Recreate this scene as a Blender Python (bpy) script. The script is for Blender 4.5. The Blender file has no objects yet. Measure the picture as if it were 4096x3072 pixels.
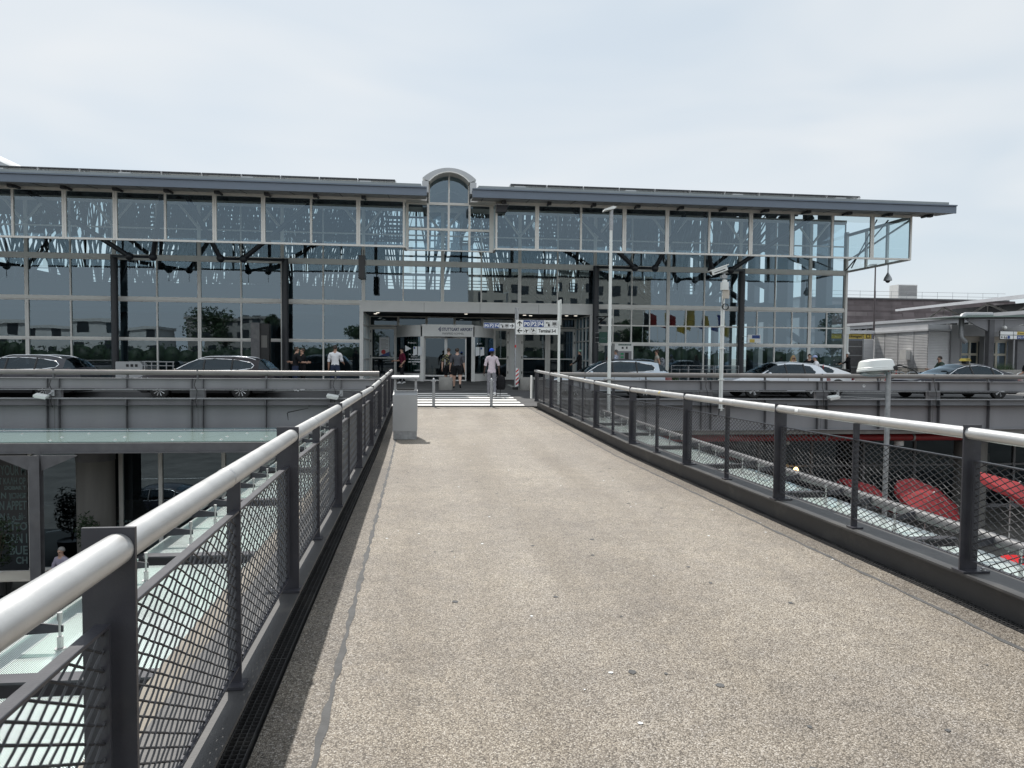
import bpy, bmesh, math, random
from mathutils import Vector, Matrix
R = math.radians
scn = bpy.context.scene
COL = scn.collection
rnd = random.Random(7)

# ------------------------------------------------------------------ mesh builder
class MB:
    def __init__(s):
        s.v = []; s.f = []; s.mi = []; s.cur = 0
    def add(s, vs, fs):
        o = len(s.v); s.v += [tuple(p) for p in vs]
        for f in fs:
            s.f.append([i + o for i in f]); s.mi.append(s.cur)
    def box(s, x0, x1, y0, y1, z0, z1):
        s.add([(x0,y0,z0),(x1,y0,z0),(x1,y1,z0),(x0,y1,z0),(x0,y0,z1),(x1,y0,z1),(x1,y1,z1),(x0,y1,z1)],
              [(0,3,2,1),(4,5,6,7),(0,1,5,4),(1,2,6,5),(2,3,7,6),(3,0,4,7)])
    def obox(s, c, size, M=None):
        hx, hy, hz = size[0]/2, size[1]/2, size[2]/2
        P = [Vector(p) for p in ((-hx,-hy,-hz),(hx,-hy,-hz),(hx,hy,-hz),(-hx,hy,-hz),(-hx,-hy,hz),(hx,-hy,hz),(hx,hy,hz),(-hx,hy,hz))]
        if M is not None: P = [M @ p for p in P]
        c = Vector(c)
        s.add([p + c for p in P], [(0,3,2,1),(4,5,6,7),(0,1,5,4),(1,2,6,5),(2,3,7,6),(3,0,4,7)])
    def quad(s, a, b, c, d): s.add([a,b,c,d], [(0,1,2,3)])
    def poly(s, pts): s.add(pts, [tuple(range(len(pts)))])
    def prism(s, pts, ext):
        """closed outline (list of 3D points) extruded by vector ext"""
        n = len(pts); e = Vector(ext)
        P = [Vector(p) for p in pts]
        fs = [tuple(range(n))[::-1], tuple(range(n, 2*n))]
        for i in range(n):
            j = (i+1) % n; fs.append((i, j, n+j, n+i))
        s.add(P + [p + e for p in P], fs)
    def tube(s, pts, r, n=8, caps=True, closed=False):
        P = [Vector(p) for p in pts]; m = len(P); vs = []; fs = []
        up = Vector((0,0,1)); prev = None
        for i, p in enumerate(P):
            if closed: t = (P[(i+1) % m] - P[i-1])
            elif i == 0: t = P[1] - P[0]
            elif i == m-1: t = P[-1] - P[-2]
            else: t = (P[i+1]-P[i]).normalized() + (P[i]-P[i-1]).normalized()
            if t.length < 1e-9: t = Vector((0,0,1))
            t.normalize()
            if prev is None:
                a = t.cross(up)
                if a.length < 1e-3: a = t.cross(Vector((1,0,0)))
            else:
                a = prev - t * prev.dot(t)
                if a.length < 1e-6: a = t.cross(up)
            a.normalize(); b = t.cross(a); prev = a
            rr = r[i] if isinstance(r, (list, tuple)) else r
            for k in range(n):
                w = 2*math.pi*k/n
                vs.append(p + (a*math.cos(w) + b*math.sin(w))*rr)
        rng = m if closed else m-1
        for i in range(rng):
            i2 = (i+1) % m
            for k in range(n):
                k2 = (k+1) % n
                fs.append((i*n+k, i*n+k2, i2*n+k2, i2*n+k))
        if caps and not closed:
            fs.append(tuple(range(n))[::-1]); fs.append(tuple((m-1)*n + k for k in range(n)))
        s.add(vs, fs)
    def cyl(s, a, b, r, n=16, r2=None):
        s.tube([a, b], [r, r if r2 is None else r2], n)
    def lathe(s, prof, c=(0,0,0), n=24, M=None, caps=True):
        """profile of (radius, z) about z through c"""
        vs = []; fs = []; m = len(prof); c = Vector(c)
        for (r, z) in prof:
            for k in range(n):
                w = 2*math.pi*k/n; p = Vector((r*math.cos(w), r*math.sin(w), z))
                if M is not None: p = M @ p
                vs.append(p + c)
        for i in range(m-1):
            for k in range(n):
                k2 = (k+1) % n; fs.append((i*n+k, i*n+k2, (i+1)*n+k2, (i+1)*n+k))
        if caps:
            fs.append(tuple(range(n))[::-1]); fs.append(tuple((m-1)*n+k for k in range(n)))
        s.add(vs, fs)
    def ball(s, c, r, n=12, m=8):
        if not isinstance(r, (tuple, list)): r = (r, r, r)
        vs = []; fs = []; c = Vector(c)
        for i in range(m+1):
            t = math.pi*i/m
            for k in range(n):
                w = 2*math.pi*k/n
                vs.append(c + Vector((r[0]*math.sin(t)*math.cos(w), r[1]*math.sin(t)*math.sin(w), r[2]*math.cos(t))))
        for i in range(m):
            for k in range(n):
                k2 = (k+1) % n; fs.append((i*n+k, (i+1)*n+k, (i+1)*n+k2, i*n+k2))
        s.add(vs, fs)
    def build(s, name, mats, parent=None, smooth=None, base=None):
        me = bpy.data.meshes.new(name)
        if base is None:
            base = ORG.get(parent, Vector((0,0,0))) if parent is not None else Vector((0,0,0))
        b = Vector(base)
        me.from_pydata([(p[0]-b.x, p[1]-b.y, p[2]-b.z) for p in s.v], [], s.f)
        if not isinstance(mats, (list, tuple)): mats = [mats]
        for m in mats: me.materials.append(m)
        if len(mats) > 1: me.polygons.foreach_set('material_index', s.mi)
        bm = bmesh.new(); bm.from_mesh(me)
        bmesh.ops.remove_doubles(bm, verts=bm.verts, dist=1e-5)
        bmesh.ops.recalc_face_normals(bm, faces=bm.faces)
        if smooth:
            ang = R(smooth)
            for f in bm.faces: f.smooth = True
            for e in bm.edges:
                if len(e.link_faces) == 2:
                    try: e.smooth = e.calc_face_angle() < ang
                    except Exception: pass
        bm.to_mesh(me); bm.free()
        o = bpy.data.objects.new(name, me); COL.objects.link(o)
        if parent is not None:
            o.parent = parent; ORG[o] = b
        else:
            o.location = b; ORG[o] = b
        return o

ORG = {}
def tag(o, label=None, cat=None, group=None, kind=None):
    if label: o['label'] = label
    if cat: o['category'] = cat
    if group: o['group'] = group
    if kind: o['kind'] = kind
    return o
def thing(name, label, cat, loc=(0,0,0), group=None):
    o = bpy.data.objects.new(name, None); COL.objects.link(o)
    o.empty_display_size = .2
    o.location = loc; ORG[o] = Vector(loc)
    return tag(o, label, cat, group)
def struct(o): o['kind'] = 'structure'; return o
def dup(root, loc, rotz=None, label=None, group=None, scale=None):
    r = root.copy(); COL.objects.link(r); r.location = loc
    if rotz is not None: r.rotation_euler = (0,0,rotz)
    if scale is not None: r.scale = (scale,)*3
    if label: r['label'] = label
    if group: r['group'] = group
    for ch in list(root.children):
        c = ch.copy(); COL.objects.link(c); c.parent = r
        for g in list(ch.children):
            d = g.copy(); COL.objects.link(d); d.parent = c
    ORG[r] = Vector(loc)
    return r

# ------------------------------------------------------------------ materials
def _new(name):
    m = bpy.data.materials.new(name); m.use_nodes = True
    nt = m.node_tree; nt.nodes.clear()
    out = nt.nodes.new('ShaderNodeOutputMaterial')
    return m, nt, out
def N(nt, t, **kw):
    n = nt.nodes.new(t)
    for k, v in kw.items(): setattr(n, k, v)
    return n
def pbr(name, col, rough=.5, metal=0., var=.12, vscale=6., bump=0., bscale=40., spec=.5, coat=0., dirt=0., dirtcol=(.1,.09,.08), streak=False):
    m, nt, out = _new(name)
    b = N(nt, 'ShaderNodeBsdfPrincipled'); L = nt.links
    b.inputs['Roughness'].default_value = rough; b.inputs['Metallic'].default_value = metal
    b.inputs['Specular IOR Level'].default_value = spec
    if coat: b.inputs['Coat Weight'].default_value = coat; b.inputs['Coat Roughness'].default_value = .05
    tc = N(nt, 'ShaderNodeTexCoord')
    nz = N(nt, 'ShaderNodeTexNoise'); nz.inputs['Scale'].default_value = vscale; nz.inputs['Detail'].default_value = 6
    src = tc.outputs['Object']
    if streak:
        mp = N(nt, 'ShaderNodeMapping'); mp.inputs['Scale'].default_value = (1, 1, .12)
        L.new(src, mp.inputs['Vector']); src = mp.outputs['Vector']
    L.new(src, nz.inputs['Vector'])
    hi = tuple(min(1, c*(1+var)) for c in col) + (1,); lo = tuple(c*(1-var) for c in col) + (1,)
    rp = N(nt, 'ShaderNodeValToRGB'); rp.color_ramp.elements[0].position = .3; rp.color_ramp.elements[1].position = .7
    rp.color_ramp.elements[0].color = lo; rp.color_ramp.elements[1].color = hi
    L.new(nz.outputs['Fac'], rp.inputs['Fac'])
    csrc = rp.outputs['Color']
    if dirt:
        n2 = N(nt, 'ShaderNodeTexNoise'); n2.inputs['Scale'].default_value = vscale*.35; n2.inputs['Detail'].default_value = 9
        n2.inputs['Roughness'].default_value = .7
        L.new(src, n2.inputs['Vector'])
        r2 = N(nt, 'ShaderNodeValToRGB'); r2.color_ramp.elements[0].position = .52; r2.color_ramp.elements[1].position = .75
        r2.color_ramp.elements[0].color = (0,0,0,1); r2.color_ramp.elements[1].color = (dirt,dirt,dirt,1)
        L.new(n2.outputs['Fac'], r2.inputs['Fac'])
        mx = N(nt, 'ShaderNodeMixRGB'); mx.inputs[2].default_value = dirtcol + (1,)
        L.new(r2.outputs['Color'], mx.inputs[0]); L.new(csrc, mx.inputs[1]); csrc = mx.outputs[0]
    L.new(csrc, b.inputs['Base Color'])
    # roughness breakup
    mr = N(nt, 'ShaderNodeMapRange'); mr.inputs['To Min'].default_value = max(0, rough-.08); mr.inputs['To Max'].default_value = min(1, rough+.1)
    L.new(nz.outputs['Fac'], mr.inputs['Value']); L.new(mr.outputs['Result'], b.inputs['Roughness'])
    if bump:
        n3 = N(nt, 'ShaderNodeTexNoise'); n3.inputs['Scale'].default_value = bscale; n3.inputs['Detail'].default_value = 4
        L.new(tc.outputs['Object'], n3.inputs['Vector'])
        bp = N(nt, 'ShaderNodeBump'); bp.inputs['Strength'].default_value = bump; bp.inputs['Distance'].default_value = .02
        L.new(n3.outputs['Fac'], bp.inputs['Height']); L.new(bp.outputs['Normal'], b.inputs['Normal'])
    L.new(b.outputs['BSDF'], out.inputs['Surface'])
    return m
def schlick(nt, base):
    L = nt.links
    lw = N(nt, 'ShaderNodeLayerWeight'); lw.inputs['Blend'].default_value = .5
    pw = N(nt, 'ShaderNodeMath', operation='POWER'); pw.inputs[1].default_value = 5.; L.new(lw.outputs['Facing'], pw.inputs[0])
    ma = N(nt, 'ShaderNodeMath', operation='MULTIPLY_ADD'); ma.inputs[1].default_value = .96; ma.inputs[2].default_value = .04+base; ma.use_clamp = True
    L.new(pw.outputs[0], ma.inputs[0]); return ma.outputs[0]
def glass(name, tint=(.62,.75,.78), refl=.14, rough=.0, wave=.0, wscale=.35, body=None, bodyamt=0.):
    m, nt, out = _new(name); L = nt.links
    tr = N(nt, 'ShaderNodeBsdfTransparent'); tr.inputs['Color'].default_value = tint + (1,)
    gl = N(nt, 'ShaderNodeBsdfGlossy'); gl.inputs['Roughness'].default_value = rough; gl.inputs['Color'].default_value = (.70,.87,1,1)
    mx = N(nt, 'ShaderNodeMixShader')
    L.new(schlick(nt, refl), mx.inputs[0]); L.new(gl.outputs[0], mx.inputs[2])
    if body:
        df = N(nt, 'ShaderNodeBsdfDiffuse'); df.inputs['Color'].default_value = body + (1,)
        m2 = N(nt, 'ShaderNodeMixShader'); m2.inputs[0].default_value = bodyamt
        L.new(tr.outputs[0], m2.inputs[1]); L.new(df.outputs[0], m2.inputs[2]); L.new(m2.outputs[0], mx.inputs[1])
    else:
        L.new(tr.outputs[0], mx.inputs[1])
    if wave:
        tc = N(nt, 'ShaderNodeTexCoord')
        nz = N(nt, 'ShaderNodeTexNoise'); nz.inputs['Scale'].default_value = wscale; nz.inputs['Detail'].default_value = 1.5
        L.new(tc.outputs['Object'], nz.inputs['Vector'])
        bp = N(nt, 'ShaderNodeBump'); bp.inputs['Strength'].default_value = 1.; bp.inputs['Distance'].default_value = wave
        L.new(nz.outputs['Fac'], bp.inputs['Height'])
        L.new(bp.outputs['Normal'], gl.inputs['Normal'])
    L.new(mx.outputs[0], out.inputs['Surface'])
    return m
def emit(name, col, s):
    m, nt, out = _new(name)
    e = N(nt, 'ShaderNodeEmission'); e.inputs['Color'].default_value = col + (1,); e.inputs['Strength'].default_value = s
    nt.links.new(e.outputs[0], out.inputs['Surface']); return m

M = {}
M['anthracite'] = pbr('anthracite_paint', (.038,.038,.047), .42, 0, .15, 9, .06, 120, dirt=.5, dirtcol=(.09,.085,.08))
M['beam_paint'] = pbr('beam_paint', (.05,.049,.05), .5, 0, .15, 5, .05, 90, dirt=.6, dirtcol=(.15,.14,.125))
M['mesh_wire'] = pbr('mesh_wire', (.052,.052,.056), .4, .2, .12, 20)
M['rail_alu'] = pbr('rail_aluminium', (.56,.56,.555), .36, .55, .06, 7, .03, 160, dirt=.4, dirtcol=(.34,.33,.31))
M['steel'] = pbr('brushed_steel', (.55,.55,.55), .35, .9, .1, 10)
M['galv'] = pbr('galvanised_steel', (.36,.37,.38), .48, .6, .2, 14, .04, 60)
M['pipe_grey'] = pbr('grey_pipe_paint', (.11,.11,.115), .45, .1, .15, 6, .04, 80, dirt=.5, dirtcol=(.24,.235,.22))
M['girder'] = pbr('girder_paint', (.235,.235,.248), .5, 0, .10, 1.2, .0, 10, dirt=.45, dirtcol=(.29,.285,.28), streak=True)
M['girder_dark'] = pbr('girder_edge_paint', (.11,.11,.117), .5, 0, .15, 4, dirt=.4, dirtcol=(.17,.16,.15))
M['pipe_rail'] = pbr('parapet_pipe_paint', (.21,.197,.187), .42, .15, .12, 3, .02, 60, dirt=.4, dirtcol=(.25,.235,.215))
M['frame_grey'] = pbr('facade_frame_paint', (.76,.745,.705), .45, 0, .05, 3, 0, 10, dirt=.25, dirtcol=(.54,.50,.45))
M['panel_grey'] = pbr('portal_panel_paint', (.74,.735,.71), .45, 0, .05, 2, dirt=.15, dirtcol=(.56,.54,.5))
M['fascia'] = pbr('fascia_sheet', (.135,.165,.21), .42, .15, .06, 1.2, dirt=.12, dirtcol=(.19,.2,.22))
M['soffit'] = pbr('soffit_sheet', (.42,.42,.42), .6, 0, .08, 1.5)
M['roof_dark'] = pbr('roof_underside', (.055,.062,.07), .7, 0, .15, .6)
M['roof_top'] = pbr('roof_sheet', (.25,.28,.29), .5, .2, .1, 1)
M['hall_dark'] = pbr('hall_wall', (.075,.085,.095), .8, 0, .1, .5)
M['hall_floor'] = pbr('hall_floor', (.12,.12,.12), .35, 0, .1, .5)
M['column'] = pbr('column_paint', (.026,.028,.034), .4, 0, .1, 2)
M['tree_steel'] = pbr('tree_column_paint', (.12,.13,.145), .5, 0, .1, 2)
M['solar'] = pbr('solar_cell', (.02,.024,.035), .25, 0, .1, 2, coat=.5)
M['zinc'] = pbr('zinc_sheet', (.42,.43,.44), .42, .5, .08, 1.5, .02, 8, dirt=.2, dirtcol=(.3,.29,.28))
M['white'] = pbr('white_paint', (.78,.78,.76), .4, 0, .03, 4)
M['whiteplastic'] = pbr('white_plastic', (.72,.74,.72), .35, 0, .03, 3, coat=.2, dirt=.2, dirtcol=(.5,.5,.47))
M['black'] = pbr('black_plastic', (.015,.015,.016), .4, 0, .1, 8)
M['rubber'] = pbr('rubber', (.018,.018,.018), .75, 0, .1, 20)
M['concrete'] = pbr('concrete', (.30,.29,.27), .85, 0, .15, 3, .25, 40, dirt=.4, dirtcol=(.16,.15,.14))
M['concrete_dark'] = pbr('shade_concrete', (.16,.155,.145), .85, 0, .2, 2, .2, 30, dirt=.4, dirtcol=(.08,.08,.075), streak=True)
M['ledge'] = pbr('ledge_concrete', (.25,.225,.19), .85, 0, .15, 2, .25, 60, dirt=.5, dirtcol=(.15,.14,.12))
M['sealant'] = pbr('joint_sealant', (.085,.085,.085), .8, 0, .25, 12, .3, 60)
M['signblue'] = pbr('sign_blue', (.014,.055,.23), .4, 0, .03, 4)
M['signwhite'] = pbr('sign_white', (.80,.81,.80), .4, 0, .02, 3)
M['navy'] = pbr('lettering_navy', (.02,.03,.10), .5, 0, .03, 4)
M['ink'] = pbr('lettering_ink', (.02,.02,.022), .5, 0, .03, 4)
M['greytext'] = pbr('lettering_grey', (.12,.12,.13), .5, 0, .03, 4)
M['green'] = pbr('poster_green', (.025,.26,.11), .45, 0, .08, 3)
M['greendark'] = pbr('sign_green', (.012,.07,.05), .45, 0, .08, 3)
M['yellow'] = pbr('sign_yellow', (.62,.47,.10), .5, 0, .05, 3)
M['red'] = pbr('red_fabric', (.25,.014,.018), .75, 0, .12, 5, .1, 60)
M['redpaint'] = pbr('red_paint', (.50,.02,.025), .4, 0, .1, 5)
M['redpipe'] = pbr('red_pipe_paint', (.30,.025,.03), .45, 0, .12, 4)
M['pale_sheet'] = pbr('pale_roof_sheet', (.60,.61,.63), .45, .1, .06, 1.5, dirt=.2, dirtcol=(.45,.45,.45))
M['copper'] = pbr('aged_copper', (.125,.102,.105), .6, .1, .35, .5, dirt=.5, dirtcol=(.19,.165,.165), streak=True)
M['copper_b'] = pbr('aged_copper_light', (.165,.14,.14), .6, .1, .35, .6, dirt=.5, dirtcol=(.22,.2,.2), streak=True)
M['copper_c'] = pbr('aged_copper_dark', (.095,.075,.078), .6, .1, .35, .7, dirt=.5, dirtcol=(.16,.13,.13), streak=True)
M['leaf'] = pbr('leaf_green', (.03,.06,.018), .6, 0, .5, 3)
M['leaf2'] = pbr('leaf_dark_green', (.016,.035,.012), .6, 0, .5, 2)
M['bark'] = pbr('bark', (.07,.055,.04), .9, 0, .3, 8, .3, 20)
M['skin'] = pbr('skin_tan', (.42,.25,.18), .55, 0, .06, 20)
M['skin2'] = pbr('skin_pale', (.52,.33,.25), .55, 0, .06, 20)
M['skin3'] = pbr('skin_dark', (.055,.032,.022), .5, 0, .08, 20)
M['paper'] = pbr('paper', (.72,.74,.75), .6, 0, .02, 3)
M['beige'] = pbr('render_beige', (.50,.46,.40), .85, 0, .06, 1)
M['palewall'] = pbr('render_pale', (.62,.62,.60), .85, 0, .05, 1)
M['windark'] = pbr('window_dark', (.03,.035,.04), .2, 0, .2, .5)
M['tile_teal'] = pbr('decor_teal', (.115,.17,.17), .5, 0, .1, 6)
M['glass'] = glass('facade_glass', (.54,.68,.72), .115, 0, .006, .38)
M['glass_box'] = glass('upper_glass', (.72,.83,.86), .085, 0, .004, .42)
M['glass_low'] = glass('entrance_glass', (.40,.47,.49), .035, 0, .003, .5)
M['glass_clear'] = glass('clear_glass', (.86,.93,.93), .05)
M['glass_dark'] = glass('car_glass', (.16,.19,.21), .015)
M['shopglass_deep'] = glass('deep_shop_glass', (.36,.38,.39), .0, 0, .003, .5)
M['shopglass'] = glass('shop_glass', (.36,.38,.39), .13, 0, .003, .5)
M['chrome'] = pbr('chrome_trim', (.75,.76,.78), .15, 1., .03, 5)
M['alloy'] = pbr('alloy_wheel', (.55,.56,.57), .3, .8, .05, 5)
M['tail_red'] = pbr('tail_lamp', (.14,.004,.006), .15, 0, .05, 5, coat=.6)
M['headlamp'] = pbr('head_lamp', (.62,.66,.70), .12, .3, .1, 9, coat=.6)
def stripes(name, a, b, scale, axis='X'):
    m, nt, out = _new(name); L = nt.links
    bs = N(nt, 'ShaderNodeBsdfPrincipled'); bs.inputs['Roughness'].default_value = .8
    tc = N(nt, 'ShaderNodeTexCoord'); w = N(nt, 'ShaderNodeTexWave'); w.bands_direction = axis
    w.inputs['Scale'].default_value = scale; w.inputs['Distortion'].default_value = .6; w.inputs['Detail'].default_value = 1
    rp = N(nt, 'ShaderNodeValToRGB'); rp.color_ramp.elements[0].position = .45; rp.color_ramp.elements[1].position = .6
    rp.color_ramp.elements[0].color = a + (1,); rp.color_ramp.elements[1].color = b + (1,)
    L.new(tc.outputs['Object'], w.inputs['Vector']); L.new(w.outputs['Fac'], rp.inputs['Fac']); L.new(rp.outputs['Color'], bs.inputs['Base Color'])
    L.new(bs.outputs[0], out.inputs['Surface']); return m
def cloth(name, col, var=.12): return pbr(name, col, .85, 0, var, 9, .15, 60, spec=.2)
def patterned(name, a, b, scale=14):
    m, nt, out = _new(name); L = nt.links
    bs = N(nt, 'ShaderNodeBsdfPrincipled'); bs.inputs['Roughness'].default_value = .85
    tc = N(nt, 'ShaderNodeTexCoord'); v = N(nt, 'ShaderNodeTexVoronoi'); v.inputs['Scale'].default_value = scale
    rp = N(nt, 'ShaderNodeValToRGB'); rp.color_ramp.elements[0].position = .3; rp.color_ramp.elements[1].position = .42
    rp.color_ramp.elements[0].color = b + (1,); rp.color_ramp.elements[1].color = a + (1,)
    L.new(tc.outputs['Object'], v.inputs['Vector']); L.new(v.outputs['Distance'], rp.inputs['Fac']); L.new(rp.outputs['Color'], bs.inputs['Base Color'])
    L.new(bs.outputs[0], out.inputs['Surface']); return m

# exposed-aggregate bridge surfacing: rounded pebbles bound in resin
def aggregate(name, scale, cols, stain):
    m, nt, out = _new(name); L = nt.links
    b = N(nt, 'ShaderNodeBsdfPrincipled'); b.inputs['Roughness'].default_value = .6; b.inputs['Specular IOR Level'].default_value = .5
    tc = N(nt, 'ShaderNodeTexCoord')
    v = N(nt, 'ShaderNodeTexVoronoi'); v.inputs['Scale'].default_value = scale; v.inputs['Randomness'].default_value = 1
    L.new(tc.outputs['Object'], v.inputs['Vector'])
    sp = N(nt, 'ShaderNodeSeparateColor'); L.new(v.outputs['Color'], sp.inputs[0])
    rp = N(nt, 'ShaderNodeValToRGB'); rp.color_ramp.interpolation = 'LINEAR'
    els = rp.color_ramp.elements
    while len(els) < len(cols): els.new(.5)
    for e, (p, c) in zip(els, cols): e.position = p; e.color = c + (1,)
    L.new(sp.outputs[0], rp.inputs['Fac'])
    # dark resin between pebbles
    r2 = N(nt, 'ShaderNodeValToRGB'); r2.color_ramp.elements[0].position = .25; r2.color_ramp.elements[1].position = .75
    r2.color_ramp.elements[0].color = (1,1,1,1); r2.color_ramp.elements[1].color = (.42,.40,.38,1)
    L.new(v.outputs['Distance'], r2.inputs['Fac'])
    mu = N(nt, 'ShaderNodeMixRGB', blend_type='MULTIPLY'); mu.inputs[0].default_value = 1
    L.new(rp.outputs[0], mu.inputs[1]); L.new(r2.outputs[0], mu.inputs[2])
    # wear and damp stains of their own shape
    n1 = N(nt, 'ShaderNodeTexNoise'); n1.inputs['Scale'].default_value = .55; n1.inputs['Detail'].default_value = 9; n1.inputs['Roughness'].default_value = .65
    L.new(tc.outputs['Object'], n1.inputs['Vector'])
    r3 = N(nt, 'ShaderNodeValToRGB'); r3.color_ramp.elements[0].position = .36; r3.color_ramp.elements[1].position = .62
    r3.color_ramp.elements[0].color = (1-stain, 1-stain, 1-stain*.9, 1); r3.color_ramp.elements[1].color = (1,1,1,1)
    L.new(n1.outputs['Fac'], r3.inputs['Fac'])
    m2 = N(nt, 'ShaderNodeMixRGB', blend_type='MULTIPLY'); m2.inputs[0].default_value = 1
    L.new(mu.outputs[0], m2.inputs[1]); L.new(r3.outputs[0], m2.inputs[2])
    n4 = N(nt, 'ShaderNodeTexNoise'); n4.inputs['Scale'].default_value = 7; n4.inputs['Detail'].default_value = 5
    L.new(tc.outputs['Object'], n4.inputs['Vector'])
    r4 = N(nt, 'ShaderNodeValToRGB'); r4.color_ramp.elements[0].position = .3; r4.color_ramp.elements[1].position = .7
    r4.color_ramp.elements[0].color = (.86,.86,.87,1); r4.color_ramp.elements[1].color = (1.08,1.07,1.05,1)
    L.new(n4.outputs['Fac'], r4.inputs['Fac'])
    m3 = N(nt, 'ShaderNodeMixRGB', blend_type='MULTIPLY'); m3.inputs[0].default_value = 1
    L.new(m2.outputs[0], m3.inputs[1]); L.new(r4.outputs[0], m3.inputs[2])
    mp = N(nt, 'ShaderNodeMapping'); mp.inputs['Scale'].default_value = (1.1, .10, 1); L.new(tc.outputs['Object'], mp.inputs[0])
    n5 = N(nt, 'ShaderNodeTexNoise'); n5.inputs['Scale'].default_value = 1.3; n5.inputs['Detail'].default_value = 4; L.new(mp.outputs[0], n5.inputs['Vector'])
    r5 = N(nt, 'ShaderNodeValToRGB'); r5.color_ramp.elements[0].position = .36; r5.color_ramp.elements[1].position = .6
    r5.color_ramp.elements[0].color = (.84,.82,.79,1); r5.color_ramp.elements[1].color = (1.03,1.03,1.03,1); L.new(n5.outputs['Fac'], r5.inputs['Fac'])
    m4 = N(nt, 'ShaderNodeMixRGB', blend_type='MULTIPLY'); m4.inputs[0].default_value = 1
    L.new(m3.outputs[0], m4.inputs[1]); L.new(r5.outputs[0], m4.inputs[2]); L.new(m4.outputs[0], b.inputs['Base Color'])
    inv = N(nt, 'ShaderNodeMath', operation='SUBTRACT'); inv.inputs[0].default_value = 1; L.new(v.outputs['Distance'], inv.inputs[1])
    ad = N(nt, 'ShaderNodeMath', operation='MULTIPLY_ADD'); L.new(sp.outputs[1], ad.inputs[0]); ad.inputs[1].default_value = .5; L.new(inv.outputs[0], ad.inputs[2])
    bp = N(nt, 'ShaderNodeBump'); bp.inputs['Strength'].default_value = .9; bp.inputs['Distance'].default_value = .004
    L.new(ad.outputs[0], bp.inputs['Height']); L.new(bp.outputs[0], b.inputs['Normal'])
    L.new(b.outputs[0], out.inputs['Surface']); return m
AGG = [(0.,(.13,.112,.092)), (.15,(.235,.203,.163)), (.42,(.355,.312,.254)), (.66,(.44,.392,.326)), (.85,(.52,.475,.408)), (1.,(.66,.62,.56))]
M['deck'] = aggregate('deck_aggregate', 140., AGG, .20)
M['deck_edge'] = aggregate('edge_aggregate', 110., [(p, tuple(c*.74 for c in k)) for p, k in AGG], .30)
def asphalt(name, base):
    m, nt, out = _new(name); L = nt.links
    b = N(nt, 'ShaderNodeBsdfPrincipled'); b.inputs['Roughness'].default_value = .85
    tc = N(nt, 'ShaderNodeTexCoord'); n = N(nt, 'ShaderNodeTexNoise'); n.inputs['Scale'].default_value = .7; n.inputs['Detail'].default_value = 10
    n2 = N(nt, 'ShaderNodeTexNoise'); n2.inputs['Scale'].default_value = 90; n2.inputs['Detail'].default_value = 2
    L.new(tc.outputs['Object'], n.inputs['Vector']); L.new(tc.outputs['Object'], n2.inputs['Vector'])
    rp = N(nt, 'ShaderNodeValToRGB'); rp.color_ramp.elements[0].position = .35; rp.color_ramp.elements[1].position = .68
    rp.color_ramp.elements[0].color = tuple(c*.75 for c in base) + (1,); rp.color_ramp.elements[1].color = tuple(c*1.25 for c in base) + (1,)
    L.new(n.outputs['Fac'], rp.inputs['Fac'])
    mx = N(nt, 'ShaderNodeMixRGB', blend_type='OVERLAY'); mx.inputs[0].default_value = .35
    L.new(rp.outputs[0], mx.inputs[1]); L.new(n2.outputs['Fac'], mx.inputs[2]); L.new(mx.outputs[0], b.inputs['Base Color'])
    bp = N(nt, 'ShaderNodeBump'); bp.inputs['Strength'].default_value = .3; bp.inputs['Distance'].default_value = .01
    L.new(n2.outputs['Fac'], bp.inputs['Height']); L.new(bp.outputs[0], b.inputs['Normal'])
    L.new(b.outputs[0], out.inputs['Surface']); return m
M['asphalt'] = asphalt('asphalt', (.062,.062,.064))
M['street'] = asphalt('lower_street_asphalt', (.13,.125,.115))
M['paving'] = asphalt('forecourt_paving', (.085,.085,.084))
M['plaza'] = asphalt('plaza_paving', (.22,.21,.20))
M['roadpaint'] = pbr('road_paint', (.74,.73,.70), .7, 0, .06, 4, .1, 60, dirt=.4, dirtcol=(.5,.49,.47))

# fritted glass: fine white enamel lines printed on pale green glass
def frit(name, scale, amt):
    m, nt, out = _new(name); L = nt.links
    tc = N(nt, 'ShaderNodeTexCoord'); w = N(nt, 'ShaderNodeTexWave'); w.bands_direction = 'DIAGONAL'
    w.inputs['Scale'].default_value = scale
    mp = N(nt, 'ShaderNodeMapping'); mp.inputs['Scale'].default_value = (1, 1, 0)
    L.new(tc.outputs['Object'], mp.inputs['Vector']); L.new(mp.outputs[0], w.inputs['Vector'])
    rp = N(nt, 'ShaderNodeValToRGB'); rp.color_ramp.elements[0].position = .42; rp.color_ramp.elements[1].position = .58
    L.new(w.outputs['Fac'], rp.inputs['Fac'])
    tr = N(nt, 'ShaderNodeBsdfTransparent'); tr.inputs['Color'].default_value = (.66,.80,.76,1)
    df = N(nt, 'ShaderNodeBsdfDiffuse'); df.inputs['Color'].default_value = (.80,.87,.85,1)
    ml = N(nt, 'ShaderNodeMath', operation='MULTIPLY'); ml.inputs[1].default_value = amt; L.new(rp.outputs[0], ml.inputs[0])
    mx = N(nt, 'ShaderNodeMixShader'); L.new(ml.outputs[0], mx.inputs[0]); L.new(tr.outputs[0], mx.inputs[1]); L.new(df.outputs[0], mx.inputs[2])
    gl = N(nt, 'ShaderNodeBsdfGlossy'); gl.inputs['Roughness'].default_value = .03
    m2 = N(nt, 'ShaderNodeMixShader'); L.new(schlick(nt, 0), m2.inputs[0]); L.new(mx.outputs[0], m2.inputs[1]); L.new(gl.outputs[0], m2.inputs[2])
    L.new(m2.outputs[0], out.inputs['Surface']); return m
M['frit'] = frit('fritted_glass', 46., .9)
M['frosted'] = glass('frosted_canopy_glass', (.45,.55,.52), .02, .05, 0, 1, (.36,.46,.43), .72)

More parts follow.
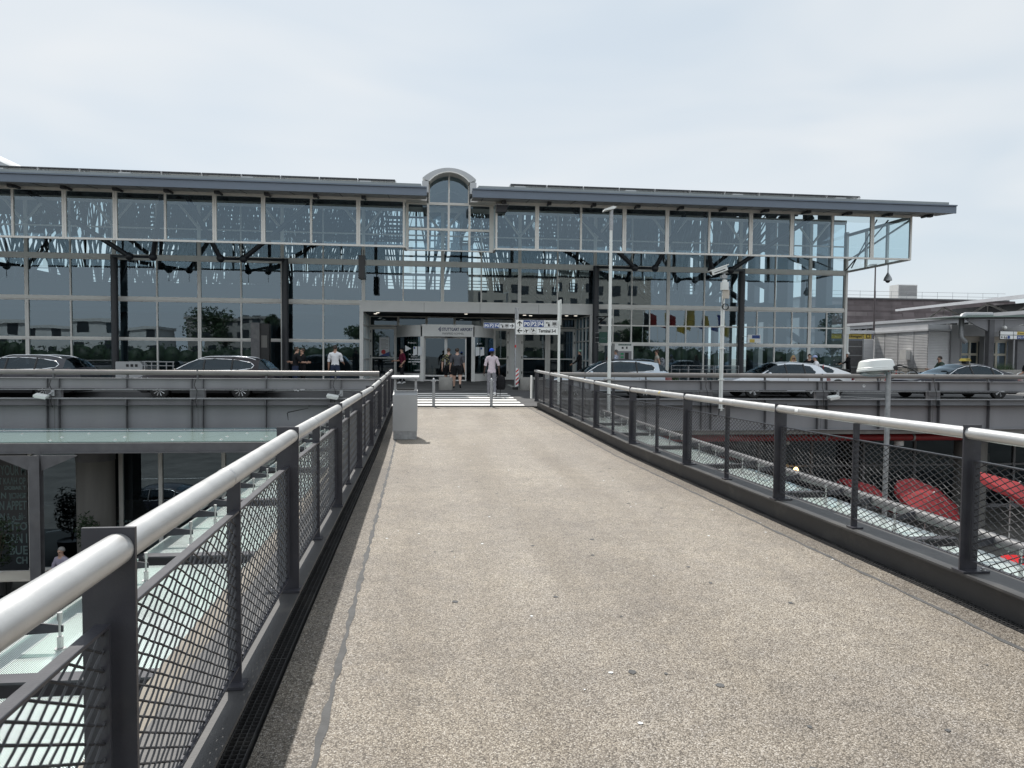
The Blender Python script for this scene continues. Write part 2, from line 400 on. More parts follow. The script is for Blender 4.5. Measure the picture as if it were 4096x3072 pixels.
def text_mb(s, size, loc, parent, mat, name='lettering', align='LEFT', width=None, rot=(R(90),0,0), ext=.002, spacing=1., bold=0., base=None):
    cu = bpy.data.curves.new(name, 'FONT'); cu.body = s; cu.size = size; cu.align_x = align; cu.extrude = ext; cu.space_character = spacing
    cu.offset = bold; cu.resolution_u = 3
    t = bpy.data.objects.new(name, cu); COL.objects.link(t)
    bpy.context.view_layer.update()
    dg = bpy.context.evaluated_depsgraph_get()
    me = bpy.data.meshes.new_from_object(t.evaluated_get(dg))
    bpy.data.objects.remove(t)
    b = Vector(base) if base is not None else ORG.get(parent, Vector((0,0,0)))
    Mx = Matrix.Translation(Vector(loc) - b) @ Matrix.Rotation(rot[2], 4, 'Z') @ Matrix.Rotation(rot[1], 4, 'Y') @ Matrix.Rotation(rot[0], 4, 'X')
    if width and len(me.vertices):
        xs = [v.co.x for v in me.vertices]; w = max(xs)-min(xs)
        if w > 1e-6: Mx = Mx @ Matrix.Diagonal((width/w, 1, 1, 1))
    me.transform(Mx)
    me.materials.clear(); me.materials.append(mat)
    o = bpy.data.objects.new(name, me); COL.objects.link(o); o.parent = parent; ORG[o] = b
    return o
# ================================================================== footbridge
KINK = 12.08
def fz(y): return .159 if y < 4.4 else .205-.0105*y if y < KINK else .0782+.0095*(y-KINK)
def dz(y): return fz(y)-.21
def xl(y): return -.795-.0208*(y-4.4)
def xr(y): return 3.57-.01674*(y-4.4)
Y0, Y1 = -7., 22.35
YS = [Y0, -2, 0, 2, 4.4, 6, 8, 10, KINK, 14, 16, 18, 20, Y1]

def sheet(name, fl, fr, fzz, ys, mat, nx=1, thick=0):
    m = MB()
    vs = []; fs = []
    for y in ys:
        a, b = fl(y), fr(y)
        for i in range(nx+1): vs.append((a+(b-a)*i/nx, y, fzz(y)))
    for j in range(len(ys)-1):
        for i in range(nx):
            k = j*(nx+1)+i; fs.append((k, k+1, k+nx+2, k+nx+1))
    m.add(vs, fs)
    return m.build(name, mat)
# walking surface with its coarser edge strips, sealed joints and underside
sl = struct(sheet('footbridge_path', lambda y: xl(y)+.305, lambda y: xr(y)-.235, dz, YS, M['deck'], 4))
struct(sheet('footbridge_path_edge', lambda y: xl(y)+.035, lambda y: xl(y)+.295, dz, YS, M['deck_edge']))
struct(sheet('footbridge_path_edge', lambda y: xr(y)-.225, lambda y: xr(y)-.03, dz, YS, M['deck_edge']))
def wobble(y, k): return .006*math.sin(y*9.1+k)+.005*math.sin(y*23.7+2*k)+.003*math.sin(y*61+k)
yy = [Y0+i*(Y1-Y0)/420 for i in range(421)]
struct(sheet('footbridge_path_joint', lambda y: xl(y)+.285+wobble(y,1), lambda y: xl(y)+.315+wobble(y,4), lambda y: dz(y)+.003, yy, M['sealant']))
struct(sheet('footbridge_path_joint', lambda y: xr(y)-.245+wobble(y,2), lambda y: xr(y)-.215+wobble(y,7), lambda y: dz(y)+.003, yy, M['sealant']))
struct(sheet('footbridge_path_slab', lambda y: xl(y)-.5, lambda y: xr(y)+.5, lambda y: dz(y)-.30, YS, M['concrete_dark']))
m = MB()
for sx, e in ((-1, xl), (1, xr)):
    for a, b in zip(YS[:-1], YS[1:]):
        o = .30
        m.add([(e(a)+sx*.15, a, dz(a)-.06), (e(a)+sx*.66, a, dz(a)-.04), (e(a)+sx*.66, a, dz(a)-.5), (e(a)+sx*.15, a, dz(a)-.5),
               (e(b)+sx*.15, b, dz(b)-.06), (e(b)+sx*.66, b, dz(b)-.04), (e(b)+sx*.66, b, dz(b)-.5), (e(b)+sx*.15, b, dz(b)-.5)],
              [(0,1,5,4), (1,2,6,5), (2,3,7,6), (3,0,4,7)])
struct(m.build('footbridge_path_ledge', M['ledge']))
# cross joint at the bridge end and ramp sheet
m = MB(); m.box(xl(22)-.2, xr(22)+.0, 21.86, 21.89, dz(21.86)+.004, dz(21.86)+.007); struct(m.build('footbridge_path_joint', M['sealant']))
# dropped chips and pale specks on the surfacing
m = MB(); r = random.Random(5)
for i in range(46):
    y = r.uniform(2.0, 14)**1.0; x = r.uniform(xl(y)+.3, xr(y)-.1); z = dz(y)+.004; s = r.uniform(.006,.017)
    w = r.uniform(0, 6.3); n = 6
    m.poly([(x+s*r.uniform(.6,1.1)*math.cos(w+k*6.283/n), y+s*r.uniform(.6,1.3)*math.sin(w+k*6.283/n), z) for k in range(n)])
tag(m.build('litter_specks', M['paper']), 'pale specks of litter trodden into the bridge surface', 'litter', kind='stuff')
m = MB()
for i in range(40):
    y = r.uniform(2.0, 11); x = r.uniform(xl(y)+.3, xr(y)-.35); z = dz(y)+.0035; s = r.uniform(.010,.028)
    w = r.uniform(0, 6.3); n = 9
    m.poly([(x+s*r.uniform(.5,1.2)*math.cos(w+k*6.283/n), y+s*r.uniform(.5,1.3)*math.sin(w+k*6.283/n), z) for k in range(n)])
tag(m.build('gum_spots', M['sealant']), 'dark flattened gum spots on the bridge surface', 'gum', kind='stuff')

def wires(mb, A, B, z0a, z1a, z0b, z1b, r, pw=.084, ph=.046):
    """woven diamond mesh in the upright rectangle from A to B (plan points)"""
    A = Vector((A[0], A[1], 0)); B = Vector((B[0], B[1], 0)); Lh = (B-A).length; H = z1a-z0a
    nrm = Vector((-(B-A).y, (B-A).x, 0)).normalized()
    k = pw/ph
    def P(u, v, off):
        t = u/Lh; z0 = z0a+(z0b-z0a)*t
        p = A + (B-A)*t + nrm*off; return (p.x, p.y, z0+v)
    for sg in (1, -1):
        a = -H*k if sg == 1 else 0.
        i = 0
        while True:
            u0 = a + i*pw; i += 1
            if u0 > Lh + (0 if sg == 1 else H*k): break
            # u = u0 + sg*k*v
            v0, v1 = 0., H
            if sg == 1: v0 = max(v0, -u0/k); v1 = min(v1, (Lh-u0)/k)
            else: v0 = max(v0, (u0-Lh)/k); v1 = min(v1, u0/k)
            if v1-v0 < .01: continue
            pts = []; n = max(1, int(round((v1-v0)/ph)))
            for q in range(n+1):
                v = v0+(v1-v0)*q/n
                off = (.0022 if (q % 2 == 0) else -.0022)*sg
                du = 0.
                pts.append(P(min(Lh, max(0, u0+sg*k*v+du)), v, off))
            mb.tube(pts, r, 4, False)

def railing(name, label, edge, s, ys, y_end, near, ystart):
    """s = -1 left (plates reach outwards to -x), +1 right"""
    t = thing(name, label, 'railing', (edge(6), 6, fz(6)))
    # kerb beam: top flange, web, lower flange
    m = MB(); yb = [ystart]+[y for y in YS if ystart < y < y_end]+[y_end]
    for a, b in zip(yb[:-1], yb[1:]):
        for (i0, i1, z0, z1) in ((-.008, .32, -.016, 0.), (.085, .11, -.30, -.0165)):
            xa0, xa1 = edge(a)+s*i0, edge(a)+s*i1; xb0, xb1 = edge(b)+s*i0, edge(b)+s*i1
            m.add([(xa0,a,fz(a)+z0),(xa1,a,fz(a)+z0),(xb1,b,fz(b)+z0),(xb0,b,fz(b)+z0),(xa0,a,fz(a)+z1),(xa1,a,fz(a)+z1),(xb1,b,fz(b)+z1),(xb0,b,fz(b)+z1)],
                  [(0,3,2,1),(4,5,6,7),(0,1,5,4),(1,2,6,5),(2,3,7,6),(3,0,4,7)])
    m.build('kerb_beam', M['beam_paint'], t)
    # handrail tube
    ct = lambda y: Vector((edge(y)+s*.043, y, fz(y)+.945))
    m = MB(); ye = [ystart+.1]+[y for y in ys if y > ystart+.1]+[y_end+.12]
    yk = sorted(set(ye+[KINK,4.4]))
    m.tube([ct(y) for y in yk], .0405, 24)
    h = m.build('handrail', M['rail_alu'], t, smooth=40)
    m = MB()
    for y in ys:
        d = .55 if (int(y*10) % 2 == 0) else .62
        yj = y+d*2.56*.64
        if y == near: yj = y+1.02
        if yj < y_end:
            m = MB(); m.tube([ct(yj-.007), ct(yj-.004), ct(yj+.004), ct(yj+.007)], [.0412,.0425,.0425,.0412], 24); m.build('rail_sleeve', M['steel'], h, smooth=40)
    for i, y in enumerate(ys):
        m = MB(); e = edge(y)
        x0, x1 = sorted((e, e+s*.128))
        m.box(x0, x1, y-.006, y+.006, fz(y)+.010, fz(y)+1.0)
        xa, xb = sorted((e-s*.012, e+s*.185)); 
        m.box(xa, xb, y-.055, y+.055, fz(y)+.0015, fz(y)+.0135)
        p = m.build('post', M['anthracite'], t)
        m = MB()
        for bx in (e+s*.155,):
            for by in (y-.03,):
                m.cyl((bx,by,fz(y)+.0136), (bx,by,fz(y)+.017), .017, 12); m.cyl((bx,by,fz(y)+.0172), (bx,by,fz(y)+.032), .011, 6)
        m.build('bolt', M['steel'], p)
        if i+1 < len(ys):
            y2 = ys[i+1]; ym = (y+y2)/2
            m = MB(); e = edge(ym); c = e+s*.075
            m.box(min(c-.028,c+.028), max(c-.028,c+.028), ym+.010, ym+.020, fz(ym)+.0135, fz(ym)+.90)
            m.box(c-.05, c+.05, ym-.045, ym+.045, fz(ym)+.0015, fz(ym)+.0135)
            m.build('middle_post', M['anthracite'], t)
            o = .068
            a, b = y+.035, y2-.035
            xa, xb = edge(a)+s*o, edge(b)+s*o
            zt, zb_ = .765, .085
            m = MB()
            for (za, hh, ww) in ((zt, .008, .036), (zb_, .006, .03)):
                m.add([(xa-ww/2,a,fz(a)+za-hh),(xa+ww/2,a,fz(a)+za-hh),(xb+ww/2,b,fz(b)+za-hh),(xb-ww/2,b,fz(b)+za-hh),
                       (xa-ww/2,a,fz(a)+za),(xa+ww/2,a,fz(a)+za),(xb+ww/2,b,fz(b)+za),(xb-ww/2,b,fz(b)+za)],
                      [(0,3,2,1),(4,5,6,7),(0,1,5,4),(1,2,6,5),(2,3,7,6),(3,0,4,7)])
            for yq, xq in ((a, xa), (b, xb)):
                m.box(xq-.017, xq+.017, yq-.004, yq+.004, fz(yq)+zb_+.0005, fz(yq)+zt-.0085)
            f = m.build('panel_frame', M['anthracite'], t)
            m = MB()
            wires(m, (xa, a+.004), (xb, b-.004), fz(a)+zb_, fz(a)+zt-.008, fz(b)+zb_, fz(b)+zt-.008, .0035)
            m.build('mesh_panel', M['mesh_wire'], f)
    return t
YL = [-3.3, -.70, 1.88, 4.4, 6.96, 9.52, KINK, 14.64, 17.2, 19.76, 22.1]
railL = railing('bridge_railing', 'grey mesh bridge railing with plain silver handrail on the waste bin side of the walkway', xl, -1, YL, 22.15, 1.88, -6)
YR = [-3.3, -.72, 1.84, 4.4, 6.96, 9.52, KINK, 14.64, 17.2, 19.76, 22.30]
railR = railing('bridge_railing', 'grey mesh bridge railing with stickers on its silver handrail facing the red parasols', xr, 1, YR, 22.35, 1.84, -6)
# stickers on the right handrail
for y, c, w in ((11.2, 'paper', .05), (10.55, 'yellow', .06), (8.3, 'paper', .10), (6.55, 'paper', .06)):
    m = MB(); cx, cz = xr(y)+.043, fz(y)+.945
    for k in range(6):
        a0, a1 = R(115+k*12), R(127+k*12)
        m.quad(*[(cx+.0418*math.cos(a), q, cz+.0418*math.sin(a)) for a, q in ((a0,y-w/2),(a0,y+w/2),(a1,y+w/2),(a1,y-w/2))])
    m.build('sticker', M[c], railR)
# drain gratings along both kerbs
def grating(edge, s, label):
    m = MB()
    ylo, yhi = 1.5, 21.8
    offs = [0., .030, .060, .090, .120]
    for o in offs:
        ya = [y for y in YS if ylo < y < yhi]; ya = [ylo]+ya+[yhi]
        for a, b in zip(ya[:-1], ya[1:]):
            xa, xb = edge(a)+s*(-.012+o), edge(b)+s*(-.012+o)
            m.add([(xa-.0015,a,dz(a)-.03),(xa+.0015,a,dz(a)-.03),(xb+.0015,b,dz(b)-.03),(xb-.0015,b,dz(b)-.03),
                   (xa-.0015,a,dz(a)+.004),(xa+.0015,a,dz(a)+.004),(xb+.0015,b,dz(b)+.004),(xb-.0015,b,dz(b)+.004)],
                  [(4,5,6,7),(0,1,5,4),(1,2,6,5),(2,3,7,6),(3,0,4,7)])
    y = ylo
    while y < yhi:
        w = .0045 if int(round((y-ylo)/.0333)) % 36 == 0 else .0015
        x0, x1 = sorted((edge(y)+s*-.011, edge(y)+s*.107))
        m.box(x0, x1, y-w, y+w, dz(y)-.03, dz(y)+.003); y += .0333
    g = thing('drain_grating', label, 'grating', (edge(5), 5, dz(5)), 'drain gratings along the bridge kerbs')
    m.build('grid', M['beam_paint'], g)
    m = MB()
    ya = [ylo]+[y for y in YS if ylo < y < yhi]+[yhi]
    for a, b in zip(ya[:-1], ya[1:]):
        m.quad((edge(a)-s*.02,a,dz(a)-.05),(edge(a)+s*.13,a,dz(a)-.05),(edge(b)+s*.13,b,dz(b)-.05),(edge(b)-s*.02,b,dz(b)-.05))
    m.build('channel', M['rubber'], g)
grating(xl, -1, 'steel drain grating along the kerb on the waste bin side of the bridge')
grating(xr, 1, 'steel drain grating at the foot of the kerb beam under the stickered handrail')

# glass side canopies carried on cantilever beams either side of the bridge
def side_canopy(s, edge, xin, xout, xp, zp, label):
    t = thing('glass_side_canopy', label, 'canopy', (xin, 8, -.4), 'glass canopies hung along both sides of the bridge')
    ysb = [-.8+2.565*k for k in range(10)]
    m = MB(); m.tube([(xp, -3, zp), (xp, 22.8, zp)], .062, 16); m.build('support_pipe', M['pipe_grey'], t, smooth=40)
    for y in ysb:
        if y > 22.6: break
        m = MB(); x0, x1 = sorted((xin-s*.25, xp-s*.02))
        m.box(x0, x1, y-.01, y+.01, -.60, -.30)
        m.box(x0, x1, y-.07, y+.07, -.62, -.6005); m.box(x0, x1, y-.06, y+.06, -.2995, -.285)
        m.build('cantilever_beam', M['anthracite'], t)
        m = MB(); x0, x1 = sorted((xin, xout))
        g0, g1 = y+.10, y+2.565-.10
        if g1 > 22.8: g1 = 22.8
        m.box(x0, x1, g0, g1, -.372, -.356); m.build('glass_pane', M['frit'], t)
        for d in (.58, 1.40, 2.0):
            if y+d > 22.5: continue
            m = MB(); xb = xp-s*.30
            zz = zp-.01
            pts = [(xp-s*.03, zz+.055), (xb-s*.02, zz+.012), (xb-s*.02, zz-.03), (xp-s*.03, zz-.045)]
            m.prism([(px, y+d-.006, pz) for px, pz in pts], (0,.012,0))
            a = m.build('spider_arm', M['anthracite'], t)
            m = MB(); m.cyl((xb, y+d, -.356), (xb, y+d, -.347), .034, 16); m.cyl((xb, y+d, -.346), (xb, y+d, -.27), .019, 12)
            m.cyl((xb, y+d, -.269), (xb, y+d, zz+.05), .010, 8); m.cyl((xb, y+d, zz+.05), (xb, y+d, zz+.10), .016, 10)
            m.build('clamp_bolt', M['steel'], a, smooth=40)
side_canopy(-1, xl, -1.42, -2.78, -2.72, -.20, 'fritted glass canopy with dark cantilever beams on the cafe side of the bridge')
side_canopy(1, xr, 4.28, 5.62, 5.55, -.18, 'fritted glass canopy with a grey pipe between bridge and red parasols')

# stainless waste bin beside the left railing
bt = thing('waste_bin', 'brushed metal waste bin with raised ashtray frame standing on the bridge by the railing', 'bin', (-.53, 14.7, dz(14.7)))
zb_ = dz(14.6)
m = MB(); m.prism([(-.765,14.42,zb_+.165),(-.765,14.42,zb_+.90),(-.765,14.92,zb_+.985),(-.765,14.92,zb_+.165)], (.485,0,0)); m.build('body', M['zinc'], bt)
m = MB(); m.box(-.755,-.29,14.43,14.91,zb_+.002,zb_+.163); m.build('plinth', M['galv'], bt)
m = MB()
for x in (-.755,-.335): m.box(x, x+.045, 14.70, 14.82, zb_+.955, zb_+1.21)
m.box(-.755,-.29,14.702,14.818,zb_+.952,zb_+.9545+.02)
m.build('frame', M['galv'], bt)
m = MB(); m.prism([(-.80,14.60,zb_+1.225),(-.80,14.60,zb_+1.255),(-.80,14.90,zb_+1.285),(-.80,14.90,zb_+1.262)], (.555,0,0)); m.build('lid', M['galv'], bt)
m = MB(); m.box(-.70,-.34,14.72,14.80,zb_+.98,zb_+1.01); m.build('ash_tray', M['black'], bt)
# bollards at the bridge end
def bollard(x, label):
    t = thing('bollard', label, 'bollard', (x, 22.42, dz(22.3)), 'steel bollards at the bridge end')
    z = dz(22.3)
    m = MB(); m.lathe([(.062,z),(.062,z+.02),(.046,z+.03),(.046,z+.84),(.044,z+.87),(.036,z+.895),(.018,z+.91),(.001,z+.913)], (x,22.42,0), 18); m.build('post', M['galv'], t, smooth=40)
    m = MB(); m.ball((x-.052,22.40,z+.81),.014,8,6); m.ball((x+.052,22.40,z+.81),.014,8,6); m.build('chain_lug', M['steel'], t, smooth=60)
bollard(.08, 'thin grey steel bollard nearer the waste bin, in front of the revolving door')
bollard(1.90, 'thin grey steel bollard overlapping the legs of the man in striped shirt')
# white end board on the right railing
m = MB(); m.box(3.17,3.20,22.36,22.62,.24,.97); tag(m.build('end_board', M['white']), 'narrow white board standing at the far end of the stickered railing', 'board')
# ================================================================== ground, road, parapets
def road_z(x, y):
    a = min(1, max(0, (x+3.2)/1.2)); b = min(1, max(0, (6.6-x)/1.8)); t = min(a, b)
    zt = max(-.005, .019*(y-22.9)) if y < 29.5 else .13
    zt = min(zt, .13)
    zl = -.03
    if y > 33.5: zl = .13
    if x < -3 and y > 27.75: zl = .12
    return zt*t + zl*(1-t)
m = MB()
XS = [-70,-30,-12,-6,-4,-3.2,-2.6,-2.0,-1,0,1,2,3,4,4.8,5.4,6.0,6.6,8,12,20,30,50,90]
YR_ = [22.35,23,24,25,26,27,27.7,27.8,28.5,29.4,29.6,31,33.4,33.6,36,40,43,110]
vs = [(x,y,road_z(x,y)) for y in YR_ for x in XS]; n = len(XS); fs = []; mi = []
for j in range(len(YR_)-1):
    for i in range(n-1):
        if YR_[j+1] <= 23.0 and not (-2.1 < XS[i] and XS[i+1] < 4.1): continue
        if YR_[j] >= 36 and XS[i+1] <= 20: continue
        fs.append((j*n+i, j*n+i+1, (j+1)*n+i+1, (j+1)*n+i))
m.add(vs, fs)
rd = struct(m.build('road', [M['asphalt']]))
# paved forecourt in front of the terminal
m = MB(); m.box(-60, 26, 36.0, 110, .06, .155); struct(m.build('forecourt', M['paving']))
m = MB(); m.box(-60,-2.2,28.0,36.0,-.02,.128); m.box(5.5,26,33.7,36.0,-.02,.128); struct(m.build('pavement', M['paving']))
m = MB(); m.box(-2.19,5.49,29.5,36.0,-.02,.142); struct(m.build('pavement', M['paving']))
# viaduct slab edges, so that the road has a body
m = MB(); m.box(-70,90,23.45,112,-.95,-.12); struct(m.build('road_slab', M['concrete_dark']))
# zebra crossing bars
m = MB()
for k in range(6):
    y0 = 22.62+k*1.0
    z = lambda y: road_z(1, y)+.006
    m.quad((-1.5,y0,z(y0)),(3.0,y0,z(y0)),(3.0,y0+.5,z(y0+.5)),(-1.5,y0+.5,z(y0+.5)))
struct(m.build('road_marking', M['roadpaint']))
m = MB()
for (x0,y0,x1,y1,w) in ((-11.6,24.0,-9.6,27.4,.06),(19.6,24.6,17.2,29.5,.06),(8,31.2,30,31.2,.06)):
    d = Vector((y1-y0,-(x1-x0),0)).normalized()*w
    m.quad((x0-d.x,y0-d.y,-.024),(x1-d.x,y1-d.y,-.024),(x1+d.x,y1+d.y,-.024),(x0+d.x,y0+d.y,-.024))
struct(m.build('road_marking', M['roadpaint']))
# lower street under the bridge
m = MB(); m.box(-90,90,-12,60,-5.3,-5.0); struct(m.build('lower_street', M['street']))
m = MB(); m.box(-90,90,-90,-7.0,-5.2,.02); struct(m.build('car_park_plaza', M['plaza']))
m = MB(); m.box(-700,700,-700,-90.,-6,-.1); m.box(-700,-90,-89.9,700,-6,-.1); m.box(90,700,-89.9,700,-6,-.1); m.box(-89.9,89.9,112,700,-6,-.1); struct(m.build('ground', M['plaza']))

def parapet(label, x0, x1, posts, pairs, gid):
    t = thing('road_parapet', label, 'parapet', ((x0+x1)/2, 23.3, .18))
    YF = 23.30
    m = MB(); m.tube([(x0,YF,.985),(x1,YF,.985)], .078, 20); p = m.build('pipe_rail', M['pipe_rail'], t, smooth=40)
    # upper plate beam
    m = MB(); m.box(x0,x1,YF-.012,YF+.012,.498,.792); m.box(x0,x1,YF-.11,YF+.11,.7925,.810); m.box(x0,x1,YF-.075,YF+.075,.482,.4975)
    m.build('upper_beam', M['girder'], t)
    # main girder
    m = MB(); m.box(x0,x1,YF-.012,YF+.012,-.86,.158); m.box(x0,x1,YF-.16,YF+.145,.1585,.182); m.box(x0,x1,YF-.16,YF+.16,-.885,-.8605)
    m.build('girder', M['girder'], t)
    m = MB(); m.box(x0,x1,YF-.14,YF-.11,.165+.018,.20); m.build('cable_conduit', M['galv'], t)
    m = MB(); m.box(x0,x1,YF-.125,YF-.10,.445,.462); m.build('wire_rail', M['galv'], t)
    for x in posts:
        m = MB(); m.box(x-.008,x+.008,YF-.105,YF-.0125,.498,.792); m.box(x-.009,x+.009,YF-.155,YF-.0125,-.86,.158)
        m.build('stiffener', M['girder_dark'], t)
        m = MB(); m.prism([(x-.03,YF-.07,.811),(x+.03,YF-.07,.811),(x+.015,YF-.02,.92),(x-.015,YF-.02,.92)], (0,.08,0)); m.box(x-.14,x+.14,YF-.09,YF+.09,.8105,.82)
        m.build('rail_bracket', M['girder_dark'], t)
    for x in pairs:
        m = MB()
        for d in (-.17,.17):
            m.box(x+d-.012,x+d+.012,YF-.105,YF-.0125,.498,.792); m.box(x+d-.012,x+d+.012,YF-.155,YF-.0125,-.86,.158)
        m.box(x-.22,x+.22,YF-.08,YF+.08,.1825,.4815); m.box(x-.17,x+.17,YF-.105,YF-.081,.30,.312)
        m.box(x-.004,x+.004,YF-.02,YF-.0125,-.86,.158)
        m.build('twin_stiffener', M['girder_dark'], t)
        m = MB(); m.box(x-.02,x+.02,YF-.06,YF+.06,.8105,1.066); m.build('rail_bracket', M['girder_dark'], t)
        m = MB(); m.tube([(x-.03,YF-.12,.76),(x-.06,YF-.16,.6),(x+.02,YF-.15,.4),(x-.02,YF-.19,.1),(x+.02,YF-.17,-.1)], .009, 6); m.build('cable', M['rubber'], t)
    return t
parL = parapet('grey steel road parapet with pipe rail above the green cafe canopy', -60, -1.67, [-9.39,-5.2,-13.6,-17.8,-22.,-26.2], [-11.53,-7.29,-3.05,-15.7,-19.9,-24.1], 0)
parR = parapet('grey steel road parapet carrying the tall lamp post and camera pole', 4.05, 70, [7.2,11.41,15.58,19.77,24.,28.2], [5.1,9.3,13.48,17.68,21.9,26.1], 1)
m = MB()
for (xa,za,xb,zb,w) in ((-4.55,-.27,-3.9,-.13,.02),(-4.56,-.28,-4.53,-.52,.018),(-3.9,-.06,-3.75,-.03,.02)):
    d = Vector((zb-za, -(xb-xa))).normalized()*w
    m.quad((xa-d.x,23.2865,za-d.y),(xb-d.x*.4,23.2865,zb-d.y*.4),(xb+d.x*.4,23.2865,zb+d.y*.4),(xa+d.x,23.2865,za+d.y))
m.build('scrape_mark', M['ink'], parL)
m = MB(); m.lathe([(.05,0),(.05,.003)], (15.05,23.284,.645), 12, Matrix.Rotation(R(90),4,'X')); st = m.build('sticker', M['paper'], parR)
m = MB(); m.lathe([(.018,0),(.018,.002)], (15.05,23.2805,.645), 8, Matrix.Rotation(R(90),4,'X')); m.box(15.03,15.07,23.2790,23.2800,.66,.675); m.build('emblem', M['ink'], st)

# floodlights clipped to the parapets
def flood(x, flip, label):
    t = thing('floodlight', label, 'floodlight', (x, 23.0, .3), 'floodlights fixed to the road parapets')
    Mx = Matrix.Rotation(R(-9 if flip else 9), 4, 'Y') @ Matrix.Rotation(R(14), 4, 'X')
    m = MB(); m.obox((x,22.98,.27), (.36,.22,.06), Mx); m.obox((x,22.98,.235), (.32,.2,.05), Mx); m.build('housing', M['whiteplastic'], t)
    m = MB(); m.obox((x,22.965,.206), (.32,.18,.012), Mx); m.build('lens', M['galv'], t)
    m = MB(); m.tube([(x+.15*(1 if flip else 1),23.02,.28),(x+.24,23.08,.36),(x+.26,23.16,.36)], .018, 6); m.box(x+.2,x+.3,23.13,23.17,.26,.44); m.build('bracket', M['galv'], t)
flood(-11.75, False, 'white floodlight clipped to the parapet before the dark grey estate car')
flood(-3.1, False, 'small pale floodlight on the parapet seen just over the bridge handrail')
flood(13.75, True, 'white floodlight hanging on the parapet below the white hatchback')

# glass canopy before the cafe, left
t = thing('glass_canopy', 'green tinted glass canopy with round clamps over the cafe front', 'canopy', (-12,21.5,-.8))
xsp = [-31,-28.2,-25.4,-22.6,-19.8,-17.,-14.2,-11.4,-8.2,-5.2]
xsp = [-26.9,-22.3,-17.7,-13.1,-9.5,-6.55,-4.4]
for a, b in zip(xsp[:-1], xsp[1:]):
    m = MB(); m.add([(a+.01,19.86,-.79),(b-.01,19.86,-.79),(b-.01+1.4,23.1,-.76),(a+.01+1.4,23.1,-.76),(a+.01,19.86,-.765),(b-.01,19.86,-.765),(b-.01+1.4,23.1,-.735),(a+.01+1.4,23.1,-.735)],
          [(0,3,2,1),(4,5,6,7),(0,1,5,4),(1,2,6,5),(2,3,7,6),(3,0,4,7)])
    g = m.build('glass_pane', M['frosted'], t)
    m = MB()
    nx = max(2, int((b-a)/1.4))
    for i in range(nx):
        for y in (20.15,20.8,21.6,22.5):
            x = a+(b-a)*(i+.5)/nx+(y-19.86)*.43+ (.18 if int(y*10)%2 else -.12); z = -.765+.03*(y-19.86)/3.24
            m.lathe([(.045,z),(.045,z+.006),(.018,z+.008),(.018,z+.03)], (x,y,0), 10)
    m.build('clamp_plate', M['steel'], g, smooth=40)
m = MB(); m.box(-30,-4.2,19.78,19.86,-1.03,-.80); m.box(-30,-4.2,19.70,19.95,-1.06,-1.031); m.build('edge_beam', M['girder_dark'], t)
m = MB(); m.box(-30,-4.2,23.0,23.1,-1.0,-.80); m.build('wall_beam', M['girder_dark'], t)
for x in (-10.08,-17.,-24.):
    m = MB(); m.box(x-.13,x+.13,19.3,19.31,-5,-1.06); m.box(x-.13,x+.13,19.49,19.5,-5,-1.06); m.box(x-.008,x+.008,19.311,19.489,-5,-1.06)
    for s in (-1,1): m.prism([(x+s*.131,19.39,-1.062),(x+s*1.0,19.39,-1.062),(x+s*1.0,19.39,-1.08),(x+s*.131,19.39,-1.46)], (0,.02,0))
    m.build('support_post', M['girder_dark'], t)

# cafe front under the viaduct, left
cf = thing('cafe_building', 'dark glazed cafe front under the viaduct with greetings lettered on its glass', 'shop front', (-12,22.5,-5))
xv = [-26,-22.5,-19,-15.25,-11.83,-10.45,-9.28,-8.14,-6.3,-4.7,-3.1,-1.7]
for a, b in zip(xv[:-1], xv[1:]):
    m = MB(); w = .055
    m.box(a-w,a+w,22.44,22.56,-5,-1.0); m.box(b-w+.0,b+w-.002,22.4405,22.5595,-5,-1.0) if b == xv[-1] else None
    m.box(a+w,b-w,22.44,22.56,-1.24,-1.0); m.box(a+w,b-w,22.44,22.56,-5,-4.85)
    f = m.build('window', M['panel_grey'], cf)
    m = MB(); m.quad((a+w,22.5,-4.85),(b-w,22.5,-4.85),(b-w,22.5,-1.24),(a+w,22.5,-1.24)); m.build('pane', M['shopglass'], f)
for a, b in ((-9.22,-8.2),(-8.08,-6.36)):
    m = MB(); m.box(a,b,22.515,22.53,-4.85,-2.85); m.build('privacy_film', M['pipe_grey'], cf)
m = MB(); m.box(-27,-1.5,22.4,22.6,-1.0,-.74); m.build('lintel', M['panel_grey'], cf)
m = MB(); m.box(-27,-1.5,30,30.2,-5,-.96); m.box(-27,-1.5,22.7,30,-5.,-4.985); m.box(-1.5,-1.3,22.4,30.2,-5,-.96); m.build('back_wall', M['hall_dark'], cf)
m = MB()
for i in range(9): m.box(-25+i*2.4,-24.2+i*2.4,28.6,29.4,-4.985,-4.2-(i%3)*.15)
m.build('counter', M['beige'], cf)
m = MB(); m.box(-15.2,-11.90,22.42,22.436,-4.9,-1.30); ps = m.build('greeting_panel', M['windark'], cf)
for s, z, h, w in (('YOUR M',-2.05,.31,.69),('T KA\u039bH OP',-2.32,.20,.75),('DOBAR T',-2.48,.11,.60),('N \u05df\u05d5\u05d1\u05d0\u05ea',-2.74,.18,.70),('N APPET',-3.08,.27,.75),('N \u0629\u064a\u0641\u0627\u0639',-3.39,.21,.73),('ETITO',-3.69,.235,.70),('CAN I',-4.08,.29,.64),('BUE',-4.42,.26,.50),('CH',-4.70,.21,.32)):
    text_mb(s, h*1.38, (-11.93-w, 22.417, z), ps, M['tile_teal'], width=w, bold=.006)
m = MB()
for i in range(18):
    for j in range(3):
        x = -10.35+i*.11; z = -3.5-j*.13
        m.lathe([(.045,0),(.045,.004)], (x,22.47,z), 5 if (i+j)%2 else 8, Matrix.Rotation(R(90),4,'X'))
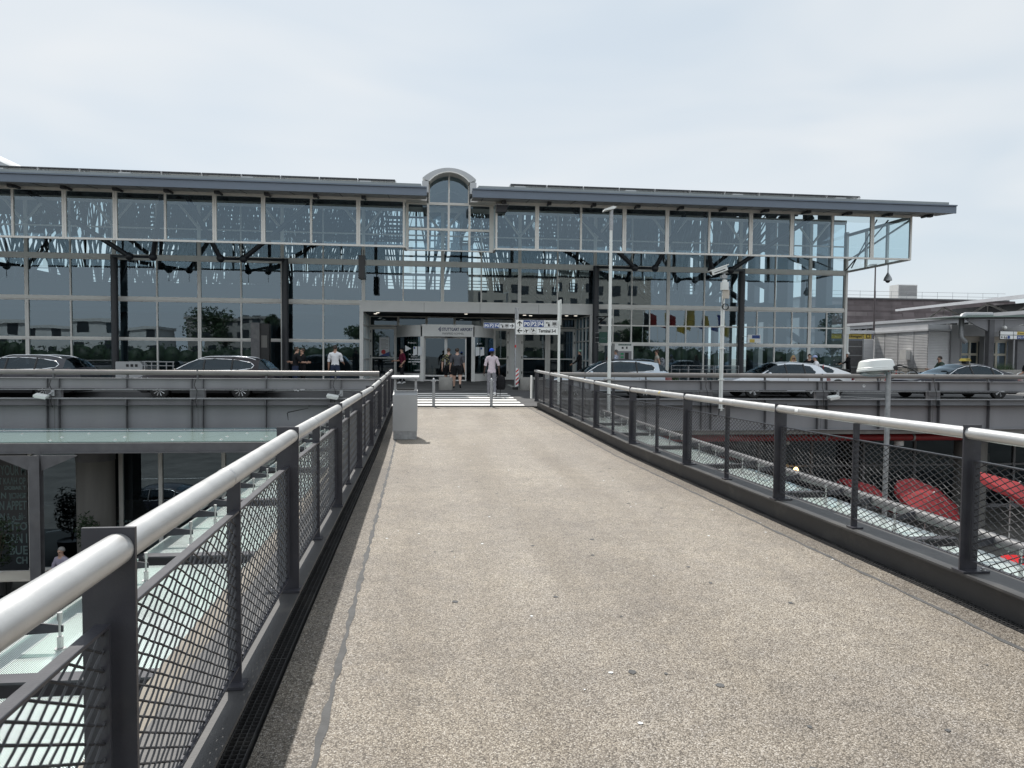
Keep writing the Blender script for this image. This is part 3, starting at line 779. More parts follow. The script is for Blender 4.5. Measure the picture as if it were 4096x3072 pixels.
m.build('tile_decor', M['tile_teal'], cf)
# round concrete column, left
def rcol(x, y, r, label):
    t = thing('concrete_column', label, 'column', (x,y,-5), 'concrete columns under the viaduct')
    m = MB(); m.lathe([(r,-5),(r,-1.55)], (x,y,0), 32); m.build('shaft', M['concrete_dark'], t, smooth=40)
    m = MB(); m.lathe([(r+.015,-1.549),(r+.015,-1.2)], (x,y,0), 32); m.build('collar', M['girder_dark'], t, smooth=40)
    m = MB(); m.prism([(x-1.5,y-.7,-.96),(x+1.5,y-.7,-.96),(x+.75,y-.7,-1.22),(x-.75,y-.7,-1.22)], (0,1.4,0)); m.build('capital', M['concrete'], t)
rcol(-9.74, 21.9, .50, 'round concrete column before the cafe front windows')
rcol(20.6, 25.0, .55, 'round concrete column under the viaduct behind the red parasols')

# right undercroft: back wall shops, red pipe, lamps
uc = thing('undercroft_shop', 'dark glazed shop front deep in the undercroft behind the red parasols', 'shop front', (16,29,-5))
xv = [2,4.4,6.8,9.2,11.6,14,16.4,18.8,21.2,23.6,26,28.4,30.8]
for a, b in zip(xv[:-1], xv[1:]):
    m = MB(); w = .05
    m.box(a-w,a+w,28.94,29.06,-5,-1.3); m.box(a+w,b-w,28.94,29.06,-1.5,-1.3); m.box(a+w,b-w,28.94,29.06,-3.1,-3.02); m.box(a+w,b-w,28.94,29.06,-5,-4.85)
    f = m.build('window', M['girder'], uc)
    m = MB(); m.quad((a+w,29,-4.85),(b-w,29,-4.85),(b-w,29,-3.1),(a+w,29,-3.1)); m.quad((a+w,29,-3.02),(b-w,29,-3.02),(b-w,29,-1.5),(a+w,29,-1.5)); m.build('pane', M['shopglass_deep'], f)
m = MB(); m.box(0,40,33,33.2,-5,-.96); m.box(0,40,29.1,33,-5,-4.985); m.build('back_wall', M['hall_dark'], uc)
r = random.Random(3)
m = MB()
for i in range(26):
    x = r.uniform(6,28); z = r.uniform(-4.6,-2.2); m.box(x,x+r.uniform(.3,.9),32.6,32.9,z,z+r.uniform(.3,.8))
m.build('shelf_goods', M['beige'], uc)
m = MB(); m.tube([(4,24.2,-1.27),(34,24.2,-1.27)], .125, 14); rp = m.build('sprinkler_pipe', M['redpipe'], None, smooth=40)
tag(rp, 'dark red sprinkler pipe running under the road girder above the parasols', 'pipe')
m = MB()
for x in (12.5,14.2,16.6,17.6,20.,22.5): m.tube([(x-.04,24.2,-1.27),(x+.04,24.2,-1.27)], .145, 14)
m.build('clamp', M['galv'], rp)
m = MB(); m.box(4,40,23.2,23.28,-1.03,-.886); m.box(-26,-1.5,23.2,23.28,-1.0,-.886); tag(m.build('concrete_edge_strip', M['concrete_dark']), 'grey concrete strip under the road girders', 'strip')
for i, (x, y) in enumerate(((17.35,24.6),(13.2,25.2))):
    t = thing('pendant_lamp', ('white drum pendant lamp hanging near the red parasols','white drum pendant lamp hanging under the girder near the tall lamp post')[i], 'lamp', (x,y,-1.2), 'pendant lamps under the viaduct')
    m = MB(); m.cyl((x,y,-1.62),(x,y,-1.44),.17,20); m.build('lamp_shade', M['whiteplastic'], t, smooth=40)
    m = MB(); m.cyl((x,y,-1.44),(x,y,-.95),.008,6); m.build('cord', M['black'], t)
t = thing('wall_lamp', 'small lit warm lamp glowing in the dark undercroft', 'lamp', (15.5,28.6,-3.05))
m = MB(); m.ball((15.5,28.6,-3.15),.10,12,8); m.build('bulb', emit('warm_lamp', (1.,.62,.25), 6.), t, smooth=60)
m = MB(); m.lathe([(.02,-3.02),(.06,-3.0),(.06,-2.95),(.02,-2.9)], (15.5,28.75,0), 10); m.box(15.48,15.52,28.76,28.93,-2.98,-2.94); m.build('bracket', M['black'], t)

# lane lines of the lower street
m = MB()
for (x0, y0, x1, y1) in ((-14,14,-9.5,14.2),(-13.5,11,-11.5,8.5),(-9.5,11,-7.5,8.5),(-5.8,11,-3.8,8.5),(-16,6,-3,6.3),(-11,3.5,-9,1),(-6.5,3.5,-5,1),(-14,17.5,-12.6,16.4)):
    d = Vector((y1-y0,-(x1-x0),0)).normalized()*.06
    m.quad((x0-d.x,y0-d.y,-4.994),(x1-d.x,y1-d.y,-4.994),(x1+d.x,y1+d.y,-4.994),(x0+d.x,y0+d.y,-4.994))
struct(m.build('road_marking', M['roadpaint']))
# ================================================================== terminal building
YF, YB, YD = 38.5, 33.05, 42.3
XE = 23.52                       # right hand corner
P_ = 2.085
T = thing('terminal_building', 'long glass airport terminal with overhanging upper glazing and arched skylight', 'building', (0, 38.5, .15))
xm = [XE-P_*k for k in range(0, 30)][::-1]       # mullion lines
GR = M['frame_grey']
def hroof(y): return 9.16+.185*(y-32.2)

def frame(mb, x0, x1, z0, z1, y, w=.05, d=.12, wl=None, wr=None):
    wl = w if wl is None else wl; wr = w if wr is None else wr
    mb.box(x0, x0+wl, y-d/2, y+d/2, z0, z1); mb.box(x1-wr, x1, y-d/2, y+d/2, z0, z1)
    mb.box(x0+wl, x1-wr, y-d/2, y+d/2, z0, z0+w); mb.box(x0+wl, x1-wr, y-d/2, y+d/2, z1-w, z1)
def window(x0, x1, z0, z1, y, name='window', w=.05, d=.12, gm=None, bars=(), vb=(), wl=None, wr=None):
    mb = MB(); frame(mb, x0, x1, z0, z1, y, w, d, wl, wr)
    zz = [z0+w]+list(bars)+[z1-w]
    for zb in bars: mb.box(x0+(wl or w), x1-(wr or w), y-d/2+.01, y+d/2-.01, zb-.035, zb+.035)
    for xb in vb:
        for za, zc in zip(zz[:-1], zz[1:]):
            mb.box(xb-.03, xb+.03, y-d/2+.012, y+d/2-.012, za+(.035 if za in bars else 0), zc-(.035 if zc in bars else 0))
    f = mb.build(name, GR, T)
    mb = MB(); e = r2.uniform(-.0035, .0035); e2 = r2.uniform(-.003, .003)
    # every pane sits very slightly out of plane, as real glazing does
    xs = [x0+w*.5]+list(vb)+[x1-w*.5]; zs = [z0+w*.5]+list(bars)+[z1-w*.5]
    for a, b in zip(xs[:-1], xs[1:]):
        for c, dd in zip(zs[:-1], zs[1:]):
            e = r2.uniform(-.007, .007); e2 = r2.uniform(-.005, .005)
            mb.quad((a,y-e-e2,c),(b,y+e-e2,c),(b,y+e+e2,dd),(a,y-e+e2,dd))
    mb.build('pane', gm or M['glass'], f)
    return f
r2 = random.Random(11)
thick = [ -20.27+4*P_*0 ]
PX0, PX1 = -3.78, 8.86           # portal limits
for k in range(len(xm)-1):
    x0, x1 = xm[k], xm[k+1]
    if x1 < -31: continue
    right = x0 > 8.7
    inport = x0 > PX0-.4 and x1 < PX1+.2
    a, b = x0+.002, x1-.002
    nk = len(xm)-1-k
    wl = .085 if nk % 2 == 1 else .035; wr = .085 if nk % 2 == 0 else .035
    window(a, b, 6.565, 9.27, YF, 'inner_window', .05, .10, M['glass_box'], bars=(7.97,), wl=wl, wr=wr)
    window(a, b, 4.41, 6.38, YF, 'window', .06, .12, wl=wl, wr=wr)
    if not inport:
        if right:
            xmid = (a+b)/2
            f = window(a, b, 2.34, 4.27, YF, 'window', .06, .12, bars=(3.32,), vb=(xmid,), wl=wl, wr=wr)
            window(a, b, .16, 2.26, YF, 'window', .05, .12, M['glass'], wl=wl, wr=wr)
        else:
            window(a, b, 2.34, 4.27, YF, 'window', .05, .12, wl=wl, wr=wr)
            window(a, b, .16, 2.28, YF, 'window', .05, .12, wl=wl, wr=wr)
# transoms between storeys and the light steel skeleton behind the projecting box
m = MB(); xw = -33.
m.box(xw, XE+.06, YF-.10, YF+.10, 6.382, 6.56); m.box(xw, XE+.06, YF-.10, YF+.10, 4.275, 4.405) if False else None
m.box(xw, PX0, YF-.10, YF+.10, 4.275, 4.405); m.box(PX1, XE+.06, YF-.10, YF+.10, 4.275, 4.405)
m.box(xw, PX0, YF-.09, YF+.09, 2.285, 2.335); m.box(PX1, XE+.06, YF-.09, YF+.09, 2.265, 2.335)
m.build('transom', GR, T)
m = MB()
m.box(xw, XE, YF-.08, YF+.08, 9.28, 9.46)
for k, x in enumerate(xm[:-1]):
    if x < -31 or k % 2: continue
    for s in (-1, 1):
        m.tube([(x, YF-.12, 8.05), (x+s*.95, YF-.12, 9.25)], .07, 4)
m.build('inner_frame', GR, T)
# end posts of the corner
m = MB(); m.box(XE+.002, XE+.13, YF-.13, YF+.16, .16, 8.8); m.build('corner_post', GR, T)
m = MB(); m.cyl((XE+.30,YF+.1,.16),(XE+.30,YF+.1,3.0),.09,14); m.box(XE+.18,XE+.40,YF-.02,YF+.2,3.0,3.42); m.build('down_pipe', M['whiteplastic'], T, smooth=40)

# ---- projecting upper glazing ("box")
boxx = []
ZB0, ZB1 = 6.50, 8.66
xr_ = [XE+.12-P_*k for k in range(0, 28)][::-1]
RC0, RC1 = -1.22, 2.88           # recessed centre
def dbl(k): return k % 3 != 2
def boxwin(x0, x1, y, dl, dr, name='upper_window', gm=None):
    return window(x0+.004, x1-.004, ZB0, ZB1, y, name, .085, .12, gm or M['glass_box'], wl=.085 if dl else .04, wr=.085 if dr else .04)
right = [xr_[i] for i in range(len(xr_)) if xr_[i] > 4.0]
# right part : from 5.04 to the corner, plus one filler to the recess
seq = [RC1+.05]+right
for i, (a, b) in enumerate(zip(seq[:-1], seq[1:])):
    n = len(seq)-2-i
    boxwin(a, b, YB, (n+1) % 3 != 2 if i else True, n % 3 != 2)
left = [RC0-P_*k for k in range(0, 15)][::-1]
for i, (a, b) in enumerate(zip(left[:-1], left[1:])):
    n = len(left)-2-i
    boxwin(a, b, YB, (n+1) % 3 != 2, n % 3 != 2)
# recessed centre and arched dormer
YR2 = YB+1.0
cx = [-1.13,-.17,.80,1.78,2.78]
for i in range(4):
    x0, x1 = cx[i], cx[i+1]
    window(x0, x1, 6.52, 7.53, YR2, 'upper_window', .05, .12, M['glass_box'])
    window(x0, x1, 7.534, 8.73, YR2, 'upper_window', .05, .12, M['glass_box'])
m = MB()
for x in (RC0, RC1+.05):
    m.box(x-.05, x+.05, YB+.07, YR2-.07, 6.50, 6.58); m.box(x-.05, x+.05, YB+.07, YR2-.07, 8.58, 8.80); m.box(x-.05,x+.05,YR2-.0695,YR2+.08,6.5,8.8)
m.box(RC0+.05, cx[0]-.003, YR2-.06, YR2+.06, 6.5, 8.8); m.box(cx[-1]+.003, RC1, YR2-.06, YR2+.06, 6.5, 8.8)
m.build('recess_frame', GR, T)
m = MB(); m.quad((RC0,YB+.07,6.58),(RC0,YR2-.07,6.58),(RC0,YR2-.07,8.58),(RC0,YB+.07,8.58)); m.quad((RC1+.05,YB+.07,6.58),(RC1+.05,YR2-.07,6.58),(RC1+.05,YR2-.07,8.58),(RC1+.05,YB+.07,8.58)); m.build('side_pane', M['glass_clear'], T)
# arch: chord centre .805, inner half width .955, springing 9.68, rise .40
ac, hw, zs = .805, .955, 9.62
def arch(hw, zs, rise, n=20):
    Rr = (hw*hw+rise*rise)/(2*rise); zc = zs+rise-Rr; a = math.asin(hw/Rr)
    return [(ac+Rr*math.sin(-a+2*a*i/n), zc+Rr*math.cos(-a+2*a*i/n)) for i in range(n+1)]
inn = arch(hw, zs, .46); inn2 = arch(hw-.06, zs+.0, .42); out = arch(hw+.28, zs+.14, .50)
dm = thing if False else None
m = MB()
# outer zinc ring and vault running back over the roof
def ring(mb, A, B, y0, y1):
    n = len(A); vs = []
    for (x, z) in A: vs += [(x, y0, z)]
    for (x, z) in B: vs += [(x, y0, z)]
    for (x, z) in A: vs += [(x, y1, z)]
    for (x, z) in B: vs += [(x, y1, z)]
    fs = []
    for i in range(n-1):
        fs += [(i, i+1, n+i+1, n+i), (2*n+i, 3*n+i, 3*n+i+1, 2*n+i+1), (i, 2*n+i, 2*n+i+1, i+1), (n+i, n+i+1, 3*n+i+1, 3*n+i)]
    fs += [(0, n, 3*n, 2*n), (n-1, 3*n-1, 4*n-1, 2*n-1)]
    mb.add(vs, fs)
ring(m, inn, out, YR2-.72, 44.)
m.box(ac-hw-.30, ac-hw-.0, YR2-.72, 44., 9.10, zs-.002+.0) ; m.box(ac+hw+.0, ac+hw+.30, YR2-.72, 44., 9.10, zs-.002)
vt = m.build('skylight_vault', M['zinc'], T, smooth=35)
m = MB(); ring(m, inn2, inn, YR2-.78, YR2+.05)
for x in (ac-hw, ac+hw-.06): m.box(x, x+.06, YR2-.06, YR2+.05, 8.735, zs)
m.box(ac-.035, ac+.035, YR2-.06, YR2+.05, 8.735, zs+.40)
m.box(ac-hw+.06, ac-.035, YR2-.05, YR2+.05, 8.735, 8.80); m.box(ac+.035, ac+hw-.06, YR2-.05, YR2+.05, 8.735, 8.80)
af = m.build('arch_window', GR, T)
m = MB(); m.poly([(ac-hw+.03,YR2,8.76),(ac+hw-.03,YR2,8.76)]+[(x,YR2,z) for x, z in inn2[::-1]]); m.build('pane', M['glass'], af)
m = MB()
for y in (37., 40.5, 43.9):
    ring(m, arch(hw-.10, zs, .38), arch(hw-.04, zs, .44), y, y+.08); m.box(ac-.035, ac+.035, y, y+.08, 8.9, zs+.36)
m.build('vault_rib', GR, vt)

# box end wall at the right hand corner and its bottom chord
m = MB(); xe = XE+.12
m.box(xe-.06, xe+.06, YB+.07, YF-.14, 6.50, 6.60); m.box(xe-.06, xe+.06, YB+.07, YF-.14, 8.55, 8.70)
for y in (34.9, 36.7): m.box(xe-.06, xe+.06, y-.06, y+.06, 6.60, 8.55)
m.tube([(xe,YB+.1,8.5),(xe,YF-.2,7.2)], .05, 6); 
m.build('end_frame', GR, T)
m = MB(); m.quad((xe,YB+.08,6.6),(xe,YF-.15,6.6),(xe,YF-.15,8.55),(xe,YB+.08,8.55)); m.build('end_pane', M['glass_clear'], T)
m = MB()
for a, b in (((22.6,YB+.3,8.5),(23.4,YF-.3,6.6)),((22.0,YB+.3,8.5),(22.8,YF-1.8,6.55))): m.tube([a,b], .035, 6)
m.build('stay_rod', M['column'], T)
# columns with outriggers and ball-jointed struts
for i, x in enumerate((-24.2,-15.86,-7.51,8.87,17.13)):
    m = MB(); m.cyl((x,37.95,.13),(x,37.95,6.5),.17,18); c = m.build('column', M['column'], T, smooth=40)
    sd = 1 if i % 2 else -1
    sg = {0:1,1:1,2:-1,3:1,4:-1}[i]
    for q, dx in enumerate((1.55, 2.62)):
        bx = x+sg*dx; by = 35.9; bz = 6.18
        m = MB(); m.tube([(x,37.85,6.42),(bx,by,bz)], .07, 10)
        m.ball((bx,by,bz), .19, 14, 10)
        m.tube([(bx,by,bz),(bx+(-sg*3.6 if q == 0 else sg*1.0),34.3,8.75)], .115, 12)
        m.cyl((bx,by,bz-.18),(bx,by,bz-.62),.012,6)
        m.build('strut', M['column'], c, smooth=40)
# ---- roof
m = MB()
XL, XRr = -36., 24.9
def roofpiece(mb, x0, x1, y0, y1, zb, zt):
    mb.add([(x0,y0,zb(y0)),(x1,y0,zb(y0)),(x1,y1,zb(y1)),(x0,y1,zb(y1)),(x0,y0,zt(y0)),(x1,y0,zt(y0)),(x1,y1,zt(y1)),(x0,y1,zt(y1))],
           [(0,3,2,1),(4,5,6,7),(0,1,5,4),(1,2,6,5),(2,3,7,6),(3,0,4,7)])
zt = lambda y: hroof(y); zb = lambda y: hroof(y)-.30
roofpiece(m, XL, -.46, 32.15, 82, zb, zt); roofpiece(m, 2.06, XRr, 32.15, 82, zb, zt); roofpiece(m, -.4595, 2.0595, 44.02, 82, zb, zt)
rf = m.build('roof', [M['roof_top']], T)
m = MB()
for x0, x1 in ((XL,-.22),(1.78,XRr)):
    m.box(x0, x1, 31.62, 31.68, 8.57, 8.90)
    m.box(x0, x1, 31.55, 31.70, 8.9005, 8.955)
    m.box(x0, x1, 31.6805, 32.149, 8.86, 8.95)
m.build('fascia', M['fascia'], T)
m = MB()
for x0, x1 in ((XL,-.24),(1.80,XRr-.02)):
    m.prism([(x0,31.6805,8.58),(x0,YB-.07,8.70),(x0,YB-.07,8.74),(x0,31.6805,8.62)], (x1-x0,0,0))
sf = m.build('soffit', M['soffit'], T)
m = MB()
x = -33.2
while x < 24.4:
    if not (-.6 < x < 2.1): m.prism([(x,31.75,8.585),(x,YB-.08,8.697),(x,YB-.08,8.687),(x,31.75,8.575)], (.03,0,0))
    x += P_
m.build('seam', M['column'], sf)
x = -32.2; kk = 0
while x < 24.4:
    if not (-1.2 < x < 2.9):
        m = MB(); m.tube([(x,YB-.75,8.60),(x+.03,YB-.05,8.62)], [.07,.055], 8); m.box(x-.09,x+.09,YB-.80,YB-.60,8.50,8.63); m.build('soffit_lamp', M['column'], T, smooth=40)
    x += P_
m = MB()
for x0, x1 in ((XL,-.5),(2.1,XRr-.3)):
    m.box(x0, x1, YB-.065, YB+.085, 8.664, 8.76)
    m.box(x0, x1, YB-.02, YB+.14, 8.7605, 8.90)
m.build('head_rail', GR, T)
m = MB(); m.box(RC0,-.22,YR2-.6,YR2+.05,8.741,8.90); m.build('recess_head', GR, T)
m = MB(); m.box(1.80,RC1,YR2-.6,YR2+.05,8.741,8.90); m.build('recess_head', GR, T)
# roof edge strip (green sheet upstand) and safety rail brackets
m = MB()
for x0, x1 in ((XL,-.47),(2.07,XRr-.1)): m.box(x0, x1, 32.0, 32.14, 8.951, 9.17)
m.build('roof_edge', M['roof_top'], T)
# second vault at the far left
m = MB()
ac_ = ac
def vault(mb, cx, hw, zs, rise, y0, y1):
    n = 16; Rr = (hw*hw+rise*rise)/(2*rise); zc = zs+rise-Rr; a = math.asin(hw/Rr)
    pts = [(cx+Rr*math.sin(-a+2*a*i/n), y0, zc+Rr*math.cos(-a+2*a*i/n)) for i in range(n+1)]
    mb.prism([(cx-hw,y0,zs-2.2)]+pts+[(cx+hw,y0,zs-2.2)], (0,y1-y0,0))
vault(m, -25.9, 2.4, 12.0, 1.05, 41.5, 46)
m.build('skylight_vault', M['zinc'], T, smooth=35)

# ---- entrance portal
PG = M['panel_grey']
m = MB()
m.box(PX0, PX1, YF-.14, YF+.1, 3.88, 4.40)
m.box(PX0, PX0+.20, YF-.14, YF+.1, .16, 3.879); m.box(PX1-.20, PX1, YF-.14, YF+.1, .16, 3.879)
m.build('portal_frame', PG, T)
for x in (-.39, 2.6, 5.8):
    m = MB(); m.box(x-.006, x+.006, YF-.1415, YF-.1405, 3.89, 4.39); m.build('panel_joint', M['ink'], T)
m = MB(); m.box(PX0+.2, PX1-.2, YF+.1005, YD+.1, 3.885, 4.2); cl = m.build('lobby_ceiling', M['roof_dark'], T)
lampm = emit('ceiling_lamp', (1.,.93,.80), 2.2)
for x in (-3.1,-2.9,1.9,5.6,5.2,8.1,7.6):
    m = MB(); m.lathe([(.085,3.872),(.10,3.884)], (x, 39.3+((x*7)%1.2), 0), 14); m.build('downlight', lampm, cl)
for X, nm in ((PX0+.2, 'reveal_window'), (PX1-.2, 'reveal_window')):
    m = MB(); s = 1 if X < 0 else -1
    ys = [YF+.11, YF+1.05, YF+2.0, YF+2.9, YD]
    for y in ys: m.box(min(X,X-s*.1), max(X,X-s*.1), y-.04, y+.04, .16, 3.88)
    for a, b in zip(ys[:-1], ys[1:]):
        for z in (.2, 1.35, 2.45, 3.2, 3.84): m.box(min(X,X-s*.1), max(X,X-s*.1), a+.04, b-.04, z-.03, z+.03)
    f = m.build(nm, PG, T)
    m = MB(); m.quad((X-s*.05,YF+.1,.2),(X-s*.05,YD,.2),(X-s*.05,YD,3.85),(X-s*.05,YF+.1,3.85)); m.build('pane', M['glass_low'], f)
# door wall
def doorwin(x0, x1, z0, z1, bars=(), name='window', w=.09):
    return window(x0, x1, z0, z1, YD, name, w, .12, M['glass_low'], bars=bars)
for a, b in ((-3.58,-1.94),(-1.93,-.29),(-.28,1.36),(1.37,3.0),(3.01,4.9),(4.91,6.75),(6.76,8.64)):
    doorwin(a, b, 3.28, 3.86, w=.06)
def door(x0, x1, hinge):
    f = window(x0, x1, .17, 3.24, YD, 'glass_door', .15, .12, M['glass_low'], bars=(1.42,))
    m = MB(); hx = x0+.07 if hinge < 0 else x1-.07
    for z in (.6, 1.5, 2.4, 2.95): m.cyl((hx,YD-.09,z-.07),(hx,YD-.09,z+.07),.022,8)
    m.build('hinge', M['black'], f)
    return f
dr = door(-3.58, -2.02, -1)
door(3.66, 4.62, 1); door(5.32, 6.95, -1); door(6.96, 8.64, 1)
m = MB(); m.box(4.63, 5.31, YD-.08, YD+.06, .17, 3.27); dp = m.build('door_post', PG, T)
m = MB(); m.box(4.87,4.99,YD-.10,YD-.0805,1.95,2.07); m.box(4.88,4.98,YD-.11,YD-.0805,1.28,1.40); m.build('door_switch', M['signwhite'], dp)
m = MB(); m.box(-3.02,-2.44,YD-.10,YD-.08,1.52,2.62); po = m.build('notice_poster', M['paper'], dr)
m = MB()
m.lathe([(.13,0),(.13,.004)], (-2.78,YD-.102,1.76), 20, Matrix.Rotation(R(90),4,'X')); m.build('red_disc', M['redpaint'], po)
m = MB(); m.add([(-3.02,YD-.104,1.52),(-2.44,YD-.104,1.52),(-2.44,YD-.104,1.78)], [(0,1,2)]); m.build('blue_corner', M['signblue'], po)
m = MB()
for i in range(8): m.box(-2.93, -2.93+(.42 if i % 3 else .30), YD-.104, YD-.1005, 2.48-i*.075, 2.495-i*.075)
m.build('text_lines', M['greytext'], po)

# revolving door drum
DC = (.90, 41.6); DR = 2.55
RD = T
def darc(a0, a1, r, n=10): return [(DC[0]+r*math.sin(R(a0+(a1-a0)*i/n)), DC[1]-r*math.cos(R(a0+(a1-a0)*i/n))) for i in range(n+1)]
m = MB()
FX0, FX1, FYd = -.50, 2.30, 39.25
def wallarc(mb, pts, z0, z1, th=.05):
    n = len(pts); vs = []; fs = []
    for (x, y) in pts: vs += [(x,y,z0),(x,y,z1)]
    for (x, y) in pts: vs += [(x,y+th,z0),(x,y+th,z1)]
    for i in range(n-1):
        fs += [(2*i,2*i+2,2*i+3,2*i+1),(2*n+2*i,2*n+2*i+1,2*n+2*i+3,2*n+2*i+2),(2*i+1,2*i+3,2*n+2*i+3,2*n+2*i+1),(2*i,2*n+2*i,2*n+2*i+2,2*i+2)]
    mb.add(vs, fs)
def curve(x0, y0, x1, y1, bulge, n=10):
    pts = []
    for i in range(n+1):
        t = i/n; x = x0+(x1-x0)*t; y = y0+(y1-y0)*t - bulge*math.sin(math.pi*t)
        pts.append((x, y))
    return pts
cl_ = curve(-2.0, YD-.3, FX0-.08, FYd+.25, .55); cr_ = curve(FX1+.08, FYd+.25, 3.66, YD-.3, .55)
for pts in (cl_, cr_): wallarc(m, pts, 2.62, 3.25)
m.box(FX0, FX1, FYd, FYd+.06, 2.62, 3.28)
m.box(FX0-.06, FX1+.06, FYd+.0605, YD-.07, 3.20, 3.26)
dh = m.build('revolving_door_header', PG, T)
# header lettering and mark
text_mb('STUTTGART AIRPORT', .235, (.60-.01, FYd-.004, 2.94), dh, M['navy'], width=1.66, bold=.006)
text_mb('MANFRED ROMMEL', .16, (.60, FYd-.004, 2.735), dh, M['greytext'], width=1.18)
m = MB()
for k, (x, z) in enumerate(((.37,3.03),(.42,2.985),(.45,2.93))):
    s = 1-.15*k
    m.poly([(x,FYd-.004,z),(x+.02,FYd-.004,z-.045),(x+.13*s,FYd-.004,z+.06*s),(x+.15*s,FYd-.004,z+.14*s)])
m.poly([(.37,FYd-.0045,3.03),(.52,FYd-.0045,2.89),(.47,FYd-.0045,2.97)])
m.build('wing_mark', M['navy'], dh)
for pts in (cl_, cr_):
    m = MB(); wallarc(m, pts, .15, .58, .05); m.build('drum_base', PG, T)
m = MB()
m.box(FX0, FX0+.10, FYd, FYd+.1, .15, 2.619); m.box(FX0-.10, FX0-.001, FYd+.02, FYd+.3, .15, 2.619); m.build('drum_jamb', PG, T)
m = MB(); m.box(FX1-.10, FX1, FYd, FYd+.1, .15, 2.619); m.box(FX1+.001, FX1+.10, FYd+.02, FYd+.3, .15, 2.619); m.build('drum_jamb', PG, T)
for pts in (cl_, cr_):
    m = MB(); wallarc(m, [(x, y-.02) for x, y in pts], .585, .66, .06); m.build('sill_rail', M['column'], T)
    m = MB(); wallarc(m, pts, .665, 2.61, .012); dg_ = m.build('curved_glass', M['glass_low'], T)
m = MB()
n1 = [(x+.03, y+.05) for x, y in cl_[4:11]]; wallarc(m, n1, .665, 2.48, .01)
n1 = [(x-.03, y+.05) for x, y in cr_[3:7]]; wallarc(m, n1, .665, 2.48, .01)
pg = m.build('green_poster', M['green'], T)
text_mb('DEKRA', .11, (-1.18, 39.36, 2.22), pg, M['paper'], width=.36, rot=(R(90),0,R(-8)))
text_mb('DEKRA', .08, (2.62, 39.22, 2.22), pg, M['paper'], width=.18, rot=(R(90),0,R(20)))
for i, (s, w, x) in enumerate((('Ihr globaler',.56,-1.22),('Partner',.36,-1.10),('f\u00fcr eine sichere',.62,-1.22),('und nachhaltige',.66,-1.25),('Welt.',.24,-1.03))):
    text_mb(s, .115, (x, 39.33-.0, 1.60-i*.135), pg, M['paper'], width=w, bold=.004 if i in (2,3) else 0, rot=(R(90),0,R(-8)))
text_mb('100', .11, (-.92, 39.24, .72), pg, M['paper'], width=.26, rot=(R(90),0,R(-8)))
m = MB()
m.poly([(-1.26,39.37,2.22),(-1.26,39.37,2.33),(-1.20,39.37,2.275)])
m.poly([(-1.42,39.45,1.78),(-1.42,39.45,2.12),(-1.10,39.40,1.95)])
m.poly([(2.52,39.24,2.2),(2.52,39.24,2.3),(2.57,39.25,2.25)])
m.build('arrow_emblem', M['paper'], pg)
m = MB()
for (x, y) in ((-.98,39.20),(-.72,39.16),(2.42,39.10),(2.68,39.14)):
    m.poly([(x,y,1.55),(x+.22,y-.01,1.62),(x+.22,y-.01,2.06),(x,y,2.06)])
nt_ = m.build('notice_sheet', M['paper'], T)
m = MB(); m.box(-.96,-.87,39.185,39.19,1.93,2.04); m.box(2.70,2.78,39.115,39.12,1.93,2.04); m.build('blue_badge', M['signblue'], nt_)
# sliding leaves in the drum mouth
for a, b in ((FX0+.11,.80),(.81,FX1-.36)):
    m = MB(); frame(m, a, b, .17, 2.60, FYd+.30, .07, .06)
    m.box(a+.07, b-.07, FYd+.28, FYd+.32, .42, .50)
    f = m.build('sliding_leaf', PG, T); m = MB(); m.quad((a+.05,FYd+.3,.2),(b-.05,FYd+.3,.2),(b-.05,FYd+.3,2.56),(a+.05,FYd+.3,2.56)); m.build('pane', M['glass_low'], f)
m = MB(); m.lathe([(.02,2.55),(.22,2.57),(.24,2.618)], (.95, FYd-.05, 0), 20); m.build('door_sensor', M['black'], T, smooth=40)

# ---- interior: floor, mezzanine block, structural trees, back wall, right end wall
m = MB(); m.box(-33,XE-.2,YF+.2,81,.10,.17) if False else m.box(-33,XE-.2,YD+.2,81,.156,.17); m.build('hall_floor', M['hall_floor'], T)
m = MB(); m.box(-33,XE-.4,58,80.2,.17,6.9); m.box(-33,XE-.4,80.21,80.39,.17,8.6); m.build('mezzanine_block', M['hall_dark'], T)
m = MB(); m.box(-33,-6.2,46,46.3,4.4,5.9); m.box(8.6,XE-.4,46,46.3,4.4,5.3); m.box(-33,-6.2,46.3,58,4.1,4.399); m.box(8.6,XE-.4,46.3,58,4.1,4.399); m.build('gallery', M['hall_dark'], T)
m = MB()
for z in (7.15,7.4,7.65,8.0): m.tube([(-33,58.2,z),(XE-.6,58.2,z)], .03, 4)
for i in range(38): m.box(-33+i*1.5,-32.95+i*1.5,58.17,58.23,6.9,8.02)
m.build('gallery_rail', M['tree_steel'], T)
YBk = 80.5
m = MB()
zz0, zz1 = 8.6, hroof(YBk)-.35
x = -33.
while x < XE: m.box(x-.10, x+.10, YBk-.1, YBk+.1, zz0, zz1); x += P_
for z in (10.6,12.6,13.5,14.4,15.8,16.9): m.box(-33, XE, YBk-.09, YBk+.09, z-.09, z+.09)
m.build('back_wall_frame', M['tree_steel'], T)
m = MB()
for x0, x1 in ((-33,-27.2),(-24.,-18.5),(-14.,-8.2),(-5.1,-2.5),(.6,2.0),(5.8,8.6),(12,17.5)):
    for i in range(9): m.box(x0, x1, YBk-.5, YBk-.42, 13.2+i*.42, 13.42+i*.42)
m.build('louvre', M['tree_steel'], T)
m = MB(); m.box(-33, -31.7, YBk-.2, YBk+.2, zz0, zz1)
for x0, x1 in ((-27,-24.3),(-18.4,-16.3),(-8.1,-5.2),(2.1,4.1),(8.7,11.9),(17.6,19.8)): m.box(x0, x1, YBk-.2, YBk+.19, zz0, 14.2)
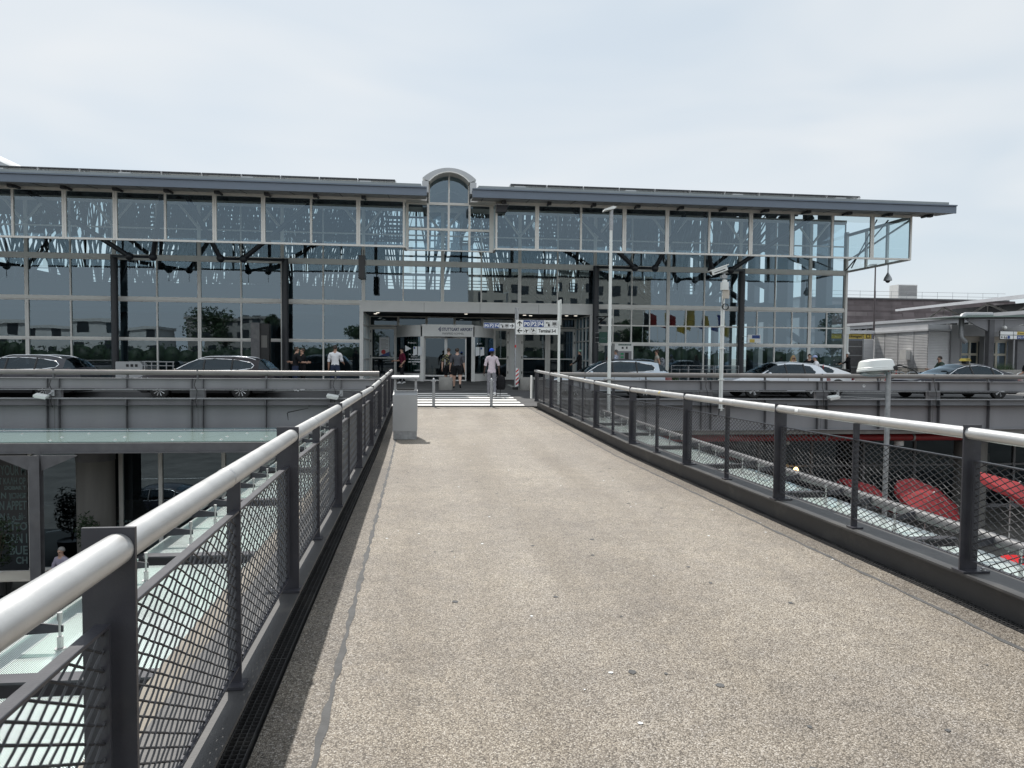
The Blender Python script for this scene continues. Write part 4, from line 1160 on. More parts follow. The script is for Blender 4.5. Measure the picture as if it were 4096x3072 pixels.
m.build('back_wall_pier', M['hall_dark'], T)
# right end wall with broad dark piers
m = MB(); y = YF+1.2
xw_ = XE-.1
k = 0
while y < 80:
    w = (1.15,.5,1.5,.7)[k % 4]; m.box(xw_-.3, xw_+.1, y, y+w, .16, hroof(y)-.32); y += w+(1.25,1.7,1.1,1.5)[k % 4]; k += 1
m.box(xw_-.31, xw_+.11, YF+.2, 80, 4.2, 4.7)
m.build('end_wall_pier', M['tree_steel'], T)
m = MB()
for a, b in (((41,2.2),(58,8.5)),((47,6.5),(66,12)),((40,7.0),(52,10.5)),((56,6),(74,14))): m.tube([(xw_-.45,a[0],a[1]),(xw_-.45,b[0],b[1])], .22, 8)
m.build('end_wall_brace', M['tree_steel'], T)
m = MB(); m.box(-33.2,-33,YF,81,.16,8.5); m.build('left_wall', M['hall_dark'], T)
# structural "trees"
def tree_col(x, y, seed):
    rr = random.Random(seed); m = MB()
    zr = hroof(y)
    base = [(x+.35*math.cos(w), y+.35*math.sin(w)) for w in (R(45),R(135),R(225),R(315))]
    for q, (bx, by) in enumerate(base):
        ux, uy = (1 if bx > x else -1), (1 if by > y else -1)
        z1 = 3.4+rr.uniform(-.2,.2)
        mid = (x+ux*.75, y+uy*.75, z1+1.0)
        m.tube([(bx,by,.17),(bx,by,z1-.6),mid], [.22,.21,.19], 8)
        for (sx, sy) in ((ux*2.3,uy*2.3),(ux*1.2,uy*3.2),(ux*3.2,uy*1.2)):
            k1 = (x+sx, y+sy, z1+3.0); m.tube([mid, k1], [.13,.11], 6)
            for (tx, ty) in ((.8,.5),(-.6,.7),(.6,-.7),(-.2,-.2)):
                ex, ey = x+sx*1.55+tx*1.3, y+sy*1.55+ty*1.3
                m.tube([k1, (ex, ey, hroof(ey)-.3)], [.075,.055], 5)
                m.tube([((k1[0]+ex)/2,(k1[1]+ey)/2,(k1[2]+hroof(ey)-.3)/2),(ex+tx*1.1,ey+ty*1.1,hroof(ey+ty*1.1)-.3)], [.045,.035], 4)
    m.build('tree_column', M['tree_steel'], T)
sd = 1
for y in (49., 62., 74.):
    for x in (-29.5,-20.2,-10.9, 9.8, 17.6):
        tree_col(x, y, sd); sd += 1
for y in (62.,): 
    for x in (-1.6,): tree_col(x, y, 40)
# hanging flight board silhouettes etc. inside
m = MB()
for x0, x1, y, z0, z1 in ((-13.5,-11.2,50,6.4,7.6),(11.5,13.2,47,5.9,6.8),(-5.5,-4.0,52,4.9,6.0),(-24,-22.4,50,6.0,7.2)):
    m.box(x0, x1, y, y+.3, z0, z1); m.box(x0+.3, x0+.36, y+.1, y+.2, z1, hroof(y)-.3); m.box(x1-.36, x1-.3, y+.1, y+.2, z1, hroof(y)-.3)
m.build('flight_board', M['hall_dark'], T)
m = MB()
for i in range(14):
    x = -30+i*3.9; m.tube([(x,44.5,hroof(44.5)-.32),(x+.5,56,hroof(56)-.32)], .10, 6)
for y in (44,50,56,62,68,74): m.tube([(-33,y,hroof(y)-.45),(XE,y,hroof(y)-.45)], .14, 6)
m.build('purlin', M['tree_steel'], T)

# photovoltaic rows stand on the roof: each row is its own thing
def solar(x0, x1, label):
    t = thing('solar_panel_row', label, 'solar panels', ((x0+x1)/2, 33.4, 9.4), 'solar panel rows on the terminal roof')
    n = max(1, int((x1-x0)/1.66)); w = (x1-x0)/n
    for i in range(n):
        a, b = x0+i*w+.02, x0+(i+1)*w-.02
        m = MB(); m.add([(a,33.2,9.56),(b,33.2,9.56),(b,34.2,9.62),(a,34.2,9.62),(a,33.2,9.60),(b,33.2,9.60),(b,34.2,9.66),(a,34.2,9.66)],
              [(0,3,2,1),(4,5,6,7),(0,1,5,4),(1,2,6,5),(2,3,7,6),(3,0,4,7)])
        m.build('panel', M['solar'], t)
    m = MB()
    m.tube([(x0,33.3,9.53),(x1,33.3,9.53)], .022, 6); m.tube([(x0,34.1,9.57),(x1,34.1,9.57)], .022, 6)
    for i in range(n+1):
        x = x0+i*w; m.tube([(x,33.2,9.54),(x,34.2,9.60)], .02, 5); m.tube([(x,33.25,9.54),(x,33.25,hroof(33.25)-.01)], .02, 5); m.tube([(x,34.15,9.59),(x,34.15,hroof(34.15)-.01)], .02, 5)
    m.build('mounting_frame', M['steel'], t)
    m = MB()
    for i in range(0, n, 3): m.obox((x0+i*w+.4, 32.75, 9.33), (.5,.22,.08))
    m.tube([(x0,32.72,9.31),(x1,32.72,9.31)], .022, 6)
    m.build('cable_tray', M['zinc'], t)
solar(-34.0, -1.65, 'longer row of dark solar panels on the roof, towards the grey vault')
solar(3.62, 21.0, 'shorter row of dark solar panels on the roof above the tall lamp post')
# ================================================================== cars (front towards -x)
def lerp_pts(pts, x):
    if x <= pts[0][0]: return pts[0][1]
    for (a, b), (c, d) in zip(pts[:-1], pts[1:]):
        if x <= c:
            t = (x-a)/(c-a); t2 = t*t*(3-2*t)
            return b+(d-b)*(t*.6+t2*.4)
    return pts[-1][1]
def inpoly(x, z, P):
    c = False; n = len(P)
    for i in range(n):
        x1, z1 = P[i]; x2, z2 = P[i-1]
        if (z1 > z) != (z2 > z) and x < (x2-x1)*(z-z1)/(z2-z1)+x1: c = not c
    return c
def carpaint(name, col, met=.35, coat=.8, spec=.4): return pbr(name, col, .32, met, .03, 3, coat=coat, spec=spec)
def make_car(name, label, X0, Ynear, zr, spec, paint, glassmat, extras=(), group='cars on the road before the terminal'):
    L, W, H = spec['L'], spec['W'], spec['H']
    belt, roof, dlo = spec['belt'], spec['roof'], spec['dlo']
    xf, xrw, rw = spec['xf'], spec['xr'], spec.get('rw', .325)
    yc = Ynear+W/2
    t = thing(name, label, 'car', (X0+L/2, yc, zr), group)
    nX = 110; xs = [L*i/nX for i in range(nX+1)]
    def halfw(x):
        a = x/L; f = 1.
        if a < .16: f = .80+.20*math.sin(math.pi/2*a/.16)
        if a > .86: f = .86+.14*math.sin(math.pi/2*(1-a)/.14)
        return W/2*f
    ride = .20
    def zbot(x):
        z = ride+.02
        for xw in (xf, xrw):
            d = abs(x-xw); ra = rw+.055
            if d < ra: z = max(z, rw+math.sqrt(ra*ra-d*d))
        e = min(x, L-x)
        if e < .35: z = max(z, .24+.12*(1-e/.35))
        return z
    NA, NB, NC = 10, 10, 5
    profA = lambda s: .93+.07*math.sin(math.pi*min(1, max(0, .12+.72*s)))
    def section(x):
        hw = halfw(x); zb, zt, zr_ = zbot(x), lerp_pts(belt, x), lerp_pts(roof, x)
        zr_ = max(zr_, zt+.012); pts = []
        for i in range(NA+1):
            s = i/NA; z = zb+(zt-zb)*s; sg = (z-ride)/(zt-ride)
            pts.append((hw*profA(sg), z))
        y1 = pts[-1][0]; up = (zr_-zt)
        yr = y1*(.93 if up < .1 else max(.70, .93-.26*min(1, up/.45)))
        for i in range(1, NB+1):
            s = i/NB
            y = y1-.012+(yr-y1+.012)*(s**1.25); z = zt+(zr_-.035*min(1,up/.3)-zt)*s
            pts.append((y, z))
        y2, z2 = pts[-1]
        for i in range(1, NC+1):
            s = i/NC
            pts.append((y2*(1-s), z2+(zr_+.02-z2)*math.sin(math.pi/2*s)))
        return pts
    S = [section(x) for x in xs]; K = len(S[0])
    parts = {k: MB() for k in ('body','wind','rear','roofp','glass-1','glass1','tail-1','tail1','head-1','head1','bumper-1','bumper1')}
    w0, w1 = spec['wind']; q0, q1 = spec['rearwin']
    for side in (-1, 1):
        for i in range(nX):
            for k in range(K-1):
                a, b, c, d = S[i][k], S[i+1][k], S[i+1][k+1], S[i][k+1]
                xm_ = (xs[i]+xs[i+1])/2; zm = (a[1]+b[1]+c[1]+d[1])/4
                tgt = 'body'
                if k < NA:
                    lx = xm_
                    for (x0, x1, z0, z1, nm) in spec['lamps']:
                        if x0 < lx < x1 and z0 < zm < z1: tgt = nm
                    if zm < .33: tgt = 'bumper'
                elif k < NA+NB:
                    if inpoly(xm_, zm, dlo): tgt = 'glass'
                    elif w0+.06 < xm_ < w1 and k > NA+NB-3: tgt = 'wind'
                    elif spec.get('darkrear') and q0 < xm_ < q1 and zm > lerp_pts(belt, xm_)+.04: tgt = 'rear'
                else:
                    if w0 < xm_ < w1: tgt = 'wind'
                    elif q0 < xm_ < q1: tgt = 'rear'
                    elif spec.get('darkroof') and w1 <= xm_ <= q0: tgt = 'roofp'
                P = [(X0+xs[i], yc+side*a[0], zr+a[1]), (X0+xs[i+1], yc+side*b[0], zr+b[1]), (X0+xs[i+1], yc+side*c[0], zr+c[1]), (X0+xs[i], yc+side*d[0], zr+d[1])]
                if tgt in ('glass','tail','head','bumper'): tgt += str(side)
                parts[tgt].add(P, [(0,1,2,3)])
    for i, e in ((0, 0), (nX, 1)):     # front and rear closures
        pr_ = [(X0+xs[i]+(-.02 if e == 0 else .02), yc-y*.97, zr+z) for y, z in S[i]]+[(X0+xs[i]+(-.02 if e == 0 else .02), yc+y*.97, zr+z) for y, z in S[i][::-1]]
        n = len(S[i])
        for k in range(n-1):
            parts['body'].add([(X0+xs[i], yc-S[i][k][0], zr+S[i][k][1]), (X0+xs[i], yc+S[i][k][0], zr+S[i][k][1]), (X0+xs[i], yc+S[i][k+1][0], zr+S[i][k+1][1]), (X0+xs[i], yc-S[i][k+1][0], zr+S[i][k+1][1])], [(0,1,2,3)])
    parts['body'].build('body', paint, t, smooth=38)
    for key, nm, mt in (('glass','side_window',glassmat), ('wind','windscreen',glassmat), ('rear','rear_window',glassmat), ('tail','tail_light',M['tail_red']), ('head','headlight',M['headlamp']), ('roofp','roof_panel',M['black']), ('bumper','sill',M['black'])):
        
        for kk in ((key,) if key in parts else (key+'-1', key+'1')):
            if parts[kk].v: parts[kk].build(nm, mt, t, smooth=38)
    # dark inner tub, seats and steering wheel
    m = MB(); m.box(X0+.25, X0+L-.25, yc-W/2+.24, yc+W/2-.24, zr+.22, zr+.62)
    m.box(X0+w0-.1, X0+w0+.5, yc-W/2+.2, yc+W/2-.2, zr+.62, zr+.90)
    for x in (spec['seat'], spec['seat']+.85):
        for y in (-.36,.36): m.obox((X0+x, yc+y, zr+.92), (.16,.46,.56), Matrix.Rotation(R(14),4,'Y')); m.ball((X0+x+.10, yc+y, zr+1.24), (.06,.13,.09), 8, 6)
    m.build('seats', M['black'], t, smooth=30)
    def sidey(x, z, s):
        sec = section(x); best = sec[0][0]
        for (y0, z0), (y1, z1) in zip(sec[:-1], sec[1:]):
            if z0 <= z <= z1 and z1 > z0: best = y0+(y1-y0)*(z-z0)/(z1-z0); break
        return yc+s*(best+.004)
    # bright surround of the side glass, door gaps, handles, mirrors
    for s in (-1, 1):
        if spec.get('chrome', 1):
            pts = []
            n = len(dlo)
            for i in range(n):
                (a, b), (c, d) = dlo[i], dlo[(i+1) % n]
                for q in range(6):
                    x, z = a+(c-a)*q/6, b+(d-b)*q/6; pts.append((X0+x, sidey(x, z, s), zr+z))
            m = MB(); m.tube(pts, spec.get('chr', .013), 6, closed=True); m.build('window_trim', M['chrome'], t, smooth=60)
        for xd in spec['doors']:
            m = MB(); m.tube([(X0+xd, sidey(xd, z, s), zr+z) for z in (.36,.5,.65,.8,.93)], .006, 5); m.build('door_gap', M['black'], t)
        for xh in spec['handles']:
            m = MB(); y = sidey(xh, .84, s); m.obox((X0+xh, y, zr+.84), (.20,.045,.035)); m.build('door_handle', spec.get('handlemat', paint), t)
        for xp in spec['pillars']:
            z0 = lerp_pts(belt, xp); z1 = lerp_pts(roof, xp)-.07
            m = MB(); m.tube([(X0+xp, sidey(xp, z0+(z1-z0)*q/5, s), zr+z0+(z1-z0)*q/5) for q in range(6)], .034, 6); m.build('pillar', M['black'], t)
        m = MB(); mx = spec['dlo'][0][0]+.22; y = sidey(mx, lerp_pts(belt, mx), s)
        m.ball((X0+mx, y+s*.12, zr+lerp_pts(belt, mx)+.07), (.075,.12,.075), 12, 8); m.build('wing_mirror', paint, t, smooth=60)
        if spec.get('rails'):
            ra, rb = spec['rails']; m = MB(); pts = []
            for q in range(13):
                x = ra+(rb-ra)*q/12; sec = section(x); y, z = sec[NA+NB]
                lift = .05*min(1, 6*min(q/12, 1-q/12))
                pts.append((X0+x, yc+s*(y-.02), zr+z+lift))
            m.tube(pts, .017, 6); m.build('roof_rail', M['chrome'], t, smooth=60)
    # wheels
    for xw in (xf, xrw):
        for s in (-1, 1):
            yo = yc+s*(W/2-.015); yi = yc+s*(W/2-.225)
            c = (X0+xw, yo, zr+rw)
            Mx = Matrix.Rotation(R(90)*(1 if s < 0 else -1), 4, 'X')
            m = MB(); m.lathe([(rw*.66,-.005),(rw*.80,.0),(rw*.95,-.012),(rw,-.045),(rw,-.17),(rw*.93,-.205),(rw*.6,-.205)], c, 32, Mx); wl = m.build('wheel', M['rubber'], t, smooth=40)
            m = MB(); m.lathe([(rw*.70,-.012),(rw*.655,-.006),(rw*.62,-.03),(rw*.60,-.10)], c, 32, Mx, caps=False)
            ns = spec.get('spokes', 10)
            for q in range(ns):
                w = 2*math.pi*q/ns
                for dw in ((-.10,.10) if spec.get('twin') else (0,)):
                    p0 = Vector((rw*.14*math.cos(w), rw*.14*math.sin(w), -.022)); p1 = Vector((rw*.64*math.cos(w+dw), rw*.64*math.sin(w+dw), -.020))
                    m.tube([Mx @ p0+Vector(c), Mx @ p1+Vector(c)], [.020*spec.get('sw',1), .028*spec.get('sw',1)], 5)
            m.lathe([(.001,-.004),(rw*.16,-.006),(rw*.2,-.03)], c, 16, Mx, caps=False)
            m.build('rim', M['alloy'], wl, smooth=40)
            m = MB(); m.lathe([(rw*.6,-.12),(.01,-.121)], c, 20, Mx, caps=False); m.lathe([(rw*.45,-.075),(.02,-.074)], c, 20, Mx, caps=False); m.build('brake_disc', M['black'], wl)
    for fn in extras: fn(t, X0, yc, zr, spec, section)
    return t
ESTATE = dict(L=4.82, W=1.84, H=1.50, belt=[(0,.58),(.08,.70),(.5,.80),(1.25,.93),(2.2,.965),(3.6,1.0),(4.45,1.04),(4.70,.98),(4.82,.80)],
    roof=[(0,.60),(.1,.74),(.5,.86),(1.15,.985),(1.30,1.02),(1.72,1.25),(2.15,1.44),(2.6,1.50),(3.3,1.505),(3.95,1.47),(4.28,1.42),(4.42,1.34),(4.58,1.15),(4.72,1.0),(4.82,.82)],
    dlo=[(1.30,.955),(1.85,1.27),(2.2,1.41),(2.75,1.435),(3.5,1.40),(4.0,1.31),(4.13,1.20),(4.05,1.09),(3.6,1.04),(2.4,1.0)],
    wind=(1.22,2.12), rearwin=(4.30,4.66), darkrear=True, xf=.94, xr=3.70, lamps=[(0,.55,.60,.74,'head'),(4.40,4.72,.93,1.03,'tail')], doors=(1.45,2.45,3.45), handles=(2.25,3.25),
    pillars=(2.42,3.38), seat=2.15, rails=(2.1,4.15), spokes=10, chr=.016)
HATCH = dict(L=4.26, W=1.79, H=1.46, belt=[(0,.56),(.08,.68),(.5,.78),(1.15,.90),(2.2,.95),(3.3,.985),(3.9,1.02),(4.12,.96),(4.26,.78)],
    roof=[(0,.58),(.1,.72),(.5,.84),(1.05,.955),(1.2,1.0),(1.62,1.23),(2.05,1.41),(2.5,1.46),(3.1,1.45),(3.6,1.39),(3.85,1.30),(4.02,1.10),(4.16,.98),(4.26,.80)],
    dlo=[(1.30,.955),(1.80,1.23),(2.1,1.355),(2.6,1.385),(3.1,1.36),(3.4,1.28),(3.58,1.07),(3.5,1.0),(2.2,.975)],
    wind=(1.12,2.02), rearwin=(3.72,4.08), darkrear=False, xf=.90, xr=3.48, lamps=[(0,.50,.58,.72,'head'),(4.02,4.27,.70,.90,'tail')], doors=(1.4,2.35,3.2), handles=(2.15,3.0),
    pillars=(2.32,3.1), seat=2.05, spokes=5, sw=1.5, twin=True, chrome=0)
COUPE = dict(HATCH, L=4.6, belt=[(0,.56),(.08,.66),(.5,.76),(1.3,.88),(2.4,.92),(3.4,.95),(4.2,.95),(4.5,.88),(4.6,.72)],
    roof=[(0,.58),(.1,.70),(.5,.81),(1.25,.93),(1.4,.97),(1.9,1.22),(2.3,1.36),(2.7,1.40),(3.2,1.37),(3.7,1.25),(4.1,1.09),(4.4,.98),(4.6,.76)],
    dlo=[(1.5,.93),(2.05,1.20),(2.4,1.31),(2.9,1.33),(3.4,1.22),(3.6,1.08),(3.5,.98),(2.4,.95)], wind=(1.32,2.25), rearwin=(3.3,4.15), xf=.92, xr=3.72, doors=(1.5,2.9), handles=(2.7,), pillars=(2.9,), lamps=[(0,.5,.58,.70,'head'),(4.38,4.62,.68,.84,'tail')])
SALOON = dict(L=4.93, W=1.86, H=1.46, belt=[(0,.58),(.08,.70),(.5,.79),(1.4,.93),(2.4,.965),(3.6,.98),(4.3,1.0),(4.75,.97),(4.93,.78)],
    roof=[(0,.60),(.1,.74),(.5,.85),(1.3,.975),(1.45,1.01),(1.95,1.25),(2.4,1.42),(2.85,1.46),(3.3,1.44),(3.7,1.35),(4.1,1.17),(4.35,1.055),(4.75,1.0),(4.93,.80)],
    dlo=[(1.52,.965),(2.05,1.23),(2.45,1.35),(2.95,1.38),(3.35,1.34),(3.72,1.22),(3.98,1.05),(3.9,1.01),(2.6,.985)],
    wind=(1.38,2.36), rearwin=(3.55,4.30), darkrear=False, xf=.86, xr=3.80, lamps=[(0,.5,.60,.74,'head'),(4.62,4.94,.76,.92,'tail')], doors=(1.6,2.6,3.6), handles=(2.4,3.4),
    pillars=(2.62,3.55), seat=2.35, spokes=5, twin=True, sw=1.2, chr=.016)
pt_plum = carpaint('plum_black_paint', (.014,.010,.015), 0, .25, .25); pt_grey = carpaint('dark_grey_paint', (.045,.046,.055), .1, .3, .3); pt_silver = carpaint('silver_blue_paint', (.44,.50,.56), .5)
pt_white = carpaint('silver_white_paint', (.66,.69,.73), .35); pt_white2 = carpaint('white_car_paint', (.74,.75,.76), .1); pt_night = carpaint('night_blue_paint', (.008,.010,.020), 0, .3, .3)
make_car('parked_car', 'dark grey estate car cut off by the picture edge, with rounded chrome window line', -16.95, 26.1, -.03, ESTATE, pt_grey, M['glass_dark'])
make_car('parked_car', 'near black plum estate car with silver ten spoke wheels beside the man in black', -10.42, 26.1, -.03, dict(ESTATE), pt_plum, M['glass_dark'])
make_car('parked_car', 'silver blue estate car with black roof behind the tall lamp post', 4.63, 27.0, -.03, dict(ESTATE, darkroof=True, rails=None, lamps=[(0,.55,.60,.74,'head'),(4.50,4.83,.62,.84,'tail')]), pt_silver, M['glass_dark'])
make_car('parked_car', 'silver white hatchback with a red tail light under the heart shirt man', 12.02, 27.3, -.03, HATCH, pt_white, M['glass_dark'])
make_car('parked_car', 'white coupe half hidden behind the silver white hatchback', 14.25, 29.7, -.03, COUPE, pt_white2, M['glass_dark'])
def taxi_extra(t, X0, yc, zr, spec, section):
    m = MB(); x = X0+2.95
    m.prism([(x-.16,yc-.18,zr+1.565),(x+.13,yc-.18,zr+1.565),(x+.08,yc-.18,zr+1.675),(x-.07,yc-.18,zr+1.675)], (0,.36,0)); sg = m.build('roof_sign', M['yellow'], t)
    m = MB(); m.box(x-.06,x+.08,yc-.12,yc+.12,zr+1.475,zr+1.564); m.build('sign_foot', M['black'], sg)
    text_mb('TAXI', .095, (x-.10, yc-.183, zr+1.59), sg, M['ink'], width=.20)
    # open driver door on the far side
    m = MB(); dx = X0+1.62; y0 = yc+spec['W']/2
    m.prism([(dx,y0+.02,zr+.34),(dx-.75,y0+.85,zr+.36),(dx-.75,y0+.85,zr+.94),(dx,y0+.02,zr+.94)], (.05,.05,0))
    d = m.build('open_door', pt_night, t)
    m = MB(); m.tube([(dx,y0+.02,zr+.94),(dx-.20,y0+.22,zr+1.18),(dx-.52,y0+.6,zr+1.36),(dx-.75,y0+.85,zr+1.30),(dx-.75,y0+.85,zr+.94)], .03, 6); m.build('door_frame', M['black'], d)
    m = MB(); m.tube([(X0+1.7, yc-spec['W']/2-.012, zr+.40),(X0+3.3, yc-spec['W']/2-.012, zr+.40)], .014, 5); m.build('sill_trim', M['chrome'], t)
make_car('taxi', 'dark blue taxi saloon with a yellow roof sign and open door', 19.35, 26.6, -.03, SALOON, pt_night, M['glass_dark'], (taxi_extra,))
make_car('street_car', 'dark car on the lower street below the cafe, mostly hidden', -13.3, 15.0, -5.0, dict(SALOON), pt_night, M['glass_dark'], (), None)
# ================================================================== people
SK = {}
def person(label, x, y, z, h, face, top, bottom, skin, shoes, sleeve=.45, shorts=None, pose=None, hair=(.02,.015,.012), cap=None, longhair=False, name='person', shirt_long=0., build=1., glasses=False, group=None):
    """face: heading in degrees, 0 = looking away from the camera (+y), 90 = looking to +x... counted clockwise"""
    P = dict(la=(6,8), ra=(6,8), la_f=(0,10), ra_f=(0,10), ll=(0,0), rl=(0,0), lean=0, head=(0,0), sit=False)
    if pose: P.update(pose)
    S = h/1.78
    t = thing(name, label, 'person', (x, y, z), group)
    V = []; E = []; RAD = []; TAGS = []
    def add(p, r, par, tg):
        V.append(Vector(p)); RAD.append(r); TAGS.append(tg)
        if par is not None: E.append((par, len(V)-1))
        return len(V)-1
    b = build
    pel = add((0,0,.96), (.135*b,.105*b), None, 'pelvis')
    ln = R(P['lean']); sl = math.sin(ln); cl2 = math.cos(ln)
    def sp(zz, yy=0, xx=0): return (xx, yy*cl2+sl*(zz-.96), .96+(zz-.96)*cl2-yy*sl)
    wai = add(sp(1.10), (.130*b,.10*b), pel, 'torso')
    che = add(sp(1.30), (.150*b,.115*b), wai, 'torso')
    upc = add(sp(1.43), (.135*b,.098*b), che, 'torso')
    nec = add(sp(1.52,.005), (.055,.055), upc, 'neck')
    hy, hp = R(P['head'][0]), R(P['head'][1])
    hd0 = Vector(sp(1.585,.012)); 
    def hv(dx, dy, dz_):
        a, c = dy*math.cos(hp)+dz_*math.sin(hp), dz_*math.cos(hp)-dy*math.sin(hp)
        return hd0+Vector((dx*math.cos(hy)+a*math.sin(hy), -dx*math.sin(hy)+a*math.cos(hy), c))
    jaw = add(hv(0,.02,.0), (.060,.066), nec, 'head')
    mid = add(hv(0,.015,.07), (.074,.088), jaw, 'head')
    top_ = add(hv(0,.0,.135), (.070,.080), mid, 'head')
    chin = add(hv(0,.072,-.012), (.026,.022), jaw, 'head')
    nose = add(hv(0,.104,.050), (.012,.014), mid, 'head')
    for s in (-1,1): add(hv(s*.078,-.005,.055), (.012,.020), mid, 'head')
    def rot(v, pitch, out, s):
        # pitch: swing forward (+y), out: away from body in x
        p, o = R(pitch), R(out)
        v = Vector((v.x, v.y*math.cos(p)-v.z*math.sin(p), v.y*math.sin(p)+v.z*math.cos(p)))
        return Vector((v.x*math.cos(o)-s*v.z*math.sin(o), v.y, s*v.x*math.sin(o)+v.z*math.cos(o)))
    hands = {}
    for s, ka, kf in ((-1,'la','la_f'), (1,'ra','ra_f')):
        sh = add(sp(1.425,0,s*.175*b), (.062*b,.062*b), upc, 'arm'+str(s)+'s')
        d = rot(Vector((0,0,-.29)), P[kf][0], P[ka][0], s)
        el = add(V[sh]+d, (.043*b,.043*b), sh, 'uarm')
        d2 = rot(Vector((0,0,-.25)), P[kf][0]+P[kf][1], P[ka][1], s)
        wr = add(V[el]+d2, (.028,.030), el, 'farm')
        u = d2.normalized(); side = Vector((0,1,0)).cross(u)
        if side.length < .1: side = Vector((1,0,0))
        fwd = u.cross(side).normalized() if u.cross(side).length > .1 else Vector((0,1,0))
        if fwd.y < 0: fwd = -fwd
        inn_ = u.cross(fwd).normalized()
        if inn_.x*s > 0: inn_ = -inn_
        pm = add(V[wr]+u*.06, (.032,.020), wr, 'hand')
        hands[s] = V[pm].copy()
        for q, (off, ln_) in enumerate(((-.030,.062),(-.010,.078),(.011,.085),(.031,.075))):
            a = add(V[pm]+u*.035+fwd*off, (.0095,.0095), pm, 'hand')
            c = add(V[a]+u*ln_*.55+inn_*.008, (.0085,.0085), a, 'hand')
            add(V[c]+u*ln_*.42+inn_*.026, (.007,.007), c, 'hand')
        th = add(V[wr]+u*.035+fwd*.038, (.0105,.0105), pm, 'hand')
        add(V[th]+u*.04+fwd*.022+inn_*.012, (.0085,.0085), th, 'hand')
    for s, kl in ((-1,'ll'), (1,'rl')):
        hip = add((s*.092*b,0,.90), (.098*b,.098*b), pel, 'hip')
        a, kn_ = P[kl]
        d = rot(Vector((0,0,-.42)), a, 2, s); kn = add(V[hip]+d, (.060*b,.062*b), hip, 'thigh')
        d2 = rot(Vector((0,0,-.40)), a-kn_, 1, s); an = add(V[kn]+d2, (.038,.040), kn, 'shin')
        cf_ = (V[kn]*.62+V[an]*.38)
        ft = rot(Vector((0,.16,-.035)), (a-kn_)*.6, 0, s)
        hl = add(V[an]+rot(Vector((0,-.035,-.055)),(a-kn_)*.6,0,s), (.034,.03), an, 'foot')
        to = add(V[an]+ft+Vector((s*.02,0,-.015)), (.036,.026), an, 'foot')
    # lowest point to the ground
    zmin = min(v.z-r_[1] for v, r_ in zip(V, RAD))
    zmax = V[top_].z+.075
    if P['sit']: off = Vector((0,0,0)); S = h/1.78
    else: off = Vector((0,0,-zmin)); S = h/(zmax-zmin)
    V = [(v+off)*S for v in V]; RAD = [(a*S, c*S) for a, c in RAD]
    hands = {k: (v+off)*S for k, v in hands.items()}
    me = bpy.data.meshes.new('body_base'); me.from_pydata(V, E, [])
    ob = bpy.data.objects.new('body_base', me); COL.objects.link(ob)
    sk = ob.modifiers.new('Skin', 'SKIN'); sk.use_smooth_shade = True; sk.branch_smoothing = .5
    for i, sv in enumerate(me.skin_vertices[0].data):
        sv.radius = RAD[i]; sv.use_root = (i == 0)
    sb = ob.modifiers.new('Sub', 'SUBSURF'); sb.levels = 2; sb.render_levels = 2
    bpy.context.view_layer.update()
    dg = bpy.context.evaluated_depsgraph_get()
    bm_ = bpy.data.meshes.new_from_object(ob.evaluated_get(dg)); bpy.data.objects.remove(ob)
    bm_.name = 'body'; bm_.materials.clear()
    for mt in (skin, top, bottom, shoes): bm_.materials.append(mt)
    segs = [(V[a], V[c], TAGS[c]) for a, c in E]
    # clothing zones by nearest limb
    disp = {}
    waist = (1.02-shirt_long+off.z)*S
    for f in bm_.polygons:
        c = f.center; best = 1e9; tg = None; tt = 0
        for a, d_, g in segs:
            ab = d_-a; l2 = ab.length_squared
            tq = max(0, min(1, (c-a).dot(ab)/l2)) if l2 > 1e-12 else 0
            dd = (a+ab*tq-c).length
            if dd < best: best, tg, tt = dd, g, tq
        mi = 0
        if tg in ('torso','pelvis') or tg.startswith('arm'): mi = 1 if c.z > waist or tg.startswith('arm') else 2
        elif tg == 'neck': mi = 1 if tt < .35 else 0
        elif tg == 'uarm': mi = 1 if tt < sleeve*2 else 0
        elif tg == 'farm': mi = 1 if sleeve > 1.2 and tt < .95 else 0
        elif tg == 'hip': mi = 2 if c.z < waist else 1
        elif tg == 'thigh': mi = 2 if (shorts is None or tt < shorts) else 0
        elif tg == 'shin': mi = 2 if (shorts is None and tt < .92) else (3 if tt > .90 else 0)
        elif tg == 'foot': mi = 3
        f.material_index = mi; f.use_smooth = True
        if mi in (1,2):
            for vi in f.vertices: disp[vi] = max(disp.get(vi, 0), .013 if mi == 1 else .011)
    for vi, d_ in disp.items():
        v = bm_.vertices[vi]; wob = .006*math.sin(v.co.z*37+v.co.x*21)+.004*math.sin(v.co.z*71-v.co.y*33)
        v.co = v.co + v.normal*(d_+wob)
    o = bpy.data.objects.new('body', bm_); COL.objects.link(o); o.parent = t
    # hair shell over the skull
    hc = (hv(0,-.012,.085)+off)*S
    m = MB()
    hm = pbr('hair_%d' % len(bpy.data.materials), hair, .6, 0, .2, 30)
    n = 16; rings = []
    cosy, siny = math.cos(hy), math.sin(hy)
    vs = []; fs = []; NR = 9
    for i in range(NR+1):
        for k in range(n):
            w = 2*math.pi*k/n
            back = .5-.5*math.sin(w)          # w=90deg is the face side
            low = 62+ (58*back**.7 if not longhair else 70*min(1, back*1.6))
            th_ = R(low)*i/NR
            rx, ry, rz = .086*S, .100*S, .104*S
            q = Vector((rx*math.sin(th_)*math.cos(w), ry*math.sin(th_)*math.sin(w), rz*math.cos(th_)))
            vs.append(hc+Vector((q.x*cosy+q.y*siny, -q.x*siny+q.y*cosy, q.z)))
    for i in range(NR):
        for k in range(n):
            k2 = (k+1) % n; fs.append((i*n+k, (i+1)*n+k, (i+1)*n+k2, i*n+k2))
    m.add(vs, fs)
